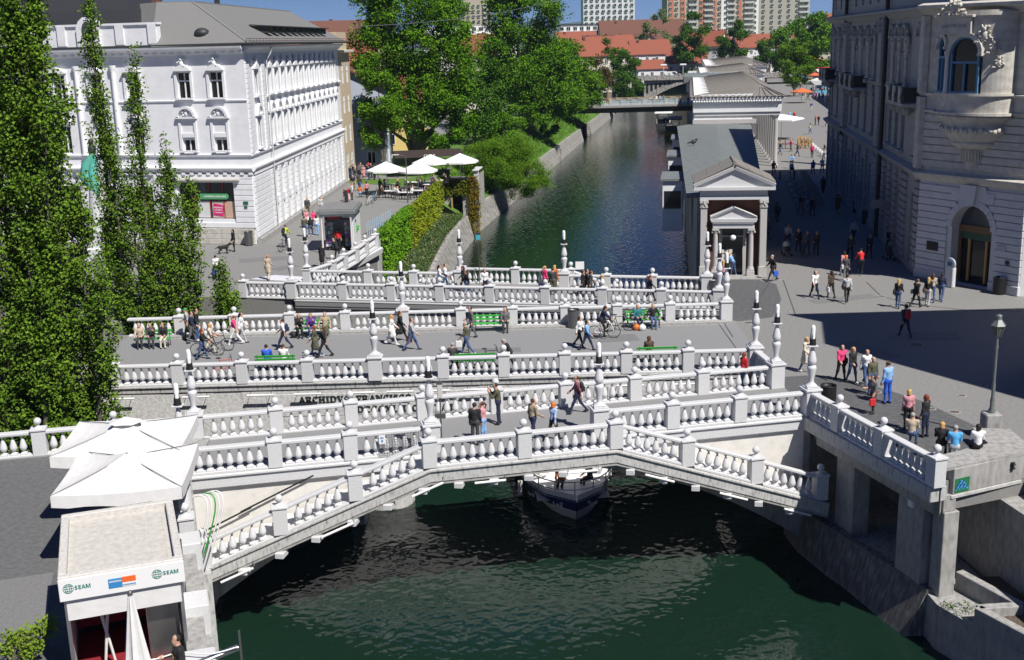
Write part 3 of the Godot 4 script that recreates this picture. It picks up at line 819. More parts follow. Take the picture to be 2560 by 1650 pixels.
func build_footbridges() -> void:
	var n := footbridge("near footbridge with hanging stairs on both sides, over the blue and white boat", -46.51, -42.52, -40.87, -.209, 1.0, [-22.3, -18.5, -15.75, -12.75, -9.64, -6.69, -3.79, -.75, 2.2, 5.22, 8.24, 11.6], "nbblbbbbbbbl", [-12.2, -8.96, -6.22], [6.3, 9.1, 12.15], false)
	# stone pier foot at the left end of the stairs
	pbox(n, "stair_foot", V(-12.3, -4.6, -39.6), V(1.6, 3.4, 4.4), mats.stone_worn, ry(.29))
	for s in [[V(-10.3, -1.6, -40.15), V(-7.6, -.45, -40.75)], [V(-12.0, -2.35, -39.75), V(-9.9, -1.45, -40.2)]]:
		part(n, "wall_handrail", MB.new().tube([s[0], s[1]], [.035, .035], 6).mesh(), mats.black_metal)
	for q in [[-12.75, -46.51 + .209 * 12.75, "left of the near footbridge behind the parasols"], [11.6, -46.51 - .209 * 11.6, "beside the woman in red at the near footbridge"], [-3.2, -42.52 + .209 * 3.2, "at the head of the descending left stair"], [3.35, -42.52 - .209 * 3.35, "at the head of the descending right stair"], [12.15, -42.52 - .209 * 12.15, "on the quay corner pedestal"]]:
		lamp_on(V(q[0], 0, q[1]), q[2])
	lamp_on(V(-12.2, -.25, -40.0), "on the corner pedestal next to the square parasol")
	var f := footbridge("far footbridge in front of the open green river", -67.15, -71.2, -72.85, .224, -1.0, [-16.76, -13.57, -10.3, -7.27, -4.28, -1.25, 2.04, 5.35, 8.69, 11.9], "blbbbbbbbl", [-13.3, -9.18, -6.2], [5.91, 8.69, 11.9], true)
	pbox(f, "abutment", V(-11.4, -2.6, -71.6), V(5.6, 4.0, 3.4), mats.stone_block, ry(-.22))
	for q in [[-13.57, -67.15 - .224 * 13.57, "on the far footbridge by the chalk picture"], [11.9, -67.15 + .224 * 11.9, "on the far footbridge before the portico columns"], [-3.2, -71.2 - .224 * 3.2, "over the river by the blue info sign"], [3.35, -71.2 + .224 * 3.35, "over the river by the white notice board"], [11.9, -71.2 + .222 * 11.9, "against the left portico pilaster"], [-13.3, -71.2 - .222 * 13.3, "in front of the newspaper kiosk"]]:
		lamp_on(V(q[0], 0, q[1]), q[2])
	# links and bank balustrades
	var lk := thing("balustrade", "short white balustrade linking two lamps at the bridge end", "balustrade")
	balustrade(lk, [[V(11.3, 0, -51.82), "n"], [V(11.6, 0, -48.93), "n"]], true)
	var rk := thing("balustrade", "white balustrade with balls on the quay corner over the pillars", "balustrade")
	balustrade(rk, [[V(12.15, 0, -45.06), "n"], [V(12.72, 0, -42.9), "b"], [V(13.52, 0, -40.05), "b"], [V(14.39, 0, -37.05), "b"]], true)
	var kk := thing("balustrade", "white balustrade with balls beside the newspaper kiosk", "balustrade")
	balustrade(kk, [[V(-13.3, 0, -74.15), "n"], [V(-12.02, 0, -76.71), "b"], [V(-11.59, 0, -79.33), "b"], [V(-11.09, 0, -81.8), "b"], [V(-10.75, 0, -84.79), "b"], [V(-10.31, 0, -87.77), "b"]], true)
	part(kk, "ledge", MB.new().extrude(P2([-.3, -.5, .35, -.5, .4, -.1, .3, -.03, -.3, -.03]), V(-13.2, 0, -74.3), V(-10.2, 0, -88.2), V(.98, 0, .2)).mesh(), mats.stone)
	# near-left bank parapet
	var pk := thing("balustrade", "white bank balustrade beside the parasols above the quay wall", "balustrade")
	balustrade(pk, [[V(-12.1, 0, -39.6), "n"], [V(-11.25, 0, -36.6), "b"], [V(-10.35, 0, -33.6), "b"]], true)

# ---------------------------------------------------------------- facades
func wall_open(mb: MB, x0: float, x1: float, y0: float, y1: float, ops: Array, dep := 0.25, z := 0.0) -> void:
	# front face at z with rectangular openings [x, y, w, h] (x = left edge) and their reveals
	var xs := [x0, x1]; var ys := [y0, y1]
	for o in ops:
		for e in [o[0], o[0] + o[2]]: if e > x0 and e < x1: xs.append(e)
		for e in [o[1], o[1] + o[3]]: if e > y0 and e < y1: ys.append(e)
	xs.sort(); ys.sort()
	for i in xs.size() - 1:
		if xs[i + 1] - xs[i] < 1e-4: continue
		var cx: float = (xs[i] + xs[i + 1]) * .5
		for j in ys.size() - 1:
			if ys[j + 1] - ys[j] < 1e-4: continue
			var cy: float = (ys[j] + ys[j + 1]) * .5
			var hole := false
			for o in ops:
				if cx > o[0] and cx < o[0] + o[2] and cy > o[1] and cy < o[1] + o[3]: hole = true; break
			if not hole:
				mb.quad(V(xs[i], ys[j], z), V(xs[i + 1], ys[j], z), V(xs[i + 1], ys[j + 1], z), V(xs[i], ys[j + 1], z), V(0, 0, 1))
	for o in ops:
		var a := V(o[0], o[1], z); var b := V(o[0] + o[2], o[1], z); var c := V(o[0] + o[2], o[1] + o[3], z); var d := V(o[0], o[1] + o[3], z)
		var k := V(0, 0, -dep)
		mb.quad(a, a + k, d + k, d, V(1, 0, 0)); mb.quad(b, b + k, c + k, c, V(-1, 0, 0))
		mb.quad(a, b, b + k, a + k, Vector3.UP); mb.quad(d, c, c + k, d + k, Vector3.DOWN)

func window_at(p: Node3D, x: float, y: float, w: float, h: float, dep: float, fm: Material, pane: Material, style := "cross", xf := Transform3D.IDENTITY) -> void:
	var key := "win%.2f_%.2f_%s" % [w, h, style]
	if not meshes.has(key):
		var m := MB.new()
		var t := .07
		for e in [[0, h / 2 - t / 2, w, t], [0, -h / 2 + t / 2, w, t]]: m.box(V(e[0], e[1], 0), V(e[2], e[3], .09))
		for e in [-1, 1]: m.box(V(e * (w / 2 - t / 2), 0, 0), V(t, h - 2 * t, .088))
		if style != "plain": m.box(V(0, 0, .003), V(.09, h - 2 * t, .08))
		if style == "cross": m.box(V(0, h * .17, .008), V(w - 2 * t, .10, .08))
		if style == "grid":
			for q in [-.25, .25]: m.box(V(0, h * q, .006), V(w - 2 * t, .05, .06))
		meshes[key] = m.mesh()
		meshes[key + "p"] = MB.new().box(V(0, 0, -.03), V(w - .04, h - .04, .02)).mesh()
	var o := part(p, "window", meshes[key], fm, xf * T(V(x + w / 2, y + h / 2, -dep + .06)))
	part(o, "pane", meshes[key + "p"], pane)

func band(mb: MB, x0: float, x1: float, prof: Array) -> void:
	mb.extrude(P2(prof), V(x0, 0, 0), V(x1, 0, 0), V(0, 0, 1))

func ornament(sd: int, w: float, h: float, cnt: int, dep := .16) -> Mesh:
	var key := "orn%d" % sd
	if not meshes.has(key):
		var r := RandomNumberGenerator.new(); r.seed = sd
		var m := MB.new()
		for k in cnt:
			var u := r.randf_range(-1, 1); var t := r.randf()
			var xx := u * w * .5 * (1.0 - t * .55); var yy := t * h
			m.blob(V(xx, yy, r.randf_range(0, dep * .5)), V(r.randf_range(.05, .13), r.randf_range(.05, .16), r.randf_range(.06, dep)), 6, 4, Basis(V(0, 0, 1), r.randf_range(-1, 1)))
		m.blob(V(0, h * .82, .05), V(w * .11, h * .17, .17), 8, 6)
		m.blob(V(0, h * .45, .04), V(w * .17, h * .28, .15), 8, 6)
		meshes[key] = m.mesh()
	return meshes[key]

func arch_ring(mb: MB, cx: float, cy: float, r0: float, r1: float, z0: float, z1: float, seg := 14, a0 := 0.0, a1 := PI) -> void:
	for k in seg:
		var t0 := lerpf(a0, a1, float(k) / seg); var t1 := lerpf(a0, a1, float(k + 1) / seg)
		var c0 := V(cos(t0), sin(t0), 0); var c1 := V(cos(t1), sin(t1), 0)
		var o := V(cx, cy, 0); var f := V(0, 0, z1); var bk := V(0, 0, z0)
		mb.quad(o + c0 * r0 + f, o + c1 * r0 + f, o + c1 * r1 + f, o + c0 * r1 + f, V(0, 0, 1))
		mb.face(o + c0 * r0 + f, o + c1 * r0 + f, o + c1 * r0 + bk, o + c0 * r0 + bk, -(c0 + c1))
		mb.face(o + c0 * r1 + f, o + c1 * r1 + f, o + c1 * r1 + bk, o + c0 * r1 + bk, c0 + c1)

func arch_fill(mb: MB, cx: float, cy: float, r: float, z: float, seg := 12) -> void:
	# wall spandrels filling the corners of a square opening above an arch
	for k in seg:
		var t0 := PI * k / seg; var t1 := PI * (k + 1) / seg
		mb.quad(V(cx + cos(t0) * r, cy + sin(t0) * r, z), V(cx + cos(t1) * r, cy + sin(t1) * r, z), V(cx + cos(t1) * r, cy + r, z), V(cx + cos(t0) * r, cy + r, z), V(0, 0, 1))

func disc(mb: MB, cx: float, cy: float, r: float, z: float, half := false, seg := 16) -> void:
	for k in seg:
		var t0 := (PI if half else TAU) * k / seg; var t1 := (PI if half else TAU) * (k + 1) / seg
		mb.tri(V(cx, cy, z), V(cx + cos(t0) * r, cy + sin(t0) * r, z), V(cx + cos(t1) * r, cy + sin(t1) * r, z), V(0, 0, 1))

func text_on(p: Node3D, txt: String, c: Vector3, width: float, mt: Material, bs := BI, called := "lettering", serif := false, hgt := 0.0) -> void:
	var sf := SystemFont.new(); sf.font_names = PackedStringArray(["Droid Serif" if serif else "Droid Sans"]); sf.font_weight = 700
	var tm := TextMesh.new(); tm.font = sf; tm.text = txt; tm.font_size = 32; tm.pixel_size = 0.01; tm.depth = 0.01; tm.curve_step = 2.0
	var bb := tm.get_aabb()
	var s := width / maxf(bb.size.x, .01)
	var o := part(p, called, tm, mt, Transform3D(bs, c))
	o.transform = Transform3D(bs.scaled_local(V(s, hgt / bb.size.y if hgt > 0 else s, 1)), c)

func build_left_building() -> void:
	var b := thing("corner_building", "large white three-storey corner building with ornate windows and grey slate roof", "building", V(-19.97, 0, -90.72))
	var W: Material = mats.facade_white
	# side facade: local x along the street, z outwards
	var side := Node3D.new(); side.name = "street_facade"; b.add_child(side)
	side.basis = Basis(V(.0416, 0, -.9991), Vector3.UP, V(.9991, 0, .0416))
	var ops := []
	var bays := []
	for k in 14: bays.append(7.35 + 2.43 * k)
	bays.remove_at(13)
	for s in bays:
		ops.append([s - .52, 11.55, 1.04, 1.95]); ops.append([s - .52, 7.45, 1.04, 2.0])
		ops.append([s - .62, .55, 1.24, 1.7]); ops.append([s - .62, 2.9, 1.24, 2.3])
	for y in [[11.55, 1.9], [7.3, 2.2]]:
		ops.append([2.35, y[0], .56, y[1]]); ops.append([3.1, y[0], .56, y[1]])
	var m := MB.new(); wall_open(m, 0, 39.6, 0, 15.3, ops, .28)
	m.quad(V(39.6, 0, 0), V(39.6, 0, -12), V(39.6, 15.3, -12), V(39.6, 15.3, 0), V(1, 0, 0))
	part(side, "wall", m.mesh(), W)
	for o in ops: window_at(side, o[0], o[1], o[2], o[3], .28, mats.white_paint, mats.glass_grey, "cross" if o[1] > 6 else "plain")
	var bd := MB.new()
	band(bd, -.1, 39.7, [0, 5.75, .12, 5.75, .34, 6.0, .34, 6.12, .08, 6.2, 0, 6.2])
	band(bd, -.1, 39.7, [0, 6.95, .12, 6.95, .16, 7.1, 0, 7.14])
	band(bd, 5.9, 39.7, [0, 11.22, .22, 11.22, .26, 11.34, 0, 11.4])
	band(bd, -.1, 39.7, [0, 14.75, .1, 14.75, .3, 15.0, .62, 15.2, .66, 15.34, 0, 15.34])
	part(side, "cornice", bd.mesh(), W)
	var dn := MB.new(); var dx := .2
	while dx < 39.5:
		dn.box(V(dx, 5.62, .1), V(.17, .2, .2)); dx += .36
	part(side, "dentils", dn.mesh(), W).set_meta("kind", "stuff")
	var orn := ornament(5, 1.1, .95, 16); var orn2 := ornament(6, .9, .7, 14)
	var hood := MB.new()
	hood.extrude(P2([-.75, 13.55, .75, 13.55, .75, 13.66, .3, 13.95, 0, 14.05, -.3, 13.95, -.75, 13.66]), V(0, 0, 0), V(0, 0, .26), V(1, 0, 0))
	hood.box(V(0, 11.42, .14), V(1.5, .14, .28))
	for e in [-1, 1]: hood.box(V(e * .66, 12.5, .05), V(.2, 1.95, .12))
	var hm := hood.mesh()
	var lh := MB.new()
	arch_ring(lh, 0, 10.05, .62, .82, 0, .3, 12)
	lh.box(V(0, 9.98, .12), V(1.75, .14, .3)); lh.box(V(0, 7.36, .13), V(1.5, .14, .26))
	for e in [-1, 1]: lh.box(V(e * .66, 8.65, .05), V(.2, 2.3, .12))
	var lm := lh.mesh()
	for s in bays + [3.0]:
		part(side, "window_hood", hm, W, T(V(s, 0, 0)))
		part(side, "window_surround", lm, W, T(V(s, 0, 0)))
		part(side, "relief", orn, W, T(V(s, 13.55, .1)))
		part(side, "relief", orn2, W, T(V(s, 9.98, .04)))
	# rusticated courses between the ground-floor openings, and the quoin strips
	var blk := MB.new().box(Vector3.ZERO, V(1.1, .40, .16), BI, .02).mesh()
	var blk2 := MB.new().box(Vector3.ZERO, V(1.0, .36, .14), BI, .02).mesh()
	for i in bays.size() + 1:
		for r in 11:
			part(side, "course", blk, W, T(V(bays[0] - 1.21 + i * 2.43 if i < bays.size() else 38.9, .75 + r * .44, .06)))
	var long := MB.new().box(Vector3.ZERO, V(5.4, .40, .14), BI, .02).mesh()
	for r in 11: part(side, "course", long, W, T(V(2.72, .75 + r * .44, .06)))
	for r in 20:
		for s in [.55, 5.35]: part(side, "quoin", blk2, W, T(V(s, 7.35 + r * .38, .05)))
	var pl := MB.new(); band(pl, -.1, 39.6, [0, 0, .3, 0, .3, .4, .22, .5, 0, .5])
	part(side, "plinth", pl.mesh(), mats.concrete)
	# front facade: local x to the left along the front
	var fr := Node3D.new(); fr.name = "front_facade"; b.add_child(fr)
	fr.basis = Basis(V(.973, 0, .2306), Vector3.UP, V(-.2306, 0, .973))
	var fo := []
	for f in [2.46, 5.2, 26.4, 29.2]:
		fo.append([-f - .58, 11.42, 1.16, 2.04]); fo.append([-f - .54, 7.2, 1.08, 1.1])
	for f in [9.6, 12.86, 16.1, 19.4, 22.6]:
		fo.append([-f - .55, 11.4, 1.1, 2.05]); fo.append([-f - .5, 7.2, 1.0, 2.2])
		fo.append([-f - .8, .4, 1.6, 4.2])
	fo.append([-6.5, 2.0, 4.74, 2.9])
	var fm := MB.new(); wall_open(fm, -32, 0, 0, 15.3, fo, .28)
	part(fr, "wall", fm.mesh(), W)
	for o in fo:
		if o[1] > 6: window_at(fr, o[0], o[1], o[2], o[3], .28, mats.white_paint, mats.glass_dark, "cross" if o[3] > 1.5 else "bar")
		elif o[1] < 1: window_at(fr, o[0], o[1], o[2], o[3], .28, mats.wood, mats.glass_dark, "cross")
	var fb := MB.new()
	band(fb, -32, .1, [0, 5.75, .12, 5.75, .34, 6.0, .34, 6.12, .08, 6.2, 0, 6.2])
	band(fb, -32, .1, [0, 6.95, .12, 6.95, .16, 7.1, 0, 7.14])
	band(fb, -32, 0, [0, 11.2, .08, 11.2, .1, 11.3, 0, 11.32])
	band(fb, -32, .1, [0, 14.75, .1, 14.75, .3, 15.0, .62, 15.2, .66, 15.34, 0, 15.34])
	part(fr, "cornice", fb.mesh(), W)
	dn = MB.new(); dx = -31.8
	while dx < 0:
		dn.box(V(dx, 5.62, .1), V(.3, .2, .2)); dn.box(V(dx, 14.95, .2), V(.28, .2, .25)); dx += .72
	part(fr, "dentils", dn.mesh(), W).set_meta("kind", "stuff")
	for f in [2.46, 5.2, 26.4, 29.2]:
		part(fr, "window_hood", hm, W, T(V(-f, 0, 0)))
		part(fr, "relief", orn, W, T(V(-f, 13.65, .1)))
		part(fr, "window_surround", lm, W, T(V(-f, 0, 0)))
		part(fr, "relief", orn2, W, Transform3D(Basis.from_scale(V(1.2, 1, 1)), V(-f, 9.98, .04)))
		pbox(fr, "panel", V(-f, 8.62, .04), V(1.0, .36, .08), W, BI, .02)
	for f in [9.6, 12.86, 16.1, 19.4, 22.6]:
		part(fr, "window_hood", hm, W, Transform3D(Basis.from_scale(V(1, 1, 1.4)), V(-f, 0, 0)))
		part(fr, "relief", orn, W, Transform3D(Basis.from_scale(V(1.3, 1.1, 1.4)), V(-f, 9.6, .1)))
		var pi := MB.new().lathe([W(.26, 7.1), W(.2, 7.3), W(.17, 13.6), W(.27, 13.75), W(.3, 14.1)], 10)
		part(fr, "half_column", pi.mesh(), W, T(V(-f - 1.6, 0, .1)))
	# ground-floor courses of the front around the shop window
	for r in 10:
		var y := 1.52 + r * .43
		var segs := [[-1.7, -.05], [-8.6, -6.6]]
		if y > 5.2: segs = [[-8.6, -.05]]
		elif y < 1.9: segs = [[-8.6, -.05]]
		for s in segs: pbox(fr, "course", V((s[0] + s[1]) / 2, y, .05), V(s[1] - s[0], .39, .14), W, BI, .02)
	for r in 3:
		var x := -8.6
		while x < -.2:
			pbox(fr, "plinth_stone", V(x + .7, .22 + r * .42, .1), V(1.38, .40, .26), mats.facade_stone, BI, .015); x += 1.4
	pbox(fr, "awning_ledge", V(-3.85, 5.14, .2), V(5.5, .14, .45), mats.facade_stone, BI, .02)
	# shop window: glass, red mullions, posters and sign
	var sw := pbox(fr, "shop_window", V(-4.15, 3.45, -.24), V(4.75, 2.95, .04), mats.glass_dark)
	for x in [-5.3, -3.95, -2.75]: pbox(sw, "mullion", V(x + 4.15, 0, .06), V(.06, 2.9, .08), mat("red_frame", C3(.3, .02, .02), .5))
	pbox(sw, "poster", V(.85, -.72, .05), V(1.0, 1.3, .02), mat("poster_beige", C3(.55, .45, .38), .6))
	pbox(sw, "poster", V(1.9, -.72, .05), V(1.0, 1.3, .02), mat("poster_skin", C3(.52, .36, .27), .6))
	pbox(sw, "poster", V(-.35, -.72, .05), V(1.1, 1.3, .02), mat("poster_white", C3(.62, .62, .62), .6))
	var pk := MB.new().extrude(P2([-.45, -.42, .42, -.55, .52, .32, -.36, .5]), Vector3.ZERO, V(0, 0, .02), V(1, 0, 0))
	part(sw, "poster_panel", pk.mesh(), mat("magenta", C3(.6, .015, .16), .5), T(V(.85, -.72, .07)))
	text_on(sw, "Odpiksaj", V(.86, -.55, .1), .72, mats.white_paint)
	text_on(sw, "mozolje v", V(.86, -.75, .1), .68, mats.white_paint)
	text_on(sw, "1 mesecu!", V(.86, -.95, .1), .68, mats.white_paint)
	var gsn := MB.new().extrude(P2([-1.2, -.22, 1.1, -.22, 1.25, -.1, 1.25, .1, 1.1, .22, -1.2, .22]), Vector3.ZERO, V(0, 0, .08), V(1, 0, 0))
	part(sw, "shop_sign", gsn.mesh(), mat("sign_green", C3(.07, .33, .13), .5), T(V(.62, .34, .12)))
	text_on(sw, "LEKARNA LJUBLJANA", V(.72, .34, .22), 1.95, mats.white_paint)
	for s in [[-.73, 3.32, .42, .22], [-.75, 2.99, .26, .18]]:
		pbox(fr, "street_sign", V(s[0], s[1], .16), V(s[2], s[3], .03), mat("sign_dark_green", C3(.01, .12, .05), .5))
	var gc := MB.new().lathe([W(0, -.06), W(.36, -.06), W(.4, 0), W(.36, .06), W(0, .06)], 18)
	var gn := part(fr, "pharmacy_sign", gc.mesh(), mats.white_paint, Transform3D(Basis(V(1, 0, 0), PI / 2), V(-11.6, 2.5, 1.1)))
	pbox(gn, "cross", V(0, .07, 0), V(.46, .03, .15), mat("cross_green", C3(.02, .5, .06), .4)); pbox(gn, "cross", V(0, .075, 0), V(.15, .03, .46), mats.cross_green)
	# parapet over the projecting middle of the front
	var pa := MB.new()
	pa.box(V(-16.2, 16.3, -.15), V(18.4, 1.7, .5)); pa.box(V(-16.2, 17.2, -.12), V(18.6, .16, .7))
	for x in [-7.4, -10.2, -15.3, -18.1, -22.5]: pa.box(V(x, 16.4, .05), V(.7, 1.5, .4))
	part(fr, "parapet", pa.mesh(), W)
	var ga := MB.new().extrude(P2([-1.0, 15.5, 1.0, 15.5, 1.0, 17.0, .75, 17.5, .35, 17.8, -.35, 17.8, -.75, 17.5, -1.0, 17.0]), V(-12.9, 0, -.3), V(-12.9, 0, .3), V(1, 0, 0))
	part(fr, "gable", ga.mesh(), W)
	var ov := MB.new().lathe([W(0, 0), W(.36, 0), W(.42, .06), W(.5, .02)], 16)
	part(fr, "oval_window", ov.mesh(), mats.glass_grey, Transform3D(Basis(V(1, 0, 0), PI / 2).scaled_local(V(1, 1, 1.5)), V(-12.9, 16.75, .31)))
	part(side, "downpipe", MB.new().tube([V(6.2, 15.2, .7), V(6.2, 14.7, .6), V(6.15, 14.2, .25), V(6.15, .3, .25)], [.09, .07, .06, .06], 6).mesh(), mat("pipe_white", C3(.5, .51, .52), .6))
	# roofs
	var rf := MB.new()
	var e := 15.42
	var A := V(.75, e, .65); var B := V(1.95 + .9, e, -40.0); var R1 := V(-5.2, 18.9, -6.5); var R2 := V(-3.4, 18.9, -40.0)
	rf.face(A, B, R2, R1, V(.5, 1, 0))
	var F1 := V(-7.3, e, -1.1); var F2 := V(-7.9, 18.9, -5.8)
	rf.face(A, R1, F2, F1, V(0, 1, .5))
	rf.face(R1, R2, V(-9.5, 15.4, -40), V(-11, 15.4, -12), V(-.5, 1, 0))
	rf.face(F1, F2, V(-11, 18.9, -9), V(-9, e, -4), V(-1, 1, 0))
	rf.tri(B, R2, V(-9.5, 15.4, -40), V(0, 0, -1))
	part(b, "roof", rf.mesh(), mats.slate_tiles)
	var gu := MB.new()
	gu.tube([A + V(0, .06, 0), B + V(0, .06, 0)], [.11, .11], 6); gu.tube([A + V(0, .06, 0), V(-31, e + .05, -6.9)], [.11, .11], 6)
	part(b, "gutter", gu.mesh(), mats.dark_paint)
	var rg := MB.new()
	beam(rg, R1, R2, .2, .1); beam(rg, R1, A, .2, .08); beam(rg, R1, F2, .2, .1)
	part(b, "ridge_tiles", rg.mesh(), mats.slate)
	var gd := MB.new()
	for h in [.22, .4]: gd.tube([A + V(-.35, h + .05, -.3), B + V(-.35, h + .05, 0)], [.02, .02], 4)
	for k in 40: gd.box(A.lerp(B, k / 39.0) + V(-.35, .25, -.2), V(.03, .4, .03))
	part(b, "snow_guard", gd.mesh(), mat("rusty_iron", C3(.09, .05, .04), .8))
	# dormers on the street slope
	for k in 10:
		var t := .27 + k * .062
		var p: Vector3 = A.lerp(B, t) + (R1 - A) * V(.26, .27, 0)
		var d := MB.new()
		d.box(V(-.2, .28, 0), V(1.3, .6, 1.0))
		d.extrude(P2([-1.2, .62, .75, .5, .75, .58, -1.2, .72]), V(0, 0, -.75), V(0, 0, .75), V(1, 0, 0))
		var dd := part(b, "dormer", d.mesh(), mats.dark_paint, Transform3D(ry(-.03), p))
		pbox(dd, "pane", V(.46, .26, 0), V(.02, .4, .7), mats.glass_grey)
	var ey := MB.new(); ey.blob(V(-3.4, 16.35, -1.55), V(.62, .42, .55), 12, 6)
	part(b, "eyebrow_dormer", ey.mesh(), mats.dark_paint)
	pbox(b, "chimney", V(-5.0, 19.4, -14), V(.4, 1.3, .4), mats.dark_paint)
	pbox(b, "chimney", V(-8.2, 19.6, -7.0), V(.7, 1.6, .7), mats.roof_brown)
	# dark mansard over the front middle
	var ms := MB.new()
	var p0 := [V(-8.4, 15.6, -2.6), V(-9.6, 18.4, -4.4), V(-11.5, 21.0, -6.8), V(-13.5, 22.2, -9.5)]
	var p1 := [V(-26, 15.6, -6.8), V(-25, 18.4, -8.0), V(-23.6, 21.0, -9.6), V(-22, 22.2, -11.5)]
	for k in 3:
		ms.face(p0[k], p1[k], p1[k + 1], p0[k + 1], V(0, .3, 1))
		var bk0: Vector3 = p0[k] + V(.2, 0, -9); var bk1: Vector3 = p0[k + 1] + V(.2, 0, -6)
		ms.face(p0[k], p0[k + 1], bk1, bk0, V(1, .3, 0))
	part(b, "mansard_roof", ms.mesh(), mat("lead_roof", C3(.028, .03, .033), .6))
	pbox(b, "core", V(-14, 7.6, -22), V(22, 15.2, 34), mats.facade_white)

func roof_house(called: String, label: String, c: Vector3, sx: float, sz: float, h: float, rh: float, turn: float, wall: Material, roof: Material, group := "", wins := true, cat := "house") -> Node3D:
	var t := thing(called, label, cat, c, turn, group)
	var m := MB.new()
	m.box(V(0, h / 2, 0), V(sx, h, sz))
	m.extrude(P2([-sz / 2, h, sz / 2, h, 0, h + rh]), V(-sx / 2, 0, 0), V(sx / 2, 0, 0), V(0, 0, 1))
	part(t, "wall", m.mesh(), wall)
	var r := MB.new()
	var ov := .5; var sl := rh / (sz / 2)
	for e in [-1.0, 1.0]:
		var a := V(-sx / 2 - ov, h - ov * sl + .02, e * (sz / 2 + ov)); var b := V(sx / 2 + ov, h - ov * sl + .02, e * (sz / 2 + ov))
		var cc := V(sx / 2 + ov, h + rh + .02, 0); var d := V(-sx / 2 - ov, h + rh + .02, 0)
		var u := V(0, .2, 0)
		r.face(a + u, b + u, cc + u, d + u, V(0, 1, e)); r.face(a, b, cc, d, V(0, -1, -e))
		r.face(a, b, b + u, a + u, V(0, 0, e)); r.face(a, d, d + u, a + u, V(-1, 0, 0)); r.face(b, cc, cc + u, b + u, V(1, 0, 0))
	var ro := part(t, "roof", r.mesh(), roof)
	pbox(ro, "chimney", V(sx * .22, h + rh * .95, -sz * .12), V(.8, 1.6, .6), mats.roof_brown)
	pbox(ro, "chimney", V(-sx * .3, h + rh * .9, sz * .1), V(.7, 1.4, .6), mats.roof_brown)
	if wins:
		var cw := mini(int(sx / 3.2), 9); var rows := mini(int(h / 3.4), 5)
		for r2 in rows:
			for k in cw:
				window_at(t, -sx / 2 + sx * (k + .5) / cw - .5, h - 2.6 - r2 * 3.3, 1.0, 1.5, 0, mats.white_paint, mats.glass_dark, "bar", T(V(0, 0, sz / 2 + .0)))
		for k in maxi(int(sz / 3.6), 1):
			for r2 in rows:
				window_at(t, -sz / 2 + sz * (k + .5) / maxi(int(sz / 3.6), 1) - .5, h - 2.6 - r2 * 3.3, 1.0, 1.5, 0, mats.white_paint, mats.glass_dark, "bar", Transform3D(ry(-PI / 2), V(-sx / 2, 0, 0)))
				window_at(t, -sz / 2 + sz * (k + .5) / maxi(int(sz / 3.6), 1) - .5, h - 2.6 - r2 * 3.3, 1.0, 1.5, 0, mats.white_paint, mats.glass_dark, "bar", Transform3D(ry(PI / 2), V(sx / 2, 0, 0)))
	return t

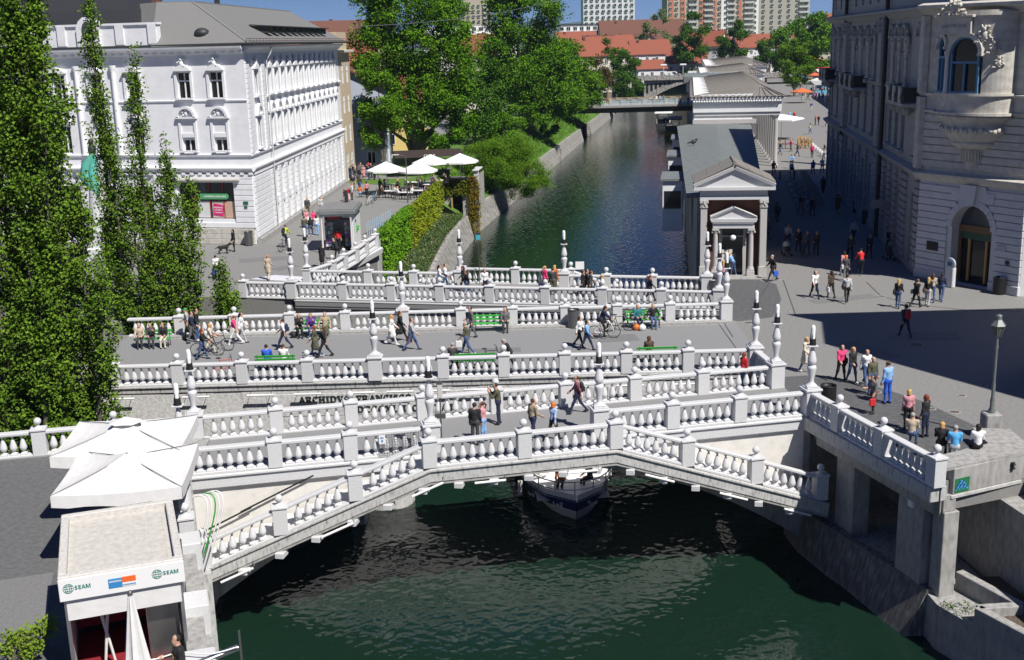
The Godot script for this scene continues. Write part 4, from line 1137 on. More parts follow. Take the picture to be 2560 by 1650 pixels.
# ---------------------------------------------------------------- right-hand building and the market arcade
func build_right_building() -> void:
	var b := thing("ornate_building", "tall ornate grey-beige corner building with a rounded oriel over an arched pharmacy door", "building", V(25.77, 0, -72.03))
	var S: Material = mats.facade_stone; var G: Material = mats.facade_grey
	var H := 20.6
	# street facade, x = -s so that z points to the street
	var st := Node3D.new(); st.name = "street_facade"; b.add_child(st)
	st.basis = Basis(V(-.1503, 0, .9886), Vector3.UP, V(-.9886, 0, -.1503))
	var L := 49.0
	var ops := []
	var win2 := [2.0, 7.0, 9.5, 12.0, 20.0, 24.0, 28.0, 32.0, 38.0, 42.0, 46.0]
	for s in win2:
		ops.append([-s - .6, 11.75, 1.2, 3.0]); ops.append([-s - .6, 7.4, 1.2, 2.6]); ops.append([-s - .55, 17.3, 1.1, 2.4])
		ops.append([-s - .7, .5, 1.4, 4.6])
	var m := MB.new(); wall_open(m, -L, 0, 0, H, ops, .4)
	for o in ops:
		if o[1] < 1: arch_fill(m, o[0] + .7, o[1] + 3.9, .7, -.02)
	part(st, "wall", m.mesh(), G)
	for o in ops: window_at(st, o[0], o[1], o[2], o[3], .4, mats.dark_paint, mats.glass_dark, "cross")
	var bd := MB.new()
	band(bd, -L, .15, [0, 6.15, .15, 6.15, .45, 6.45, .5, 6.62, .1, 6.75, 0, 6.75])
	band(bd, -L, .1, [0, 11.25, .2, 11.25, .26, 11.42, 0, 11.5])
	band(bd, -L, .15, [0, 16.0, .15, 16.0, .45, 16.3, .7, 16.42, .7, 16.55, 0, 16.75])
	band(bd, -L, .2, [0, 20.0, .3, 20.0, .8, 20.5, .8, 20.7, 0, 20.7])
	part(st, "cornice", bd.mesh(), G)
	var crs := MB.new().box(Vector3.ZERO, V(1.05, .39, .26), BI, .03).mesh()
	var gaps := [.55, 4.6, 5.7, 8.25, 10.75, 13.2, 18.3, 22.0, 26.0, 30.0, 34.2, 36.4, 40.0, 44.0]
	for s in gaps:
		for r in 12: part(st, "course", crs, G, T(V(-s, .7 + r * .46, .06)))
	var crl := MB.new().box(Vector3.ZERO, V(1.6, .42, .5), BI, .03).mesh()
	for s in [15.6, 35.0]:
		for r in 12: part(st, "course", crl, G, T(V(-s, .7 + r * .46, .2)))
		pbox(st, "pilaster", V(-s, 13.7, .22), V(1.5, 4.6, .5), G, BI, .03); pbox(st, "pilaster", V(-s, 9.0, .22), V(1.5, 4.4, .5), G, BI, .03)
		part(st, "capital", ornament(21, 1.5, 1.2, 22, .3), G, T(V(-s, 14.9, .45)))
	pbox(st, "pilaster", V(-.4, 13.7, .16), V(1.1, 4.6, .4), S, BI, .03); pbox(st, "pilaster", V(-.4, 9.0, .16), V(1.1, 4.4, .4), S, BI, .03)
	var colm := MB.new().lathe([W(.2, 0), W(.2, .1), W(.14, .18), W(.12, 1.95), W(.17, 2.05), W(.2, 2.2), W(.12, 2.25), W(.2, 2.6), W(.24, 3.0), W(.15, 3.2)], 10).mesh()
	for s in [5.75, 10.7, 8.2, 22.0, 26.0, 30.0, 40.0, 44.0]:
		part(st, "column", colm, S, T(V(-s, 11.6, .25)))
		part(st, "capital", ornament(22, .6, .9, 14, .2), G, T(V(-s, 14.5, .25)))
		pbox(st, "sill_block", V(-s, 11.35, .3), V(.7, .3, .5), G, BI, .03)
	var hd := MB.new(); arch_ring(hd, 0, 0, .62, .85, 0, .3, 10); hd.box(V(0, -.05, .12), V(2.0, .12, .34)); hd.box(V(0, -3.2, .12), V(1.8, .12, .34))
	var hdm := hd.mesh()
	for s in win2:
		part(st, "window_hood", hdm, G, T(V(-s, 14.8, .02)))
		pbox(st, "window_sill", V(-s, 7.28, .12), V(1.6, .16, .4), G, BI, .02)
		pbox(st, "window_lintel", V(-s, 10.2, .12), V(1.7, .2, .36), G, BI, .03)
		part(st, "relief", ornament(23, .9, .7, 14, .18), G, T(V(-s, 10.35, .05)))
	# balconies with black ironwork
	for q in [[4.1, 6.2], [28.0, 9.0], [45.0, 6.0]]:
		var x: float = -q[0]
		var bl := pbox(st, "balcony", V(x, 10.62, .6), V(q[1], .22, 1.2), G, BI, .03)
		var rl := MB.new()
		rl.box(V(0, 1.1, .52), V(q[1] - .1, .07, .07)); rl.box(V(0, .2, .52), V(q[1] - .1, .05, .05))
		var k: float = -q[1] / 2 + .1
		while k < q[1] / 2:
			rl.tube([V(k, .1, .52), V(k + .05, .5, .60), V(k - .03, .8, .5), V(k, 1.1, .52)], [.022, .03, .03, .022], 4); k += .13
		for e in [-1, 1]: rl.box(V(e * (q[1] / 2 - .06), .65, 0), V(.05, .9, 1.0))
		part(bl, "railing", rl.mesh(), mats.black_metal)
		for e in [-.35, 0.0, .35]:
			pbox(bl, "pier", V(e * q[1], .62, .5), V(.5, 1.05, .35), S, BI, .03)
			part(bl, "scroll", MB.new().lathe([W(0, -.2), W(.3, -.2), W(.3, .2), W(0, .2)], 12).mesh(), G, Transform3D(Basis(V(0, 0, 1), PI / 2), V(e * q[1], -.4, .1)))
	for s in [13.9, 35.9]:
		part(st, "downpipe", MB.new().tube([V(-s, .2, .28), V(-s, 20.6, .28)], [.16, .16], 8).mesh(), mats.black_metal)
	pbox(st, "hanging_sign", V(-10.6, 3.1, .8), V(.06, .62, 1.0), mat("sign_grey", C3(.25, .28, .27), .5))
	# chamfered corner
	var cf := Node3D.new(); cf.name = "corner_facade"; b.add_child(cf)
	var cd := V(3.77, 0, 6.63).normalized()
	cf.basis = Basis(cd, Vector3.UP, V(-cd.z, 0, cd.x))
	var cl := 7.63; var cx := 4.05
	var cm := MB.new()
	wall_open(cm, 0, cl, 0, 6.2, [[cx - 1.42, 0, 2.84, 4.92]], .9)
	arch_fill(cm, cx, 3.5, 1.42, 0)
	for k in 14:
		var t0 := PI * k / 14; var t1 := PI * (k + 1) / 14
		cm.face(V(cx + cos(t0) * 1.42, 3.5 + sin(t0) * 1.42, 0), V(cx + cos(t1) * 1.42, 3.5 + sin(t1) * 1.42, 0), V(cx + cos(t1) * 1.42, 3.5 + sin(t1) * 1.42, -.9), V(cx + cos(t0) * 1.42, 3.5 + sin(t0) * 1.42, -.9), V(-cos(t0), -sin(t0), 0))
	part(cf, "lower_wall", cm.mesh(), mats.shop_wall)
	var cu := MB.new(); wall_open(cu, 0, cl, 6.2, H, [[1.0, 17.3, 1.3, 2.6], [3.1, 17.3, 1.7, 2.6], [5.5, 17.3, 1.3, 2.6]], .35)
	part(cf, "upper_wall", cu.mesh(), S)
	for o in [[1.0, 17.3, 1.3, 2.6], [3.1, 17.3, 1.7, 2.6], [5.5, 17.3, 1.3, 2.6]]: window_at(cf, o[0], o[1], o[2], o[3], .35, mats.blue_frame, mats.glass_dark, "cross")
	# courses on the lower wall
	for r in 13:
		var y := .62 + r * .425
		var dx := 1.42 + .34
		if y > 3.5: dx = sqrt(maxf(0.0, 1.8 * 1.8 - (y - 3.5) * (y - 3.5)))
		for s in [[.02, cx - dx], [cx + dx, cl - .02]]:
			if s[1] - s[0] > .1: pbox(cf, "course", V((s[0] + s[1]) / 2, y, .03), V(s[1] - s[0], .38, .16), mats.shop_wall, BI, .02)
	for k in 13:
		var a := PI * (k + .5) / 13
		var v := MB.new(); arch_ring(v, cx, 3.5, 1.40, 1.80, -.05, .14, 2, a - PI / 26 + .01, a + PI / 26 - .01)
		part(cf, "voussoir", v.mesh(), mats.shop_wall)
	part(cf, "keystone_panel", MB.new().extrude(P2([-1.5, 5.1, -1.5, 5.75, -1.0, 5.75, -.85, 6.12, .85, 6.12, 1.0, 5.75, 1.5, 5.75, 1.5, 5.1, .9, 5.25, -.9, 5.25]), V(cx, 0, .02), V(cx, 0, .16), V(1, 0, 0)).mesh(), mats.shop_wall)
	part(cf, "keystone", MB.new().extrude(P2([-.25, 4.95, .25, 4.95, .4, 6.15, -.4, 6.15]), V(cx, 0, .1), V(cx, 0, .38), V(1, 0, 0)).mesh(), mats.stone_fine)
	pbox(cf, "plinth", V(1.3, .28, .06), V(2.6, .56, .24), mats.stone, BI, .03); pbox(cf, "plinth", V(6.6, .28, .06), V(2.1, .56, .24), mats.stone, BI, .03)
	for pf in [[0, 6.15, .15, 6.15, .45, 6.45, .5, 6.62, .1, 6.75, 0, 6.75], [0, 16.0, .15, 16.0, .6, 16.3, .95, 16.42, .95, 16.6, 0, 16.85], [0, 10.3, .12, 10.3, .2, 10.42, 0, 10.5], [0, 11.3, .12, 11.3, .2, 11.44, 0, 11.5]]:
		var cb := MB.new(); band(cb, -.2, cl + .2, pf); part(cf, "cornice", cb.mesh(), S)
	for r in 7:
		pbox(cf, "course", V(cl / 2, 7.2 + r * .46, .02), V(cl, .395, .18), S, BI, .02)
	# door
	var dr := pbox(cf, "door_frame", V(cx, 3.38, -.7), V(2.8, .42, .16), mats.wood)
	pbox(dr, "jamb", V(-1.32, -1.7, 0), V(.2, 3.0, .14), mats.wood); pbox(dr, "jamb", V(1.32, -1.7, 0), V(.2, 3.0, .14), mats.wood); pbox(dr, "jamb", V(-.62, -1.9, 0), V(.14, 2.6, .13), mats.wood_light); pbox(dr, "jamb", V(.62, -1.9, 0), V(.14, 2.6, .13), mats.wood_light)
	pbox(dr, "sign_band", V(0, -.42, .04), V(2.5, .4, .06), mat("sign_band", C3(.008, .06, .035), .4))
	pbox(dr, "pane", V(0, -1.7, -.1), V(2.7, 3.4, .04), mats.glass_dark)
	var fl := MB.new(); disc(fl, cx, 3.5, 1.42, -.74, true)
	part(cf, "fanlight", fl.mesh(), mats.glass_grey)
	pbox(cf, "plaque", V(1.33, 2.12, .13), V(.85, .55, .06), mats.black_metal); pbox(cf, "notice", V(6.3, 2.67, .13), V(.6, .3, .05), mat("notice_grey", C3(.4, .42, .44), .5))
	pbox(cf, "cross_sign", V(6.77, 1.85, .12), V(.3, .3, .04), mat("cross_plate", C3(.2, .14, .1), .5)); pbox(cf, "cross_bar", V(6.77, 1.85, .15), V(.24, .07, .03), mats.black_metal); pbox(cf, "cross_bar", V(6.77, 1.85, .152), V(.07, .24, .03), mats.black_metal)
	# oriel: curved bay on a basket corbel
	var orl := Node3D.new(); orl.name = "oriel"; cf.add_child(orl)
	var oc := 3.72
	var curve := func(t: float, rx: float, rz: float) -> Vector3: return V(oc - cos(t) * rx, 0, sin(t) * rz)
	var ow := MB.new()
	var N := 24
	var arc_span := PI
	for k in N:
		var t0 := arc_span * k / N; var t1 := arc_span * (k + 1) / N
		var a: Vector3 = curve.call(t0, 2.55, 1.5); var c: Vector3 = curve.call(t1, 2.55, 1.5)
		var n := V(-cos((t0 + t1) / 2), 0, sin((t0 + t1) / 2) * 1.6).normalized()
		var tm := (t0 + t1) / 2
		var open := (tm > .53 and tm < 1.08) or (tm > 1.24 and tm < 2.04)
		if open:
			ow.quad(a + V(0, 10.3, 0), c + V(0, 10.3, 0), c + V(0, 11.5, 0), a + V(0, 11.5, 0), n)
			ow.quad(a + V(0, 14.7, 0), c + V(0, 14.7, 0), c + V(0, 16.2, 0), a + V(0, 16.2, 0), n)
		else: ow.quad(a + V(0, 10.3, 0), c + V(0, 10.3, 0), c + V(0, 16.2, 0), a + V(0, 16.2, 0), n)
	part(orl, "wall", ow.mesh(), S)
	for q in [[.80, 1.15, 2.35], [1.64, 1.9, 2.55]]:
		var p: Vector3 = curve.call(q[0], 2.55, 1.5)
		var nn := V(-cos(q[0]) / 2.55, 0, sin(q[0]) / 1.5).normalized()
		var bs := Basis(Vector3.UP.cross(nn).normalized(), Vector3.UP, nn)
		var w: float = q[1]; var ht := 3.2 - w / 2
		var f := MB.new()
		for e in [-1, 1]: f.box(V(e * (w / 2 - .05), ht / 2, -.1), V(.12, ht, .14))
		f.box(V(0, ht * .78, -.09), V(w, .12, .14)); f.box(V(0, .06, -.1), V(w - .1, .12, .13)); f.box(V(0, ht * .39, -.09), V(.1, ht * .76, .13))
		arch_ring(f, 0, ht, w / 2 - .1, w / 2 + .02, -.17, -.03, 12)
		var wo := part(orl, "window", f.mesh(), mats.blue_frame, Transform3D(bs, p + V(0, 11.55, 0)))
		var g := MB.new(); g.box(V(0, ht / 2, -.2), V(w, ht, .02)); disc(g, 0, ht, w / 2, -.19, true)
		part(wo, "pane", g.mesh(), mats.glass_dark)
		var su := MB.new(); arch_ring(su, 0, ht, w / 2, w / 2 + .26, -.2, .12, 14); arch_fill(su, 0, ht, w / 2 + .24, -.02)
		for e in [-1, 1]: su.box(V(e * (w / 2 + .13), ht - .05, .02), V(.3, .16, .32))
		part(wo, "surround", su.mesh(), S)
	var cp: Vector3 = curve.call(1.16, 2.62, 1.58)
	part(orl, "column", MB.new().lathe([W(.2, 11.5), W(.18, 11.6), W(.14, 11.7), W(.125, 13.6), W(.2, 13.8), W(.2, 13.95)], 12, cp).mesh(), mats.stone_fine)
	for yv in [[10.3, .16, .2], [11.42, .14, .12], [15.9, .2, .15]]:
		var lg := MB.new()
		for k in N:
			var t0 := PI * k / N; var t1 := PI * (k + 1) / N
			var n := V(-cos((t0 + t1) / 2), 0, sin((t0 + t1) / 2)).normalized()
			var a: Vector3 = curve.call(t0, 2.55 + yv[2], 1.5 + yv[2]); var c: Vector3 = curve.call(t1, 2.55 + yv[2], 1.5 + yv[2])
			var ai: Vector3 = curve.call(t0, 2.5, 1.45); var ci: Vector3 = curve.call(t1, 2.5, 1.45)
			var y0 := V(0, yv[0], 0); var y1 := V(0, yv[0] + yv[1], 0)
			lg.quad(a + y0, c + y0, c + y1, a + y1, n); lg.quad(ai + y1, ci + y1, c + y1, a + y1, Vector3.UP); lg.quad(ai + y0, ci + y0, c + y0, a + y0, Vector3.DOWN)
		part(orl, "ledge", lg.mesh(), S)
	# name tablet, garlands
	var tp := curve.call(1.5, 2.62, 1.6) as Vector3
	pbox(orl, "tablet", tp + V(-.3, 15.35, .05), V(2.2, .9, .2), S, ry(.05), .02); pbox(orl, "tablet_cap", tp + V(-.3, 15.88, .1), V(2.6, .14, .4), S, ry(.05), .02)
	text_on(orl, "OBRTNI DOM", tp + V(-.3, 15.35, .17), 1.6, mats.facade_grey, ry(.05), "lettering", true)
	part(orl, "cherub_relief", ornament(31, 2.0, .8, 26, .35), S, Transform3D(ry(.05), tp + V(-.3, 15.95, .2)))
	for q in [[2.1, 14.9, 1.0], [2.35, 14.3, .8], [2.5, 13.5, .7], [.5, 15.0, .7]]:
		var p: Vector3 = curve.call(q[0], 2.6, 1.55)
		var nn := V(-cos(q[0]), 0, sin(q[0])).normalized()
		part(orl, "garland", ornament(32, 1.0, .9, 26, .12), S, Transform3D(Basis(Vector3.UP.cross(nn), Vector3.UP, nn).scaled_local(Vector3.ONE * q[2]), p + V(0, q[1] - .5, 0)))
	# corbel: stacked half-round basket
	var kb := MB.new()
	kb.lathe([W(.05, 6.72), W(.28, 6.9), W(.45, 7.15), W(.42, 7.3), W(.62, 7.5), W(.78, 7.9), W(.95, 8.25), W(1.15, 8.35), W(1.5, 8.5), W(1.6, 8.65), W(1.5, 8.72)], 24)
	kb.lathe([W(1.5, 8.72), W(1.75, 8.9), W(2.15, 9.35), W(2.2, 9.55), W(2.05, 9.6), W(2.1, 9.75), W(2.4, 10.05), W(2.6, 10.12), W(2.6, 10.3), W(0, 10.3)], 24)
	part(orl, "corbel", kb.mesh(), S, Transform3D(Basis.from_scale(V(1, 1, .62)), V(oc, 0, -.1)))
	for k in 22:
		var t := PI * (k + .5) / 22
		part(orl, "leaf", MB.new().blob(Vector3.ZERO, V(.17, .17, .1), 6, 4).mesh(), S, Transform3D(ry(t - PI / 2), V(oc - cos(t) * 2.2, 9.38 + .08 * (k % 2), sin(t) * 1.32)))
		if k % 2 == 0: part(orl, "flute", MB.new().tube([V(0, 0, 0), V(0, .8, .0)], [.03, .05], 5).mesh(), S, Transform3D(Basis(V(1, 0, 0), .2), V(oc - cos(t) * .74, 7.5, sin(t) * .42)))
	# third face, right of the corner, and the building mass
	var rw := MB.new()
	rw.quad(V(3.77, 0, 6.63), V(34, 0, 9.5), V(34, H, 9.5), V(3.77, H, 6.63), V(-.09, 0, 1))
	part(b, "side_wall", rw.mesh(), mats.shop_wall)
	part(b, "roof", MB.new().prism(P2([.3, -.3, 3.9, 6.2, 34, 9.0, 34, -47, 7.4, -48.4]), H - .4, H).mesh(), mats.slate)
	part(b, "end_wall", MB.new().prism(P2([7.0, -47.0, 34, -46.5, 34, -48.2, 7.36, -48.44]), 0, H - .4).mesh(), G)
	# unseen neighbours whose shade falls on the square and the market street
	var nb := thing("corner_house", "tall plain corner house casting its shade across the square", "building")
	part(nb, "wall", MB.new().prism(P2([24.0, -51.4, 25.6, -50.0, 24.5, -45.0, 30.4, -35.2, 46, -30, 46, -51.2]), 0, 17.6).mesh(), mats.facade_grey)
	part(nb, "roof", MB.new().prism(P2([24.0, -51.5, 25.6, -50.1, 24.4, -45.0, 30.3, -35.0, 46.3, -29.7, 46.3, -51.4]), 17.6, 18.0).mesh(), mats.slate)
	var n2 := thing("market_house", "grey town house shading the far end of the market street", "building")
	part(n2, "wall", MB.new().prism(P2([70, -205, 84, -280, 100, -280, 90, -203]), 0, 17).mesh(), mats.facade_grey)
	part(n2, "roof", MB.new().prism(P2([69.6, -204.6, 83.7, -280.4, 100.4, -280.4, 90.4, -202.6]), 17, 17.5).mesh(), mats.slate)

func column_mesh(r: float, h: float, ionic: bool) -> Mesh:
	var key := "col%.2f_%.2f_%s" % [r, h, ionic]
	if not meshes.has(key):
		var m := MB.new()
		m.box(V(0, .06, 0), V(r * 2.7, .12, r * 2.7), BI, .01)
		m.lathe([W(r * 1.3, .12), W(r * 1.32, .2), W(r * 1.05, .26), W(r, .34), W(r * .97, h * .5), W(r * .84, h - .35), W(r * .95, h - .3), W(r * 1.1, h - .22), W(r * 1.2, h - .12)], 16)
		m.box(V(0, h - .06, 0), V(r * 2.6, .12, r * 2.6), BI, .01)
		if ionic:
			for e in [-1, 1]:
				for z in [-.8, .8]: m.blob(V(e * r * 1.25, h - .22, z * r), V(r * .42, r * .42, r * .25), 8, 6)
		meshes[key] = m.mesh()
	return meshes[key]

func pediment(mb: MB, w: float, y: float, rise: float, z0: float, z1: float, t: float) -> void:
	mb.extrude(P2([-w, y, w, y, 0, y + rise]), V(0, 0, z0), V(0, 0, z1 - t), V(1, 0, 0))
	for e in [-1.0, 1.0]:
		var a := V(e * w, y, 0); var b := V(0, y + rise, 0)
		var n := V(e * rise, w, 0).normalized()
		mb.extrude(P2([0, 0, 0, z1 - z0, t, z1 - z0 + .06, t, 0]), a + V(0, 0, z0) - V(0, 0, 0), b + V(0, 0, z0), n, V(0, 0, 1))
	mb.box(V(0, y - t * .5, (z0 + z1) / 2), V(w * 2 + .1, t, z1 - z0 + .1))

func build_market() -> void:
	var b := thing("market_portico", "white market portico with a small pediment nested under a larger gable", "portico", V(14.37, 0, -73.35), -.13)
	var S: Material = mats.stone; var W: Material = mats.facade_white
	# pilasters
	for e in [-1, 1]:
		pbox(b, "pilaster", V(e * 1.88, 2.6, 0), V(.42, 4.4, .6), mats.terrazzo, BI, .015)
		pbox(b, "pilaster_base", V(e * 1.88, .35, .02), V(.52, .7, .72), mats.terrazzo, BI, .02)
		pbox(b, "pilaster_ring", V(e * 1.88, 4.55, .02), V(.5, .1, .68), mats.terrazzo, BI, .02)
		part(b, "capital", ornament(41, .42, .36, 18, .12), mats.terrazzo, T(V(e * 1.88, 4.62, .24)))
		pbox(b, "capital_block", V(e * 1.88, 4.9, .02), V(.56, .24, .7), mats.terrazzo, BI, .03)
		pbox(b, "side_wall", V(e * 1.85, 2.5, -2.4), V(.34, 5.0, 4.2), mats.brick_wall)
	pbox(b, "architrave", V(0, 5.12, -.05), V(4.3, .22, .8), S, BI, .02)
	pbox(b, "frieze", V(0, 5.42, -.08), V(4.2, .4, .7), S, BI, .02)
	var dn := MB.new(); var x := -2.1
	while x < 2.15: dn.box(V(x, 5.68, .33), V(.09, .1, .12)); x += .16
	part(b, "dentils", dn.mesh(), S).set_meta("kind", "stuff")
	var pm := MB.new(); pediment(pm, 2.5, 5.85, 1.1, -.6, .55, .2)
	part(b, "pediment", pm.mesh(), S)
	# gable roof of concrete slabs
	for e in [-1.0, 1.0]:
		for k in 4:
			for j in 3:
				var t0 := j / 3.0; var t1 := (j + .98) / 3.0
				var z0 := .35 - k * .95; var z1 := z0 - .93
				var f := func(t: float) -> Vector3: return V(e * 2.55 * (1 - t), 5.98 + 1.2 * t + .08, 0)
				var a: Vector3 = f.call(t0); var c: Vector3 = f.call(t1)
				var m := MB.new()
				m.box((a + c) / 2 + V(0, .06, (z0 + z1) / 2), V(a.distance_to(c), .13, .93), along(a, c), .02)
				part(b, "roof_slab", m.mesh(), mats.roof_concrete)
	part(b, "ridge_cap", MB.new().tube([V(0, 7.35, .4), V(0, 7.35, -3.5)], [.12, .12], 6).mesh(), mats.roof_concrete)
	# inner aedicule: two columns and a small pediment
	for e in [-1, 1]:
		part(b, "column", column_mesh(.17, 2.75, true), mats.terrazzo, T(V(e * 1.12, .42, .25)))
		pbox(b, "column_base", V(e * 1.12, .21, .25), V(.5, .42, .5), mats.terrazzo, BI, .02)
	pbox(b, "inner_architrave", V(0, 3.38, .1), V(2.62, .4, .62), S, BI, .02)
	pbox(b, "inner_cornice", V(0, 3.68, .14), V(2.85, .16, .8), S, BI, .02)
	dn = MB.new(); x = -1.25
	while x < 1.3: dn.box(V(x, 3.56, .47), V(.07, .07, .1)); x += .13
	part(b, "inner_dentils", dn.mesh(), S).set_meta("kind", "stuff")
	pm = MB.new(); pediment(pm, 1.42, 3.84, .62, -.3, .5, .12)
	part(b, "inner_pediment", pm.mesh(), S)
	pbox(b, "back_wall", V(0, 2.5, -.55), V(3.4, 5.0, .1), mats.brick_wall)
	pbox(b, "door_surround", V(0, 1.7, -.46), V(1.75, 3.4, .1), mats.terrazzo, BI, .02)
	var dr := pbox(b, "door", V(0, 1.25, -.42), V(1.3, 2.5, .08), mats.glass_dark)
	pbox(dr, "handle", V(.1, 0, .06), V(.03, .3, .04), mats.steel)
	window_at(b, -.65, 2.62, 1.3, .75, .42, mats.dark_paint, mats.glass_dark, "grid")
	part(b, "lamp_globe", MB.new().blob(V(0, 2.55, .1), Vector3.ONE * .19, 12, 8).mesh(), mats.globe)
	pbox(b, "step", V(0, .06, .7), V(3.6, .12, 1.2), mats.concrete, BI, .02)
	# low wing with a zinc roof
	var w := thing("market_wing", "low market wing with a wide flat grey sheet roof beside the river", "building")
	part(w, "wall", MB.new().prism(P2([12.6, -76.8, 16.2, -76.2, 30.0, -147, 21.0, -137]), -6.8, 4.75).mesh(), mats.facade_grey)
	var rf := MB.new()
	var q := [V(11.9, 4.85, -76.9), V(17.0, 4.85, -76.3), V(31.3, 4.95, -150.5), V(20.0, 4.95, -137.0)]
	var ri := [V(14.5, 4.98, -76.6), V(25.6, 5.08, -143)]
	rf.face(q[0], ri[0], ri[1], q[3], V(-.1, 1, 0)); rf.face(ri[0], q[1], q[2], ri[1], V(.1, 1, 0))
	rf.tri(q[0], ri[0], q[1], V(0, 0, 1))
	var u := V(0, -.16, 0)
	for k in 4: rf.face(q[k], q[(k + 1) % 4], q[(k + 1) % 4] + u, q[k] + u, (q[k] + q[(k + 1) % 4]) * .5 - V(21, 4.9, -110))
	part(w, "roof", rf.mesh(), mats.zinc)
	var sm := MB.new()
	for k in 62:
		var t := k / 62.0
		beam(sm, q[0].lerp(q[3], t) + V(0, .012, 0), ri[0].lerp(ri[1], t) + V(0, .012, 0), .03, .02)
		beam(sm, ri[0].lerp(ri[1], t) + V(0, .012, 0), q[1].lerp(q[2], t) + V(0, .012, 0), .03, .02)
	part(w, "roof_seams", sm.mesh(), mats.zinc).set_meta("kind", "stuff")
	# river-side bay boxes
	for k in 3:
		var p := V(13.6, 0, -93.0).lerp(V(19.6, 0, -130), k / 2.0)
		var bx := pbox(w, "bay", p + V(-.3, 2.2, 0), V(1.6, 4.0, 5.0), mats.facade_white, ry(-.16), .03)
		pbox(bx, "window_band", V(-.81, .5, 0), V(.04, 1.4, 4.4), mats.glass_dark); pbox(bx, "window_band", V(0, .5, 2.51), V(1.3, 1.4, .04), mats.glass_dark)
		pbox(bx, "cap", V(0, 2.08, 0), V(1.9, .16, 5.4), mats.zinc)
	# colonnaded hall blocks
	var yw := -.155
	var blocks := [[V(22.0, 0, -138.0), 10.2, 62.0, 8.4, "first white market hall with a tiled hipped roof behind the sheet roof"], [V(37.5, 0, -228), 12.0, 40.0, 8.2, "middle white market hall behind the first tiled roof"], [V(46.5, 0, -275), 14.0, 70.0, 8.4, "curving far white market hall with a long colonnade"]]
	for i in 3:
		var bl: Array = blocks[i]
		var t := thing("market_hall", bl[4], "building", bl[0], yw)
		var wd: float = bl[1]; var ln: float = bl[2]; var h: float = bl[3]
		pbox(t, "wall", V(wd * .5 - 1.6, h / 2 - 3.5, -ln / 2), V(wd - 3.4, h + 7, ln - .6), W)
		pbox(t, "entablature", V(wd / 2, h - 1.3, -ln / 2), V(wd, 1.5, ln), W, BI, .04)
		pbox(t, "architrave", V(wd / 2, h - 2.25, -ln / 2), V(wd - .3, .4, ln - .3), S, BI, .03)
		pbox(t, "cornice", V(wd / 2, h - .42, -ln / 2), V(wd + .7, .26, ln + .7), W, BI, .04)
		# hipped roof of ribbed slabs
		var hr := h - .28
		var c := [V(-.4, hr, .4), V(wd + .4, hr, .4), V(wd + .4, hr, -ln - .4), V(-.4, hr, -ln - .4)]
		var rd := [V(wd * .8, hr + 1.05, -wd * .6), V(wd * .8, hr + 1.05, -ln + wd * .5)]
		for s in [[c[0], c[1], rd[0], rd[0]], [c[1], c[2], rd[1], rd[0]], [c[2], c[3], rd[1], rd[1]], [c[3], c[0], rd[0], rd[1]]]:
			var m := MB.new(); 
			if s[2] == s[3]: m.tri(s[0], s[1], s[2], ((s[1] - s[0]).cross(s[2] - s[0]).normalized()) * signf((s[1] - s[0]).cross(s[2] - s[0]).y))
			else: m.face(s[0], s[1], s[2], s[3], Vector3.UP)
			var ro := part(t, "roof", m.mesh(), mats.roof_concrete)
			var rib := MB.new()
			for k in 13:
				var f := (k + .5) / 13.0
				beam(rib, (s[0] as Vector3).lerp(s[1], f) + V(0, .05, 0), (s[3] as Vector3).lerp(s[2], f) + V(0, .05, 0), .16, .12)
			part(ro, "ribs", rib.mesh(), mats.roof_concrete)
			var hp := MB.new(); beam(hp, s[1] + V(0, .08, 0), s[2] + V(0, .08, 0), .32, .2)
			part(ro, "hip_cap", hp.mesh(), mats.roof_concrete)
		var tk := MB.new(); x = -.2
		while x < wd + .3: tk.blob(V(x, hr + .06, .45), V(.14, .13, .1), 6, 4); x += .42
		part(t, "eaves_tiles", tk.mesh(), mats.roof_concrete).set_meta("kind", "stuff")
		if i == 0:
			var sv := MB.new(); x = .1
			while x < wd: sv.blob(V(x, h - .75, .32), V(.14, .14, .12), 6, 4); x += .3
			part(t, "scallops", sv.mesh(), W).set_meta("kind", "stuff")
			pbox(t, "lower_band", V(wd * .36, 5.3, -.2), V(wd * .72, .5, .5), mats.terrazzo)
		var n := int(ln / 3.4)
		for k in n:
			part(t, "column", column_mesh(.27, h - 2.45, false), mats.terrazzo, T(V(wd - .55, 0, -.55 - k * (ln - 1.1) / (n - 1))))
	var lk := thing("skylight_house", "long low grey sheet-clad lantern roof between the market halls", "building", V(33.0, 6.0, -205), yw)
	pbox(lk, "base", V(3, .8, 0), V(9, 1.6, 14), W); pbox(lk, "cap", V(3, 2.1, 0), V(10, 1.2, 15), mats.zinc, BI, .1)

var leaf_tris := 0

# ---------------------------------------------------------------- trees and plants
func leaf_mesh(key: String, sd: int, n: int, spread: float, lw: float, ll: float) -> Mesh:
	if meshes.has(key): return meshes[key]
	var r := RandomNumberGenerator.new(); r.seed = sd
	var m := MB.new()
	for k in n:
		var d := V(r.randf_range(-1, 1), r.randf_range(-1, 1), r.randf_range(-1, 1)) * spread
		var b := Basis.from_euler(V(r.randf_range(-1.1, 1.1), r.randf_range(0, TAU), r.randf_range(-.9, .9)))
		var s := r.randf_range(.7, 1.25)
		var a := d + b * V(0, 0, -ll * .5) * s; var c := d + b * V(0, 0, ll * .5) * s
		var e := d + b * V(lw * .5, .12 * lw, -ll * .06) * s; var f := d + b * V(-lw * .5, .12 * lw, -ll * .06) * s
		var up: Vector3 = b * Vector3.UP
		m.tri(a, e, c, (up + b * V(-.25, 0, 0)).normalized()); m.tri(a, c, f, (up + b * V(.25, 0, 0)).normalized())
	meshes[key] = m.mesh()
	return meshes[key]

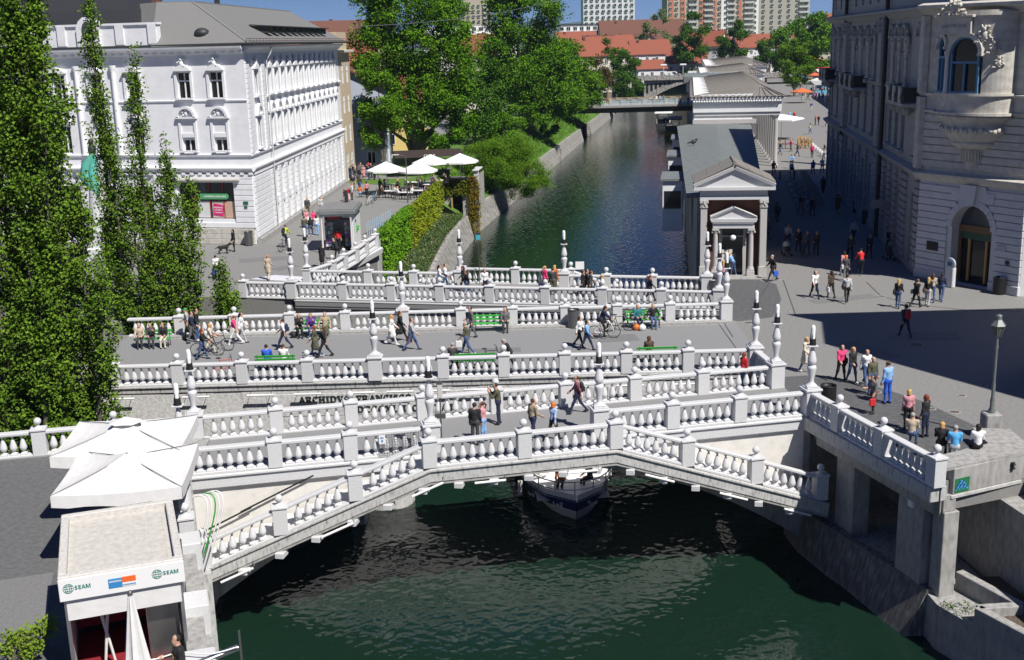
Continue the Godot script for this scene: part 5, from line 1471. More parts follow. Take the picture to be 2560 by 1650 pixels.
func leaf_mat(key: String, back: Color, rough := .6) -> Material:
	if not mats.has(key):
		var m := StandardMaterial3D.new()
		m.albedo_color = Color.WHITE; m.vertex_color_use_as_albedo = true; m.roughness = rough + .15; m.metallic_specular = .25
		m.backlight_enabled = true; m.backlight = back.linear_to_srgb()
		m.cull_mode = BaseMaterial3D.CULL_DISABLED
		mats[key] = m
	return mats[key]

func tinted(leaf: Mesh, c: Color) -> Mesh:
	var key := "tint%d_%s" % [leaf.get_instance_id(), c.to_html()]
	if not meshes.has(key):
		var arr := leaf.surface_get_arrays(0)
		var cs := PackedColorArray(); cs.resize((arr[Mesh.ARRAY_VERTEX] as PackedVector3Array).size()); cs.fill(c)
		arr[Mesh.ARRAY_COLOR] = cs
		var m := ArrayMesh.new(); m.add_surface_from_arrays(Mesh.PRIMITIVE_TRIANGLES, arr)
		meshes[key] = m
	return meshes[key]

func crown(parent: Node3D, pts: PackedVector3Array, leaf: Mesh, mt: Material, cols: Array, s0: float, s1: float, r: RandomNumberGenerator, called := "crown") -> void:
	var vars := []
	for a in cols:
		for b in cols: vars.append(tinted(leaf, (a as Color).lerp(b, .5)))
	var st := SurfaceTool.new(); st.begin(Mesh.PRIMITIVE_TRIANGLES)
	for p in pts:
		var b := Basis.from_euler(V(r.randf_range(-.5, .5), r.randf_range(0, TAU), r.randf_range(-.5, .5))).scaled(Vector3.ONE * r.randf_range(s0, s1))
		st.append_from(vars[r.randi() % vars.size()], 0, Transform3D(b, p))
	leaf_tris += pts.size() * (leaf.surface_get_arrays(0)[Mesh.ARRAY_VERTEX] as PackedVector3Array).size() / 3
	var o := part(parent, called, st.commit(), mt)
	if not called.begins_with("crown") and not called.contains("creeper") and called != "ivy" and called != "hedge_leaves" and called != "leaves": o.set_meta("kind", "stuff")

func poplar(label: String, base: Vector3, h: float, stems: Array, dens: float, sd: int) -> void:
	# stems: [dx at foot, dz at foot, dx at top, top height fraction, plume radius]
	var r := RandomNumberGenerator.new(); r.seed = sd
	var t := thing("poplar_tree", label, "tree", base, 0, "columnar poplars below the bridges")
	var tk := MB.new(); var pts := PackedVector3Array()
	for s in stems:
		var th: float = h * s[3]
		var path := []; var rad := []
		for k in 9:
			var f := k / 8.0
			path.append(V(lerpf(s[0], s[2], f) + sin(f * 7.0 + s[0] * 3.0) * .12, th * f, s[1] + sin(f * 5.0 + s[2]) * .15)); rad.append(lerpf(.17, .02, f))
		tk.tube(path, rad, 6)
		# steep side branches carry the leaves
		var nb := int(th * 3.2)
		for b in nb:
			var f := lerpf(.06, .98, (b + r.randf()) / nb)
			var k := mini(int(f * 8.0), 7)
			var p: Vector3 = (path[k] as Vector3).lerp(path[k + 1], f * 8.0 - k)
			var az := r.randf_range(0, TAU)
			var env: float = s[4] * clampf(minf(f * 3.2 + .35, (1.04 - f) * 2.6), 0.16, 1.0)
			var ln := r.randf_range(1.2, 2.6) * (1.0 if f < .8 else .7)
			var e := p + V(cos(az) * env * r.randf_range(.5, 1.15), ln, sin(az) * env * r.randf_range(.5, 1.15))
			tk.tube([p, p.lerp(e, .5) + V(cos(az), -.4, sin(az)) * .12, e], [.035, .022, .008], 3)
			var n := int(dens * ln * r.randf_range(4.0, 11.0))
			for q in n:
				var g := pow(r.randf(), .75)
				var c := p.lerp(e, lerpf(.25, 1.08, g))
				pts.append(c + V(r.randfn(0, .16), r.randfn(0, .2), r.randfn(0, .16)))
	part(t, "trunk", tk.mesh(), mats.bark)
	crown(t, pts, leaf_mesh("poplar_leaf", 3, 7, .18, .10, .12), leaf_mat("leaf_poplar", C3(.09, .18, .012)), [C3(.095, .18, .015), C3(.135, .24, .022), C3(.065, .135, .012), C3(.17, .28, .03), C3(.10, .165, .018)], .75, 1.3, r)

func broad_tree(called: String, label: String, base: Vector3, blobs: Array, count: int, cols: Array, sd: int, lf := "broad", trunk_r := .35, group := "", sc := 1.0) -> Node3D:
	# blobs: [centre relative to base, radii]
	var r := RandomNumberGenerator.new(); r.seed = sd
	var t := thing(called, label, "tree" if called.contains("tree") else "bush", base, 0, group)
	var tk := MB.new()
	var pts := PackedVector3Array()
	var vol := 0.0
	for b in blobs: vol += pow(b[1].x * b[1].y * b[1].z, .667)
	for b in blobs:
		var c: Vector3 = b[0]; var rr: Vector3 = b[1]
		var mid := V(c.x * .25, c.y * .5, c.z * .25)
		tk.tube([V(0, 0, 0), mid, c], [trunk_r, trunk_r * .5, trunk_r * .12], 6)
		# each blob is broken into clumps that shade one another
		var n := int(count * pow(rr.x * rr.y * rr.z, .667) / vol)
		var clumps := maxi(5, n / 55)
		for k in clumps:
			var d := V(r.randfn(), r.randfn(), r.randfn()).normalized()
			var p := c + d * rr * r.randf_range(.55, 1.02)
			var cr := minf(rr.x, minf(rr.y, rr.z)) * r.randf_range(.22, .42)
			if k % 3 == 0: tk.tube([c * .6 + mid * .4, p], [trunk_r * .16, .02], 3)
			for q in n / clumps:
				var e := V(r.randfn(), r.randfn() * .75, r.randfn()) * cr * .55
				pts.append(p + e)
	part(t, "trunk", tk.mesh(), mats.bark)
	var lm := leaf_mesh("broad_leaf", 7, 9, .30, .20, .24)
	if lf == "fine": lm = leaf_mesh("fine_leaf", 8, 14, .30, .05, .22)
	if lf == "small": lm = leaf_mesh("small_leaf", 9, 10, .14, .07, .09)
	if lf == "far": lm = leaf_mesh("far_leaf", 10, 9, .55, .42, .5)
	crown(t, pts, lm, leaf_mat("leaf_broad", C3(.09, .19, .010)), cols, .7 * sc, 1.35 * sc, r)
	return t

func build_trees() -> void:
	poplar("tallest poplar rising from the lower terrace between near and middle bridge", V(-20.6, -4, -47.6), 25.0, [[0, 0, -.3, 1.0, 1.2], [.9, .3, 1.5, .80, 1.1], [-1.2, .4, -2.0, .96, 1.2], [1.6, -.5, 2.9, .52, 1.0], [-.4, -1.2, -.9, .9, 1.2], [.5, 1.0, 2.2, .66, 1.1], [2.2, .4, 3.6, .36, .9], [1.0, 1.4, 1.0, .45, 1.0], [-2.2, .8, -2.6, .7, 1.2], [.3, .2, .9, .93, 1.0], [-1.6, .9, -1.6, .98, 1.2], [-3.0, .2, -3.2, .93, 1.3], [-.8, 1.0, -.6, .55, 1.2], [.7, .1, 1.1, .97, 1.35], [1.3, -.4, 1.9, .86, 1.2], [1.2, .6, 2.3, .74, 1.2]], 2.2, 101)
	poplar("poplar with bare lower stems standing left of the parasols", V(-24.6, -4, -49.0), 25.0, [[0, 0, 0, 1.0, 1.3], [.9, .5, 1.6, .8, 1.2], [-1.0, .3, -1.4, .9, 1.2], [.2, 1.2, .6, .6, 1.2], [1.4, 1.2, 1.9, .45, 1.1], [.5, .6, .7, .95, 1.2]], 1.8, 102)
	poplar("slender airy poplar with twin plumes behind the middle bridge benches", V(-21.0, -4, -66.2), 22.5, [[-1.6, 0, -2.0, 1.0, .75], [-1.2, .5, -1.5, .7, .8], [-.2, .2, .4, .80, .8], [.4, -.4, 1.3, .58, .8], [-.5, .6, -.4, .5, .8], [.9, .3, 2.2, .45, .85], [1.0, -.5, 2.9, .5, .6], [.3, .8, 1.4, .33, .8], [1.4, 0, 3.0, .3, .6], [-1.9, -.3, -2.6, .4, .8]], 1.75, 103)
	poplar("small young poplar shoot before the far footbridge", V(-16.9, -4, -66.6), 5.9, [[0, 0, 0, 1.0, .42], [.25, .1, .5, .7, .38], [-.2, 0, -.45, .66, .36]], 1.9, 104)
	var GR := [C3(.075, .185, .008), C3(.115, .245, .012), C3(.05, .14, .006), C3(.145, .285, .015)]
	var DK := [C3(.04, .105, .009), C3(.06, .145, .012), C3(.08, .18, .014)]
	broad_tree("chestnut_tree", "huge chestnut tree towering behind the white cafe parasols", V(-11.5, 0, -149), [[V(0, 9, 0), V(6.5, 4.5, 6)], [V(-4, 14, 0), V(4.2, 4, 4.5)], [V(3.5, 13.5, 1), V(4.5, 4.2, 4.5)], [V(0, 19, 0), V(6, 4.5, 5)], [V(-3.5, 22, 0), V(4, 3.5, 4)], [V(-5, 6, 2), V(3, 2.6, 3)], [V(5, 7.5, 2), V(3, 3.4, 3.5)], [V(3, 4.2, 3), V(3.4, 2.4, 2.5)], [V(5.2, 18, 0), V(2.6, 3, 3)], [V(-6, 10.5, 0), V(2.4, 2.6, 3)]], 15000, GR, 201, "broad", .55)
	broad_tree("lime_tree", "tall dense tree on the bank left of the modern footbridge", V(3.6, -1, -206), [[V(0, 9, 0), V(7, 5, 6)], [V(-4, 14, 0), V(4.5, 4.5, 5)], [V(4, 13, 0), V(4.6, 4.4, 5)], [V(.5, 20, 0), V(6, 5, 5)], [V(-3, 24, 0), V(4, 3.5, 4)], [V(6, 7, 1), V(4, 4, 4)], [V(-5.5, 8, 1), V(3, 4, 3)], [V(3, 4.5, 3), V(3.6, 2.8, 3)]], 12500, GR, 202, "broad", .6, "", 1.25)
	broad_tree("bank_tree", "mid green tree leaning over the bank beside the modern footbridge", V(14, 0, -250), [[V(0, 7, 0), V(5, 5, 5)], [V(2.5, 4, 2), V(4, 3.5, 4)], [V(-2, 11, 0), V(4.5, 4, 4)], [V(-4, 6, 0), V(3.5, 4, 3)]], 5200, GR, 203, "broad", .4, "", 1.4)
	broad_tree("copper_tree", "brownish copper-leaved tree behind the modern footbridge", V(21.5, 0, -292), [[V(0, 4.5, 0), V(4, 4, 4)], [V(1, 8, 0), V(3, 3, 3)]], 1300, [C3(.10, .06, .025), C3(.13, .09, .03), C3(.06, .06, .015)], 204, "broad", .3, "", 1.4)
	broad_tree("conifer_tree", "dark upright tree on the grass before the arched bridge", V(29, -1, -318), [[V(0, 6, 0), V(3.6, 5, 4)], [V(0, 12, 0), V(3, 4.5, 3)], [V(4, 4, 0), V(4, 4, 4)], [V(4.5, 9, 0), V(2.6, 3, 3)]], 2600, DK, 205, "broad", .35, "", 1.5)
	broad_tree("willow_bush", "feathery light green willow overhanging the concrete river wall", V(-.6, -3, -146), [[V(0, 3.2, 0), V(4.2, 3, 3.6)], [V(2.6, 1.6, 1.4), V(3.0, 2.3, 2.6)], [V(-3, 3.4, -1), V(2.6, 2.4, 2.5)], [V(.8, 5.2, 0), V(2.6, 1.8, 2.4)], [V(4.2, .6, 2), V(1.6, 1.4, 1.6)]], 7500, [C3(.11, .22, .012), C3(.14, .27, .018), C3(.085, .17, .010)], 206, "fine", .25)
	broad_tree("laurel_bush", "round dark bush above the willow on the grass bank", V(-1.5, -1, -186), [[V(0, 2.6, 0), V(3.4, 2.6, 3)], [V(2.2, 4.2, 0), V(2.4, 2.2, 2.4)], [V(-1.5, 5.0, 0), V(2.2, 2, 2)]], 2200, GR, 207, "broad", .2)
	broad_tree("clipped_hedge_bush", "low clipped dark hedge on the grass slope", V(7.4, -1.2, -206), [[V(0, .9, 0), V(1.8, 1.1, 1.6)]], 420, DK, 208, "broad", .1)
	broad_tree("maple_tree", "bright young tree with sunlit crown at the market street", V(71.2, 0, -290), [[V(0, 6, 0), V(3.4, 3.4, 3.4)], [V(-1, 9.5, 0), V(3.2, 3, 3)], [V(1.5, 11.8, 0), V(2.6, 2.6, 2.6)], [V(1.6, 7.6, 0), V(2.8, 2.8, 2.8)]], 2400, [C3(.11, .21, .015), C3(.14, .26, .02), C3(.08, .16, .012)], 209, "broad", .3, "", 1.3)
	broad_tree("market_tree", "big spreading dark green tree behind the market stalls", V(108, 0, -425), [[V(0, 6, 0), V(13, 6, 9)], [V(-5, 11, 0), V(8, 6, 8)], [V(6, 12, 0), V(8, 6, 8)], [V(1, 17, 0), V(7, 4.5, 7)]], 5600, GR, 210, "far", .6, "", 1.3)
	for q in [[62, -394, 17.5, "airy green tree at the right end of the arched bridge"], [77, -402, 15.5, "rounded tree between arched bridge and red roofs"], [60, -476, 20.0, "small pale flowering tree in front of the red hipped roof"], [92, -412, 11.0, "low tree left of the big market tree"]]:
		broad_tree("town_tree", q[3], V(q[0], 0, q[1]), [[V(0, q[2] * .5, 0), V(6, q[2] * .45, 5)], [V(2, q[2] * .9, 0), V(4.5, q[2] * .4, 4)], [V(-3, q[2] * .8, 0), V(3.5, q[2] * .35, 4)]], 1500, DK if q[0] != 60 else [C3(.14, .2, .06), C3(.2, .24, .1)], 300 + int(q[0]), "far", .4)
	broad_tree("plane_tree", "slim leafy tree shading the pale blue house", V(-14.6, 0, -138.5), [[V(0, 8.5, 0), V(2.6, 4.0, 2.6)], [V(-1.6, 6, 0), V(2.2, 2.6, 2.2)], [V(-.5, 12, 0), V(2, 2.4, 2)]], 2200, GR, 220, "broad", .2)
	for q in [[-33, -172, 14.0, "leafy street tree in the row behind the cream house"], [-5, -178, 12.0, "shaded tree behind the chestnut trunk"], [5, -240, 17.0, "tall tree closing the row along the left bank"]]:
		broad_tree("street_tree", q[3], V(q[0], 0, q[1]), [[V(0, q[2] * .5, 0), V(4.5, q[2] * .35, 4.5)], [V(1.5, q[2] * .8, 0), V(3.5, q[2] * .25, 3.5)]], 1800, DK, 400 + int(absf(q[0])), "broad", .35, "", 1.3)

func build_ivy_wall() -> void:
	var t := thing("ivy_wall", "terrace wall thickly covered in yellow-green ivy below the cafe", "wall")
	var a := V(-10.35, 0, -90); var b := V(-7.5, 0, -128)
	part(t, "wall", MB.new().prism(P2([-10.6, -88.2, -10.2, -88.2, -10.0, -97, -7.0, -131, -7.6, -131]), -3.6, .35).mesh(), mats.stone_worn)
	var r := RandomNumberGenerator.new(); r.seed = 55
	var pts := PackedVector3Array(); var p2 := PackedVector3Array(); var p3 := PackedVector3Array()
	for k in 5200:
		var f := r.randf()
		var p := a.lerp(b, f) + V(.12 + absf(r.randfn(0, .14)), lerpf(-3.4, .75, pow(r.randf(), .8)), 0)
		if sin(p.z * 1.7) + sin(p.y * 2.1 + p.z * .6) > 1.35 and p.y < -.8: continue
		if f < .36: p2.append(p)
		else: pts.append(p)
	for k in 900:
		var f := r.randf()
		p2.append(a.lerp(b, f * .4) + V(r.randf_range(-.3, .5), r.randf_range(.2, .75), 0))
	var lm := leaf_mesh("ivy_leaf", 15, 8, .15, .13, .14)
	crown(t, pts, lm, leaf_mat("leaf_ivy", C3(.07, .1, .008)), [C3(.22, .27, .014), C3(.30, .32, .016), C3(.15, .20, .012), C3(.09, .16, .010)], .8, 1.4, r, "ivy")
	crown(t, p2, lm, mats.leaf_ivy, [C3(.10, .24, .008), C3(.14, .30, .012), C3(.07, .18, .008)], .8, 1.4, r, "hedge_leaves")
	# tower house with the arched door at the end of the terrace
	var w := thing("terrace_tower", "square stone terrace tower with dark arched doorway, half covered by golden creeper", "tower", V(-5.6, -3.5, -127.0), -.12)
	var m := MB.new()
	wall_open(m, -2.2, 2.0, 0, 4.3, [[-.75, 0, 1.3, 2.6]], .5); arch_fill(m, -.1, 1.95, .65, -.01)
	m.quad(V(2.0, 0, 0), V(2.0, 0, -7), V(2.0, 4.3, -7), V(2.0, 4.3, 0), V(1, 0, 0)); m.quad(V(-2.2, 0, 0), V(-2.2, 0, -5), V(-2.2, 4.3, -5), V(-2.2, 4.3, 0), V(-1, 0, 0))
	m.quad(V(-2.2, 3.55, 0), V(2, 3.55, 0), V(2, 3.55, -7), V(-2.2, 3.55, -7), Vector3.UP)
	part(w, "wall", m.mesh(), mats.facade_grey)
	pbox(w, "corner_pier", V(2.15, 2.4, -.1), V(.5, 5.2, .6), mats.stone, BI, .02); pbox(w, "corner_cap", V(2.1, 5.05, -1.2), V(.75, .16, 3.2), mats.stone, BI, .02)
	pbox(w, "passage_back", V(-.1, 1.3, -3.6), V(2.6, 2.8, .1), mats.facade_grey); pbox(w, "passage_side", V(-1.3, 1.3, -2.0), V(.1, 2.8, 3.2), mats.facade_grey); pbox(w, "passage_side", V(1.1, 1.3, -2.0), V(.1, 2.8, 3.2), mats.facade_grey); pbox(w, "passage_roof", V(-.1, 2.75, -2.0), V(2.6, .1, 3.2), mats.facade_grey)
	pbox(w, "door_leaf", V(-.62, 1.05, .18), V(.08, 2.0, .6), mats.wood_light)
	var rl := MB.new()
	for k in 3: rl.tube([V(-.8, 4.1 + k * .28, .05), V(.9, 4.1 + k * .28, .05)], [.03, .03], 5)
	part(w, "railing", rl.mesh(), mats.steel)
	var c1 := PackedVector3Array(); var c2 := PackedVector3Array()
	for k in 800: c1.append(V(r.randf_range(1.25, 2.45), r.randf_range(-2.2, 4.4), .12 + absf(r.randfn(0, .12))))
	for k in 900:
		var p := V(r.randf_range(-2.2, 1.3), r.randf_range(2.3, 4.9), .08 + absf(r.randfn(0, .1)))
		if p.y > 4.0 and absf(p.x - .05) < .9: continue
		c2.append(p)
	crown(w, c1, lm, mats.leaf_ivy, [C3(.22, .15, .015), C3(.30, .20, .02), C3(.14, .14, .012)], .7, 1.1, r, "golden_creeper")
	crown(w, c2, lm, mats.leaf_ivy, [C3(.14, .17, .012), C3(.20, .21, .014), C3(.07, .11, .01)], .7, 1.1, r, "ivy")
	# flower bed
	var fl := PackedVector3Array(); var gr := PackedVector3Array()
	for k in 2600:
		var z := r.randf_range(-126, -76)
		var f := r.randf()
		var x := lerpf(lerpf(-11.6, -10.1, clampf((-z - 76) / 14, 0, 1)) if z > -90 else lerpf(-10.1, -7.4, (-z - 90) / 38), river_left(z) - 1.6, f)
		if r.randf() < .42: fl.append(V(x, -3.3 + r.randf() * .35, z))
		gr.append(V(x + r.randf() * .3, -3.42 + r.randf() * .25, z))
	var fb := thing("flower_bed", "strip of white spring flowers in grass beside the river wall", "flower bed")
	fb.set_meta("kind", "stuff")
	crown(fb, gr, leaf_mesh("blade", 18, 12, .22, .05, .3), mats.leaf_ivy, [C3(.05, .11, .02), C3(.08, .14, .03), C3(.09, .11, .05)], .8, 1.5, r, "grass")
	crown(fb, fl, leaf_mesh("petal", 19, 5, .12, .06, .06), mats.leaf_ivy, [C3(.6, .6, .5), C3(.65, .6, .25), C3(.4, .25, .4)], .8, 1.3, r, "flowers")
	# tufts on the near quay and grass tufts along the lawn
	var gb := thing("lawn_tufts", "long grass tufts on the sloping left bank lawn", "grass")
	gb.set_meta("kind", "stuff")
	var lp := PackedVector3Array()
	for k in 3000:
		var z := -128 - 150 * pow(r.randf(), 1.4)
		var f := r.randf()
		lp.append(V(river_left(z) - 1.6 - 5.2 * f, lerpf(-3.35, .0, f) + .1, z))
	crown(gb, lp, leaf_mesh("blade", 18, 12, .22, .05, .3), mats.leaf_ivy, [C3(.08, .19, .012), C3(.12, .24, .016), C3(.07, .15, .01)], 1.0, 2.0, r, "grass")
	var wd := thing("quay_weeds", "small green weeds on the lower quay concrete", "weeds")
	wd.set_meta("kind", "stuff")
	var wp := PackedVector3Array()
	for q in [[14.9, -4.25, -36.6], [15.5, -4.2, -36.3], [15.2, -4.2, -35.9], [17.4, -3.9, -36.4], [17.6, -3.9, -34.2], [18.4, -3.9, -32.4], [16.8, -3.9, -34.0], [17.6, -3.9, -32.0]]:
		for k in 12: wp.append(V(q[0] + r.randfn(0, .18), q[1] + r.randf() * .12, q[2] + r.randfn(0, .18)))
	crown(wd, wp, leaf_mesh("small_leaf", 9, 10, .14, .07, .09), mats.leaf_poplar, [C3(.05, .10, .012), C3(.08, .15, .015)], .4, .8, r, "leaves")
	# twigs of a shrub reaching into the lower left corner
	var cs := thing("corner_shrub", "yellow-green shrub tips on the paving left of the kiosk", "bush", gp(40, 1640, .2))
	var cpn := PackedVector3Array()
	var st := MB.new()
	for k in 14:
		var e := V(r.randf_range(-1.0, 1.1), r.randf_range(.25, .8), r.randf_range(-.6, .5))
		st.tube([V(r.randf_range(-.3, .3), -.2, .2), e], [.02, .006], 4)
		for j in 9: cpn.append(e * r.randf_range(.5, 1.05))
	part(cs, "stem", st.mesh(), mats.bark)
	crown(cs, cpn, leaf_mesh("small_leaf", 9, 10, .14, .07, .09), leaf_mat("leaf_poplar", C3(.06, .12, .012)), [C3(.14, .22, .02), C3(.18, .26, .03)], .8, 1.3, r, "leaves")

# ---------------------------------------------------------------- the town behind
func tower_block(label: String, c: Vector3, w: float, d: float, h: float, turn: float, wall: Material, cols: int, rows: int, y0: float, strips: Array, balc: Array) -> void:
	var t := thing("apartment_tower", label, "building", c, turn)
	pbox(t, "wall", V(0, h / 2, 0), V(w, h, d), wall)
	for s in strips: pbox(t, "coloured_strip", V(s[0] * w, h / 2, d / 2 + .15), V(s[1] * w, h - .5, .3), s[2])
	for k in cols:
		for r in rows:
			var x := (k + .5) / cols - .5
			window_at(t, x * w - .8, y0 + r * 2.9, 1.6, 1.5, -.42, mats.white_paint, mats.glass_dark, "bar", T(V(0, 0, d / 2)))
	for b in balc:
		for r in rows:
			pbox(t, "balcony", V(b * w, y0 - .3 + r * 2.9, d / 2 + .7), V(w * .13, .95, 1.2), mat("balcony_grey", C3(.45, .46, .47), .7))

func build_background() -> void:
	var cream := mat("wall_cream", C3(.52, .42, .30), .9); var pale := mat("wall_pale", C3(.62, .58, .50), .9); var blue := mat("wall_blue", C3(.42, .47, .55), .9); var yel := mat("wall_yellow", C3(.60, .45, .18), .9); var wh := mat("wall_white", C3(.70, .70, .70), .9); var pink := mat("wall_coral", C3(.45, .16, .10), .9); var tan := mat("wall_tan", C3(.42, .37, .30), .9)
	# street behind the white building
	var ch := thing("cream_house", "narrow cream house with white windows adjoining the white building", "house", V(-18.3, 0, -131.0), -.04)
	var m := MB.new(); var ops := []
	for r in 3: for k in 2: ops.append([-.2 - 6.2 + 1.1 + k * 3.0, 4.6 + r * 3.3, 1.0, 2.2])
	# facade turned to the street
	var fc := Node3D.new(); fc.name = "facade"; ch.add_child(fc); fc.basis = Basis(V(0, 0, 1), Vector3.UP, V(1, 0, 0)) * BI
	fc.basis = Basis(V(0, 0, -1), Vector3.UP, V(1, 0, 0))
	ops = []
	for r in 3: for k in 2: ops.append([1.0 + k * 3.0, 4.4 + r * 3.3, 1.0, 2.0])
	ops.append([.8, .2, 1.6, 3.0]); ops.append([3.8, .2, 1.6, 3.0])
	wall_open(m, 0, 6.4, 0, 14.4, ops, .2); m.quad(V(0, 0, 0), V(0, 0, -9), V(0, 14.4, -9), V(0, 14.4, 0), V(-1, 0, 0))
	part(fc, "wall", m.mesh(), cream)
	for o in ops: window_at(fc, o[0], o[1], o[2], o[3], .12, mats.white_paint, mats.glass_grey, "cross")
	pbox(fc, "cornice", V(3.2, 14.5, .1), V(6.9, .3, .9), mats.facade_stone, BI, .04)
	pbox(fc, "attic", V(3.2, 15.6, -2), V(6.0, 2.0, 3.6), cream)
	roof_house("street_house", "pale blue house with dark roof edge in the shaded street", V(-22.2, 0, -146), 8.0, 15, 10.2, 3.6, PI / 2, blue, mats.roof_brown)
	roof_house("street_house", "yellow house half hidden behind the chestnut trunk", V(-19.5, 0, -172), 14.0, 10, 7.0, 3.5, .25, yel, mats.roof_red)
	roof_house("street_house", "white house with rusty red roof behind the cream house", V(-31, 0, -190), 16, 12, 9.0, 4.5, .1, wh, mats.roof_red)
	roof_house("town_house", "house with long brown-red roof and chimneys behind the slate roof", V(-45, 0, -255), 36, 16, 14.5, 5.6, .08, pale, mats.roof_brown, "", true)
	roof_house("town_house", "lower red-roofed house between slate roof and chestnut tree", V(-32, 0, -222), 18, 12, 12.0, 4.2, -.2, pale, mats.roof_red, "", true)
	roof_house("town_house", "small red-roofed house glimpsed left of the chestnut crown", V(-26, 0, -206), 10, 9, 8.5, 3.2, PI / 2, wh, mats.roof_red, "", true)
	roof_house("town_house", "ornamented pale house between the two big tree crowns", V(-6.5, 0, -262), 9, 12, 12.5, 4.0, 0, pale, mats.roof_red, "", true)
	# red roofs right of the trees
	for q in [[27, -345, 16, 12, 10.5, 5.0, .35, pale, mats.roof_red, "house with orange-red hipped roof and white awning by the trees"], [38, -408, 15, 11, 7.6, 5.4, PI / 2 + .2, wh, mats.roof_red, "steep red gabled house with a tall white gable wall"], [52, -428, 14, 11, 9.4, 4.6, .1, wh, mats.roof_red, "long red roof with small dormer behind the gabled house"], [62, -404, 13, 9, 6.4, 3.4, -.2, blue, mats.roof_red, "pale blue house with orange roof beside the arched bridge"], [48, -396, 10, 8, 5.0, 2.6, .2, wh, mats.roof_red, "small rusty roofed house low behind the arched bridge"], [42, -455, 15, 11, 11.5, 4.5, .4, tan, mats.roof_red, "row house with chimneys on a bright red roof"], [74, -440, 15, 11, 11.5, 5.0, -.5, wh, mats.roof_red, "red roof row left of the flowering tree"], [96, -455, 16, 12, 10.5, 4.5, .1, wh, mats.roof_red, "red roof seen above the low trees"], [57, -500, 34, 18, 15.6, 6.5, .02, tan, mats.roof_brown, "large red hipped roof under the strip of mountain sky"], [57, -448, 13, 10, 11.0, 5.0, 1.2, pale, mats.roof_brown, "brown-red roofed house with its gable to the river"], [66, -425, 11, 9, 9.0, 4.4, .9, wh, mats.roof_red, "small steep orange-red roof turned askew"], [34, -432, 12, 10, 11.5, 4.6, -.5, pale, mats.roof_brown, "brown hipped looking roof beside the upright dark tree"], [84, -462, 12, 10, 12.5, 4.6, 1.3, pale, mats.roof_red, "narrow red gable between the town trees"], [28, -470, 16, 11, 13.0, 4.8, .3, wh, mats.roof_red, "red roof peeping over the conifer tops"], [110, -475, 13, 10, 8.5, 7.0, PI / 2, wh, mats.roof_red, "white gabled house beside the big market tree"], [150, -520, 22, 14, 17, 6.0, .1, wh, mats.roof_red, "white house with red roof above the market tree"], [132, -500, 20, 12, 10, 5.5, -.3, pale, mats.roof_red, "small red roofed house right of the market tree"]]:
		roof_house("red_roof_house", q[9], V(q[0], 0, q[1]), q[2], q[3], q[4], q[5], q[6], q[7], q[8], "red-roofed houses across the river")
	# modern white terraces and towers
	var wt := thing("terraced_block", "white stepped apartment block with planted roof terraces", "building", V(39, 0, -520), .03)
	for k in 4:
		pbox(wt, "storey", V(-k * 1.0, 10 + k * 3.1, -k * 2.2), V(40 - k * 5.5, 3.0, 14), wh)
		for j in 12: window_at(wt, -17 + j * 2.9 + k * .8, 9.4 + k * 3.1, 1.7, 1.6, 0, mats.white_paint, mats.glass_dark, "bar", T(V(-k, 0, 7.05 - k * 2.2)))
		pbox(wt, "terrace_rail", V(-k, 11.9 + k * 3.1, 7.3 - k * 2.2), V(40 - k * 5.5, .5, .1), mats.dark_paint)
	pbox(wt, "base", V(0, 4, 0), V(42, 8.2, 14), wh)
	var ww := thing("terraced_block", "white apartment block with balconies glimpsed between two tree crowns", "building", V(-15, 0, -520), .03)
	for k in 3:
		pbox(ww, "storey", V(0, 14 + k * 3.1, -k * 2.0), V(40, 3.0, 14), wh)
		for j in 12: window_at(ww, -17 + j * 3.0, 13.4 + k * 3.1, 1.8, 1.6, 0, mats.white_paint, mats.glass_dark, "bar", T(V(0, 0, 7.05 - k * 2.0)))
	pbox(ww, "base", V(0, 6, 0), V(40, 13, 14), wh)
	tower_block("tall white tower with regular dark windows above the terraced block", V(53, 0, -610), 26, 14, 52, .02, mat("tower_white", C3(.60, .62, .65), .8), 9, 9, 10.0, [[.43, .012, wh], [.25, .012, wh]], [])
	tower_block("grey tower behind the gap between tree crowns", V(-16, 0, -700), 18, 14, 60, 0, tan, 6, 8, 14.0, [], [.3])
	tower_block("coral and grey striped apartment tower with balconies", V(104, 0, -640), 36, 16, 60, .04, tan, 11, 9, 11.0, [[-.44, .07, pink], [-.27, .07, pink], [.02, .09, pink], [.2, .06, pink], [.35, .10, wh]], [-.12, .11, .45])
	tower_block("grey-beige apartment slab with scattered windows", V(146, 0, -660), 42, 16, 60, .04, mat("slab_grey", C3(.36, .34, .30), .9), 9, 9, 12.0, [[-.42, .05, pink], [-.2, .05, wh]], [-.3, .42])
	# hills
	var hm := MB.new()
	for k in 40:
		var x0 := -2600 + k * 130.0; var x1 := x0 + 130.0
		var f := func(x: float) -> float: return 95.0 + 50.0 * sin(x * .0016 + .4) + 22.0 * sin(x * .006) + 9.0 * sin(x * .019)
		hm.face(V(x0, -5, -5200), V(x1, -5, -5200), V(x1, f.call(x1) * .62, -6200), V(x0, f.call(x0) * .62, -6200), V(0, .3, 1))
	structure("hills", hm.mesh(), mat("forest", C3(.02, .035, .02), .95))
	# modern footbridge
	var b := thing("modern_footbridge", "flat modern glass-railed footbridge crossing the river", "footbridge")
	var A := V(10.5, .75, -257); var B := V(43, 1.0, -253.5)
	var dk := MB.new(); beam(dk, A, B, 9.0, .5, .05); part(b, "deck", dk.mesh(), mats.concrete)
	var gd := MB.new(); beam(gd, A + V(0, -.8, 2.6), B + V(0, -.8, 2.6), 1.2, 1.1, .1); part(b, "girder", gd.mesh(), mats.dark_paint)
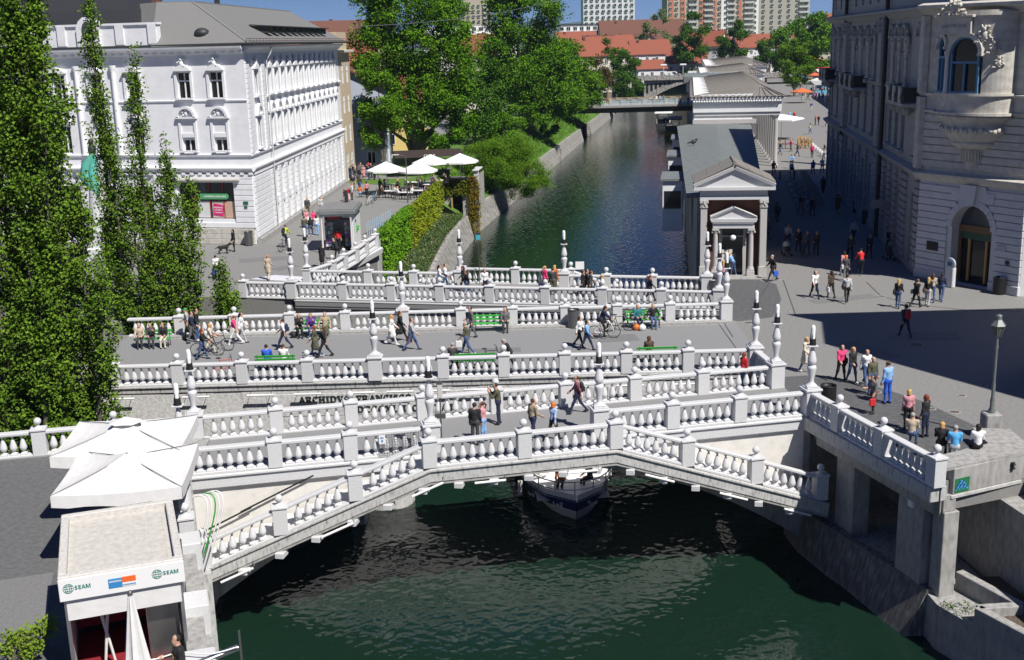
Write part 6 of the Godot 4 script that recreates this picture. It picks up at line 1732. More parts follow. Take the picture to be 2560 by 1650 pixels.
	for e in [4.4, -4.4]:
		var rl := MB.new(); rl.tube([A + V(0, 1.4, e), B + V(0, 1.4, e)], [.06, .06], 5); part(b, "handrail", rl.mesh(), mats.wood_light)
		for k in 14:
			var p := A.lerp(B, (k + .5) / 14.0)
			pbox(b, "glass_pane", p + V(0, .85, e), V(2.2, 1.0, .03), mats.rail_glass); pbox(b, "post", p + V(1.15, .85, e), V(.06, 1.15, .06), mats.steel)
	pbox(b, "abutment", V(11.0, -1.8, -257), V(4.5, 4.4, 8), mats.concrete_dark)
	var stt := thing("gold_statue", "small golden figure standing on the railing of the modern footbridge", "statue", gp(1519, 258, 2.0))
	part(stt, "figure", MB.new().tube([V(-.15, 0, 0), V(-.1, 1.0, 0), V(0, 1.7, 0), V(.05, 2.2, 0)], [.1, .15, .24, .1], 8).blob(V(.05, 2.4, 0), V(.15, .19, .15), 8, 6).tube([V(.15, 0, 0), V(.12, 1.0, 0)], [.1, .14], 6).tube([V(0, 1.9, 0), V(.4, 1.5, .1)], [.09, .06], 5).mesh(), mat("gold", C3(.5, .3, .06), .4, .6))
	# arched concrete bridge
	var d := thing("arched_bridge", "old pale concrete bridge with one shallow arch and lamps", "bridge", V(62.5, 0, -372), -.06)
	var ar := MB.new()
	var fy := func(x: float) -> float: return -5.0 + 6.6 * (1.0 - pow(absf(x) / 19.0, 2.0))
	for k in 28:
		var x0 := -19.0 + 38.0 * k / 28; var x1 := -19.0 + 38.0 * (k + 1) / 28
		var y0: float = fy.call(x0); var y1: float = fy.call(x1)
		ar.face(V(x0, y0, 6), V(x1, y1, 6), V(x1, y1, -6), V(x0, y0, -6), Vector3.DOWN)
		ar.face(V(x0, y0, 6), V(x1, y1, 6), V(x1, minf(y1 + 1.1, 2.0), 6), V(x0, minf(y0 + 1.1, 2.0), 6), V(0, 0, 1))
		ar.face(V(x0, y0 + 1.1, 5.6), V(x1, y1 + 1.1, 5.6), V(x1, 2.0, 5.6), V(x0, 2.0, 5.6), V(0, 0, 1))
	part(d, "arch", ar.mesh(), mats.bank_concrete)
	for k in 11:
		var x := -18.0 + k * 1.35
		pbox(d, "spandrel_opening", V(x, lerpf(fy.call(x) + 1.3, 1.6, .55), 5.63), V(.75, maxf(.3, 1.4 - fy.call(x) - 1.2) * .62, .05), mats.black_metal)  # solid black panels stand in for the shade inside spandrel openings
	pbox(d, "deck", V(0, 2.3, 0), V(60, .6, 13), mats.bank_concrete, BI, .05)
	pbox(d, "parapet", V(0, 3.1, 6.2), V(60, .9, .35), mats.bank_concrete, BI, .05)
	for k in 12: pbox(d, "pier", V(-28 + k * 5.0, 3.25, 6.25), V(.9, 1.3, .5), mats.bank_concrete, BI, .05)
	for q in [[-13.0, "first"], [-7.0, "second"], [1.5, "third"], [5.5, "fourth"]]:
		var l := thing("bridge_lamp", "lamp with flat white heads on the arched bridge, %s from the trees" % q[1], "street lamp", V(62.5, 0, -372) + ry(-.06) * V(q[0], 3.8, 6.25), 0, "lamps on the arched bridge")
		part(l, "post", MB.new().tube([Vector3.ZERO, V(0, 2.6, 0)], [.12, .08], 6).mesh(), mats.stone)
		pbox(l, "head", V(0, 2.8, 0), V(2.0, .5, .5), mats.white_paint, BI, .1)
	for q in [[-10.5, "white van with a green mark crossing the arched bridge"], [-3.0, "white van in the middle of the arched bridge"], [4.5, "blue car on the arched bridge"]]:
		var v := thing("parked_van" if q[0] < 3 else "blue_car", q[1], "van" if q[0] < 3 else "car", V(62.5, 0, -372) + ry(-.06) * V(q[0], 2.6, 3.5), -.06)
		var big: bool = q[0] < 3
		var body := MB.new().extrude(P2([-2.3, .4, 2.3, .4, 2.3, 1.1, 1.6, 1.9 if big else 1.25, -2.2, 1.9 if big else 1.1, -2.3, 1.0]), V(0, 0, -.9), V(0, 0, .9), V(1, 0, 0))
		part(v, "body", body.mesh(), mats.white_paint if big else mat("car_blue", C3(.05, .12, .3), .3))
		pbox(v, "window", V(.9, 1.5 if big else 1.3, .9), V(1.0, .5, .06), mats.glass_dark)
		if big: pbox(v, "mark", V(-.6, 1.2, .92), V(.5, .5, .03), mats.green_paint)
		for e in [-1.4, 1.4]: part(v, "wheel", MB.new().lathe([W(0, -.1), W(.36, -.1), W(.36, .1), W(0, .1)], 12).mesh(), mats.black_metal, Transform3D(Basis(V(1, 0, 0), PI / 2), V(e, .4, .86)))
	# boats in the distance
	for q in [[V(36.6, -6, -257.9), "moored tour boat with yellow hull and open deck", mat("boat_yellow", C3(.25, .22, .02), .5)], [V(37.6, -6, -280), "moored tour boat with a white canopy roof", mats.dark_paint]]:
		var t := thing("tour_boat", q[1], "boat", q[0], -.16)
		part(t, "hull", MB.new().extrude(P2([-1.8, .9, -1.5, -.3, 1.5, -.3, 1.8, .9]), V(0, 0, 3), V(0, 0, -9), V(1, 0, 0)).mesh(), q[2])
		pbox(t, "cabin", V(0, 1.5, -3.5), V(3.0, 1.2, 9), mats.glass_dark)
		for e in [-1.5, 1.5]:
			for k in 5: pbox(t, "post", V(e, 2.2, 1.5 - k * 2.2), V(.1, 2.4, .1), mats.white_paint)
		pbox(t, "canopy", V(0, 3.5, -3), V(4.2, .2, 10.5), mats.white_paint if q[1].contains("white") else mats.dark_paint, BI, .08)
	# overhead tram-style cable lines in front of the trees
	var wr := thing("overhead_wire", "thin pale cable sagging across in front of the big trees", "cable")
	var wpn := []; var wrd := []
	for k in 13:
		var f := k / 12.0
		wpn.append(at_z(885 + 520 * f, 66 - 66 * f + 14 * sin(f * PI), -100)); wrd.append(.022)
	part(wr, "cable", MB.new().tube(wpn, wrd, 4).mesh(), mats.steel)

# ---------------------------------------------------------------- street furniture, kiosks, boat
func parasol_square(label: String, c: Vector3, w: float, d: float, y: float, rise: float, turn: float, vent: bool) -> void:
	var t := thing("square_parasol", label, "parasol", c, turn, "square canvas parasols by the quay")
	var m := MB.new()
	var ap := V(0, y + rise, 0)
	var cr := [V(-w / 2, y, d / 2), V(w / 2, y, d / 2), V(w / 2, y, -d / 2), V(-w / 2, y, -d / 2)]
	var N := 8
	for k in 4:
		var a: Vector3 = cr[k]; var b: Vector3 = cr[(k + 1) % 4]
		for i in N:
			for j in N:
				var q := []
				for e in [[i, j], [i + 1, j], [i + 1, j + 1], [i, j + 1]]:
					var u: float = e[0] / float(N); var v: float = e[1] / float(N)
					var p := a.lerp(b, u).lerp(ap, v)
					p.y -= .22 * sin(u * PI) * (1.0 - v) * (.35 + v) + .10 * sin(v * PI)
					q.append(p)
				m.face(q[0], q[1], q[2], q[3], V(0, 1, 0))
		# valance
		for i in N:
			var p0 := a.lerp(b, i / float(N)); var p1 := a.lerp(b, (i + 1) / float(N))
			p0.y -= .077 * sin(i / float(N) * PI); p1.y -= .077 * sin((i + 1) / float(N) * PI)
			var dn0 := V(0, -.36 - .03 * sin(i * 1.9), 0); var dn1 := V(0, -.36 - .03 * sin((i + 1) * 1.9), 0)
			var o := ((a + b) * .5 - V(0, y, 0)).normalized()
			m.face(p0, p1, p1 + dn1 + o * .02, p0 + dn0 + o * .02, o)
	part(t, "canopy", m.mesh(), mats.canvas)
	if vent:
		var v := MB.new()
		for k in 12:
			var a0 := TAU * k / 12; var a1 := TAU * (k + 1) / 12
			v.face(V(cos(a0) * .55, y + rise - .06 + .03 * (k % 2), sin(a0) * .4), V(cos(a1) * .55, y + rise - .06 + .03 * ((k + 1) % 2), sin(a1) * .4), V(0, y + rise + .14, 0), V(0, y + rise + .14, 0), Vector3.UP)
		part(t, "vent_cap", v.mesh(), mats.canvas)
	part(t, "pole", MB.new().tube([V(0, 0, 0), V(0, y + rise, 0)], [.045, .04], 8).mesh(), mats.steel)
	pbox(t, "base", V(0, .05, 0), V(.8, .1, .8), mats.concrete, BI, .02)
	var rb := MB.new()
	for k in 4: rb.tube([ap - V(0, .12, 0), (cr[k] as Vector3) + V(0, .0, 0)], [.02, .014], 4)
	part(t, "ribs", rb.mesh(), mats.steel)

func round_parasol(called: String, label: String, c: Vector3, r: float, y: float, rise: float, mt: Material, sides := 8, group := "") -> void:
	var t := thing(called, label, "parasol", c, .2, group)
	var m := MB.new()
	for k in sides:
		var a := TAU * k / sides; var b := TAU * (k + 1) / sides
		var p := V(cos(a) * r, y, sin(a) * r); var q := V(cos(b) * r, y, sin(b) * r)
		m.face(p, q, V(0, y + rise, 0), V(0, y + rise, 0), V(0, 1, 0)); m.face(p, q, q - V(0, .18, 0), p - V(0, .18, 0), p + q - V(0, 2 * y, 0))
	part(t, "canopy", m.mesh(), mt)
	part(t, "pole", MB.new().tube([Vector3.ZERO, V(0, y + rise, 0)], [.04, .035], 6).mesh(), mats.white_paint)

func build_foreground() -> void:
	parasol_square("large off-white square parasol with a vent cap beside the near footbridge lamp", V(-13.0, 0, -36.75), 4.05, 3.6, 2.70, .50, .09, true)
	parasol_square("off-white square parasol without vent next to the bar booth", V(-12.05, 0, -33.85), 3.75, 3.9, 2.60, .50, .13, false)
	# bar booth with flat roof
	var yaw := .335
	var b := thing("bar_booth", "white flat-roofed bar booth with printed fascia and open red interior", "kiosk", V(-10.35, 0, -27.85), yaw)
	var W: Material = mats.canvas
	var w := 2.92; var d := 4.15; var h := 2.9
	pbox(b, "roof_deck", V(0, h - .12, 0), V(w - .3, .06, d - .3), mats.booth_roof)
	var sh := MB.new(); 
	for k in 7: sh.box(V(-1.1 + k * .37, h - .085, 0), V(.012, .012, d - .4))
	for k in 5: sh.box(V(0, h - .083, -1.5 + k * .75), V(w - .4, .012, .012))
	part(b, "roof_seams", sh.mesh(), mats.booth_roof).set_meta("kind", "stuff")
	pbox(b, "roof_rim", V(0, h - .04, -d / 2 + .1), V(w, .26, .2), mats.booth_rim, BI, .02); pbox(b, "roof_rim", V(0, h - .04, d / 2 - .1), V(w, .262, .2), mats.booth_rim, BI, .02)
	for e in [-1, 1]: pbox(b, "roof_rim", V(e * (w / 2 - .1), h - .041, 0), V(.2, .258, d - .4), mats.booth_rim, BI, .02)
	pbox(b, "fascia", V(0, h - .24, d / 2 + .03), V(w, .56, .06), mats.white_paint, BI, .01)
	var fz := d / 2 + .065
	var tl := mat("logo_teal", C3(.02, .18, .15), .5)
	for x in [-1.05, 1.0]:
		text_on(b, "SEAM", V(x + .14, h - .2, fz), .36, tl)
		var gl := MB.new()
		for k in 3: gl.tube(_ring(.12, k * .045), _fill(17, .006), 4)
		for k in 3:
			gl.box(V(0, -.06 + k * .06, 0), V(.21, .009, .01))
		part(b, "logo", gl.mesh(), tl, T(V(x - .19, h - .2, fz)))
	pbox(b, "logo_panel", V(-.17, h - .25, fz), V(.32, .24, .012), mat("panel_blue", C3(.03, .22, .5), .5)); pbox(b, "logo_panel", V(.15, h - .19, fz), V(.32, .14, .012), mat("panel_orange", C3(.75, .13, .02), .5)); pbox(b, "logo_panel", V(.15, h - .32, fz), V(.32, .1, .012), mats.white_paint)
	text_on(b, "KAVARNA", V(-.17, h - .2, fz + .012), .28, mats.white_paint); text_on(b, "tromostovje", V(.15, h - .32, fz + .012), .3, mats.panel_blue)
	pbox(b, "blind", V(0, h - .78, d / 2 - .06), V(w - .25, .62, .05), W, BI, .01)
	for e in [-1, 1]:
		pbox(b, "post", V(e * (w / 2 - .12), 1.3, d / 2 - .1), V(.09, 2.6, .09), mats.steel); pbox(b, "post", V(e * (w / 2 - .12), 1.3, -d / 2 + .12), V(.09, 2.6, .09), mats.steel)
	pbox(b, "side_panel", V(-w / 2 + .1, 1.4, 0), V(.05, 2.7, d - .3), W); pbox(b, "side_panel", V(w / 2 - .1, 1.4, -.3), V(.05, 2.7, d - .9), mats.white_paint)
	pbox(b, "back_panel", V(0, 1.4, -d / 2 + .1), V(w - .2, 2.7, .05), W)
	pbox(b, "red_carpet", V(-.2, .03, .6), V(w - .7, .05, d - 1.3), mat("carpet_red", C3(.22, .008, .015), .8))
	pbox(b, "red_lining", V(0, 1.5, -.6), V(w - .3, 2.4, .05), mat("lining_red", C3(.22, .008, .015), .8))
	pbox(b, "fridge", V(.85, 1.0, 1.2), V(.8, 2.0, .75), mat("fridge_steel", C3(.35, .34, .33), .25, .9), BI, .02)
	for e in [[-.75, .35], [-.35, -.3]]:
		part(b, "tent_pole", MB.new().tube([V(e[0], 2.35, 1.2), V(e[0] + e[1], .1, 1.3)], [.05, .035], 5).mesh(), W)
	# white boxes stored between booth and parasols
	for q in [[-12.6, -31.0, .9, .85, "grey lidded box standing behind the bar booth"], [-11.6, -31.3, 1.1, .95, "pale blue tarpaulin covered box behind the bar booth"], [-10.7, -31.6, .8, 1.5, "tall white shelf unit behind the bar booth"]]:
		var x := thing("storage_box", q[4], "box", V(q[0], 0, q[1]), .3)
		pbox(x, "body", V(0, q[3] / 2, 0), V(q[2], q[3], .7), mats.booth_rim, BI, .03); pbox(x, "lid", V(0, q[3] + .04, 0), V(q[2] + .06, .08, .76), mats.canvas if q[2] < 1.05 else mat("tarp", C3(.5, .58, .64), .5), BI, .02)
	# folded parasol
	var cu := thing("folded_parasol", "closed off-white parasol standing in front of the bar booth", "parasol", V(-9.05, 0, -24.6))
	var cm := MB.new()
	var seg := 24
	for k in seg:
		for j in 8:
			var q := []
			for e in [[k, j], [k + 1, j], [k + 1, j + 1], [k, j + 1]]:
				var a: float = TAU * e[0] / seg; var f: float = e[1] / 8.0
				var rr: float = lerpf(.40, .055, pow(f, .8)) * (1.0 + .13 * cos(a * 8.0))
				q.append(V(cos(a) * rr, lerpf(.55, 2.92, f), sin(a) * rr))
			cm.face(q[0], q[1], q[2], q[3], (q[0] + q[2]) * V(1, 0, 1) + V(0, .05, 0))
	part(cu, "canopy", cm.mesh(), mats.canvas)
	part(cu, "finial", MB.new().lathe([W(.06, 2.9), W(.07, 2.96), W(.03, 3.02), W(0, 3.03)], 10).mesh(), mats.bin_metal)
	part(cu, "pole", MB.new().tube([Vector3.ZERO, V(0, 2.9, 0)], [.035, .03], 6).mesh(), mats.steel)
	# parapet blocks and railing along the quay by the booth
	var pb := thing("quay_parapet", "thick pale concrete quay parapet with steel railing beside the booth", "parapet")
	var A := V(-10.05, 0, -32.4); var B := V(-7.75, 0, -25.0)
	var mb := MB.new(); beam(mb, A + V(0, .35, 0), B + V(0, .35, 0), .5, .7, .02); part(pb, "wall", mb.mesh(), mats.concrete)
	for f in [.05, .58, 1.0]:
		pbox(pb, "block", A.lerp(B, f) + V(0, .5, 0), V(.95, 1.0, .85), mats.stone, along(A, B), .03)
	var rl := MB.new()
	for y in [.95, 1.2]: rl.tube([A.lerp(B, .12) + V(-.15, y, 0), A.lerp(B, .5) + V(-.15, y, 0)], [.03, .03], 6)
	for f in [.12, .31, .5]: rl.tube([A.lerp(B, f) + V(-.15, .6, 0), A.lerp(B, f) + V(-.15, 1.2, 0)], [.03, .03], 6)
	part(pb, "railing", rl.mesh(), mats.steel)
	# aluminium rail section at the lower edge with cables
	var al := thing("metal_rail", "diagonal aluminium rail with white cables at the quay edge", "railing")
	var r0 := gp(545, 1665, 1.05); var r1 := gp(596, 1618, 1.05)
	var am := MB.new(); beam(am, gp(420, 1690, .95), r1, .16, .12, .02); part(al, "rail", am.mesh(), mats.steel)
	part(al, "post", MB.new().tube([r1 + V(.05, -1.2, 0), r1 + V(.05, .45, 0)], [.045, .03], 6).mesh(), mats.bin_metal)
	var ca := []; var crd := []
	for k in 9: ca.append(gp(330 + 33 * k, 1650 - 3.5 * k + 6 * sin(k * 1.3), 1.15)); crd.append(.02)
	part(al, "cable", MB.new().tube(ca, crd, 5).mesh(), mats.white_paint)
	# cable bundle hanging on the bank balustrade
	var cb := thing("cable_bundle", "coil of white and green cables hanging on the quay wall beside the stairs", "cable")
	for k in 5:
		var pts := []; var rd := []
		var base := V(-11.55 + .05 * k, .15, -37.4)
		for j in 11:
			var f := j / 10.0
			pts.append(base + V(.35 + .55 * sin(f * PI) + .06 * k, .25 * sin(f * PI * 1.2) - 2.0 * f * f, .5 * f - .1 * k)); rd.append(.028)
		part(cb, "cable", MB.new().tube(pts, rd, 5).mesh(), mats.white_paint if k != 2 else mats.green_paint)

func _ring(r: float, sq: float) -> Array:
	var o := []
	for k in 17:
		var a := TAU * k / 16
		o.append(V(cos(a) * maxf(r - sq, .02), sin(a) * r, 0))
	return o

func _fill(n: int, v: float) -> Array:
	var o := []; o.resize(n); o.fill(v); return o

func bench(at: Vector3, turn: float, label: String) -> void:
	var t := thing("park_bench", label, "bench", at, turn, "green benches on the middle bridge")
	var sl := MB.new().box(Vector3.ZERO, V(1.95, .035, .11), BI, .008).mesh()
	for k in 3: part(t, "seat_slat", sl, mats.green_paint, T(V(0, .45, -.13 + k * .135)))
	for k in 2: part(t, "back_slat", sl, mats.green_paint, Transform3D(Basis(V(1, 0, 0), 1.35), V(0, .64 + k * .17, -.25 - k * .035)))
	for e in [-.85, .85]:
		var m := MB.new()
		m.tube([V(e, 0, .16), V(e, .43, .14), V(e, .43, -.2), V(e, .88, -.3)], [.022, .022, .022, .018], 5); m.tube([V(e, .0, -.24), V(e, .43, -.18)], [.022, .022], 5)
		part(t, "leg", m.mesh(), mats.black_metal)

func bicycle(at: Vector3, turn: float, label: String, frame: Material, lean := .06) -> Node3D:
	var t := thing("bicycle", label, "bicycle", at, turn)
	t.rotation.z = 0
	var wh := MB.new()
	var ring := []
	for k in 21: ring.append(V(cos(TAU * k / 20) * .335, sin(TAU * k / 20) * .335, 0))
	if not meshes.has("tyre"):
		meshes.tyre = MB.new().tube(ring, _fill(21, .02), 5).mesh()
		for k in 10:
			var a := TAU * k / 10
			wh.tube([Vector3.ZERO, V(cos(a), sin(a), 0) * .32], [.004, .004], 3)
		wh.tube([V(0, 0, -.05), V(0, 0, .05)], [.03, .03], 6)
		meshes.spokes = wh.mesh()
	var bs := Basis(V(1, 0, 0), lean)
	for x in [-.52, .52]:
		var o := part(t, "wheel", meshes.spokes, mats.steel, Transform3D(bs, bs * V(x, .355, 0)))
		part(o, "tyre", meshes.tyre, mats.black_metal)
	if not meshes.has("bikeframe"):
		var f := MB.new()
		var bb := V(-.08, .32, 0); var st := V(-.22, .82, 0); var hd := V(.36, .82, 0); var h2 := V(.40, .68, 0)
		for s in [[bb, st], [st, hd], [bb, h2], [bb, V(-.52, .355, 0)], [st + V(.02, -.08, 0), V(-.52, .355, 0)], [hd + V(-.02, .06, 0), V(.52, .355, 0)]]: f.tube([s[0], s[1]], [.02, .018], 5)
		meshes.bikeframe = f.mesh()
		meshes.bikebar = MB.new().tube([V(.25, 1.02, -.28), V(.33, 1.0, -.12), V(.34, .98, 0), V(.33, 1.0, .12), V(.25, 1.02, .28)], [.016, .016, .018, .016, .016], 5).tube([V(.34, .98, 0), V(.36, .82, 0)], [.018, .018], 5).mesh()
		meshes.bikesaddle = MB.new().blob(V(-.25, .93, 0), V(.14, .035, .07), 8, 5).tube([V(-.22, .82, 0), V(-.24, .91, 0)], [.014, .014], 5).mesh()
	part(t, "frame", meshes.bikeframe, frame, Transform3D(bs)); part(t, "handlebar", meshes.bikebar, mats.black_metal, Transform3D(bs)); part(t, "saddle", meshes.bikesaddle, mats.black_metal, Transform3D(bs))
	return t

func litter_bin(at: Vector3, label: String, r := .3, h := .92, mt: Material = null) -> void:
	var t := thing("litter_bin", label, "bin", at)
	part(t, "body", MB.new().lathe([W(0, .02), W(r * .92, .02), W(r, .06), W(r, h), W(r * .93, h), W(r * .93, h - .12), W(0, h - .14)], 18).mesh(), mt if mt else mats.bin_metal)
	part(t, "rim", MB.new().lathe([W(r * 1.0, h - .02), W(r * 1.06, h), W(r * 1.0, h + .03), W(r * .92, h)], 18).mesh(), mats.black_metal)

func build_furniture() -> void:
	# benches on the middle bridge
	bench(gp(412, 862) + V(-.5, 0, .35), 0, "green bench with three seated people beside the poplar")
	bench(V(-10.75, 0, -60.35), 0, "green bench where a woman in purple eats")
	bench(V(-1.1, 0, -60.4), 0, "green bench with an old man in grey suit")
	bench(V(7.1, 0, -60.35), 0, "green bench with two men and an orange bag")
	bench(gp(694, 925) + V(0, 0, .15), PI, "green bench with a man in bright blue seen from behind")
	bench(gp(1190, 920) + V(0, 0, .2), PI, "green bench with black bicycles leaned on it")
	bench(gp(1640, 905) + V(0, 0, .1), PI, "green bench with one woman seen from behind")
	# bicycles
	var bk: Material = mats.black_metal
	bicycle(gp(1548, 828), .05, "dark mountain bike parked beside the bench with the orange bag", bk)
	bicycle(gp(1510, 846), 0.02, "white road bike ridden by the person in a striped top", mats.white_paint, 0.0)
	bicycle(gp(520, 890), .05, "black bicycle with a rear load, pushed by the woman in black", bk, 0)
	bicycle(gp(545, 878), .0, "black bicycle with a front basket, pushed by the blonde woman", bk, 0)
	bicycle(gp(560, 945, .0) + V(0, 0, -.3), .1, "bicycle with an orange frame leaned on the balustrade", mat("bike_orange", C3(.6, .06, .02), .4))
	bicycle(gp(1155, 925) + V(0, 0, -.2), .0, "black bicycle leaned on the bench back", bk)
	bicycle(gp(1225, 922) + V(0, 0, -.35), 0.1, "second black bicycle leaned on the bench back", bk)
	bicycle(gp(2154, 672), PI / 2 - .2, "bicycle ridden by the cyclist in a red shirt", bk, 0)
	bicycle(gp(2004, 642), PI / 2 - .2, "bicycle pushed in the shaded street", bk, 0)
	bicycle(gp(712, 628), PI / 2 - .4, "bicycle ridden by the cyclist in the yellow jacket", bk, 0)
	for k in 7: bicycle(gp(1995 + k * 7, 455 + k * 14) + V(-.6, 0, 0), PI - .25 if k % 2 else -.25, ["black", "grey", "dark green", "dark blue", "brown", "silver", "dark red"][k] + " bicycle in the rack on the shaded street", [bk, mats.bin_metal, mat("bk1", C3(.02, .06, .03), .4), mat("bk2", C3(.02, .03, .1), .4), mat("bk3", C3(.08, .04, .02), .4), mats.steel, mat("bk4", C3(.12, .01, .01), .4)][k])
	var rk := thing("bicycle_rack", "long steel bicycle rack in the shaded street", "bike rack")
	var p0 := gp(2008, 440); var p1 := gp(2050, 515)
	for k in 16: pbox(rk, "slot", p0.lerp(p1, k / 15.0) + V(0, .35, 0), V(.7, .5, .05), mats.steel)
	var rbm := MB.new(); beam(rbm, p0 + V(0, .08, 0), p1 + V(0, .08, 0), .1, .08); part(rk, "rail", rbm.mesh(), mats.steel)
	for k in 6: bicycle(gp(925 + k * 9, 512 - k * 8), 1.2 + .1 * k, ["white", "blue", "silver", "pale", "grey", "teal"][k] + " bicycle parked by the blue fence above the ivy", [mats.white_paint, mat("bb", C3(.1, .25, .45), .4), mats.steel, mats.booth_rim, mats.bin_metal, mat("bt", C3(.05, .25, .25), .4)][k])
	var bf := thing("blue_fence", "pale blue railing on the terrace edge behind the newspaper kiosk", "fence")
	for k in 14:
		var p := V(-11.6, 0, -93.5).lerp(V(-10.4, 0, -101), k / 13.0)
		pbox(bf, "slat", p + V(0, .55, 0), V(.04, 1.05, .3), mat("fence_blue", C3(.35, .5, .62), .5))
	# bins
	litter_bin(V(3.35, 0, -60.75), "grey steel bin standing beside the bench of the old man", .32, 1.0)
	litter_bin(gp(1787, 735), "brown steel bin in front of the portico stroller", .33, .85)
	litter_bin(gp(2070, 1003), "black bin with rubbish behind the quay corner lamp", .33, .7, mats.black_metal)
	litter_bin(gp(2497, 735), "black bin with wide rim beside the pharmacy door", .36, 1.0, mats.black_metal)
	litter_bin(gp(623, 614), "tall grey bin at the corner of the white building", .32, 1.1)
	litter_bin(gp(780, 702), "dark bin beside the kiosk lamp pedestal", .35, .95)
	# info totem at the pharmacy
	var it := thing("info_totem", "white information pillar with a round grey display head", "info pillar", gp(2374, 718), -1.05)
	pbox(it, "pillar", V(0, .62, 0), V(.62, 1.25, .3), mats.shop_wall, BI, .05)
	var hd := part(it, "head", MB.new().lathe([W(0, -.08), W(.34, -.08), W(.38, 0), W(.34, .08), W(0, .08)], 22).mesh(), mat("totem_head", C3(.42, .50, .58), .4), Transform3D(Basis(V(1, 0, 0), PI / 2), V(0, 1.45, .05)))
	pbox(hd, "screen", V(0, .09, 0), V(.32, .03, .26), mat("totem_screen", C3(.05, .1, .14), .2))
	# old street lantern
	var sl := thing("lantern_post", "tall slender grey lantern post on a concrete block", "street lamp", gp(2470, 1090, .0) + V(0, 0, .15))
	pbox(sl, "block", V(0, .5, 0), V(.62, 1.0, .62), mats.concrete, BI, .05)
	part(sl, "post", MB.new().lathe([W(.13, 1.0), W(.14, 1.08), W(.085, 1.2), W(.09, 1.5), W(.065, 1.6), W(.075, 2.1), W(.055, 2.2), W(.05, 3.5), W(.075, 3.58), W(.045, 3.7), W(.05, 3.95), W(.02, 4.0)], 10).mesh(), mat("post_grey", C3(.16, .18, .175), .55, .3))
	var lh := MB.new()
	for k in 6:
		var a := TAU * k / 6; var c := TAU * (k + 1) / 6
		var p := V(cos(a), 0, sin(a)); var q := V(cos(c), 0, sin(c))
		lh.tube([p * .12 + V(0, 3.98, 0), p * .26 + V(0, 4.42, 0)], [.014, .014], 4)
		lh.face(p * .29 + V(0, 4.42, 0), q * .29 + V(0, 4.42, 0), q * .1 + V(0, 4.66, 0), p * .1 + V(0, 4.66, 0), (p + q) + V(0, .5, 0))
	lh.lathe([W(.12, 4.66), W(.1, 4.76), W(.13, 4.8), W(.0, 4.86)], 8)
	part(sl, "lantern_frame", lh.mesh(), mats.post_grey)
	part(sl, "lantern_glass", MB.new().lathe([W(.10, 3.98), W(.25, 4.42)], 6, Vector3.ZERO).mesh(), mat("lantern_pane", C3(.10, .11, .10), .15))
	# newspaper kiosk
	var k := thing("newspaper_kiosk", "small white newspaper kiosk with grey flat roof and magazine racks", "kiosk", V(-12.95, 0, -87.6), 0.0)
	pbox(k, "back_wall", V(0, 1.4, -1.9), V(2.3, 2.8, .1), mats.white_paint); pbox(k, "side_wall", V(-1.1, 1.4, -.9), V(.1, 2.8, 2.0), mats.white_paint); pbox(k, "side_wall", V(1.2, 1.4, -.45), V(.1, 2.8, 4.1), mats.white_paint)
	pbox(k, "roof", V(.05, 3.1, -.1), V(2.9, .34, 4.4), mats.zinc, BI, .04); pbox(k, "roof_cap", V(.05, 3.31, -.1), V(2.6, .1, 4.1), mats.slate, BI, .03); pbox(k, "fascia", V(.05, 2.86, -.1), V(2.6, .14, 4.1), mats.canvas)
	part(k, "flue", MB.new().tube([V(.4, 3.2, -1.6), V(.4, 4.3, -1.6)], [.14, .14], 8).mesh(), mats.dark_paint)
	for e in [-1.1, 1.1]: part(k, "post", column_mesh(.07, 2.8, false), mats.canvas, T(V(e, 0, 1.85)))
	pbox(k, "sign_band", V(0, 2.55, .55), V(2.1, .4, .08), mats.black_metal); text_on(k, "kiosk", V(.6, 2.55, .6), .6, mats.white_paint); pbox(k, "sign_red", V(-.35, 2.55, .6), V(1.0, .34, .03), mat("sign_red", C3(.3, .02, .02), .5))
	text_on(k, "ALJA", V(1.26, 2.2, .3), .7, mats.bin_metal, ry(PI / 2)); part(k, "green_mark", ornament(61, .4, .5, 10, .03), mats.green_paint, Transform3D(ry(PI / 2), V(1.25, 1.3, -.1)))
	var rr := RandomNumberGenerator.new(); rr.seed = 9
	for sx in [-.72, .78]:
		for r in 6:
			for c in 3:
				pbox(k, "magazine", V(sx - .24 + c * .22, .45 + r * .32, .62 + .04 * r), V(.19, .27, .02), col(Color.from_hsv(rr.randf(), rr.randf_range(.2, .8), rr.randf_range(.2, .6)), .5), Basis(V(1, 0, 0), -.2))
	pbox(k, "counter", V(0, .5, .2), V(2.1, 1.0, .5), mats.dark_paint)
	# chalk picture on the ground
	var cp := thing("pavement_picture", "pale chalk picture sheet lying on the plaza", "picture")
	part(cp, "sheet", MB.new().prism(P2([-17.6, -76.6, -13.9, -75.2, -14.0, -76.9, -16.2, -77.8]), .004, .012).mesh(), mats.chalk)
	# small signs
	var ws := thing("toilet_sign", "small white sign fixed on a wire mesh at the left stair head", "sign")
	var zz := -42.52 + .209 * 4.0
	var ms := MB.new()
	for j in 16: ms.tube([V(-5.15 + j * .1, .05, zz + .32 + .021 * (8 - j)), V(-5.15 + j * .1, .92, zz + .32 + .021 * (8 - j))], [.008, .008], 3)
	for j in 9: ms.tube([V(-5.15, .08 + j * .1, zz + .49), V(-3.65, .08 + j * .1, zz + .18)], [.008, .008], 3)
	part(ws, "mesh", ms.mesh(), mats.bin_metal)
	pbox(ws, "plate", V(-5.0, .75, zz + .52), V(.24, .34, .02), mats.white_paint, ry(.2)); text_on(ws, "WC", V(-5.0, .82, zz + .54), .14, mats.panel_blue, ry(.2)); text_on(ws, "↓", V(-5.0, .68, zz + .54), .07, mats.panel_blue, ry(.2))
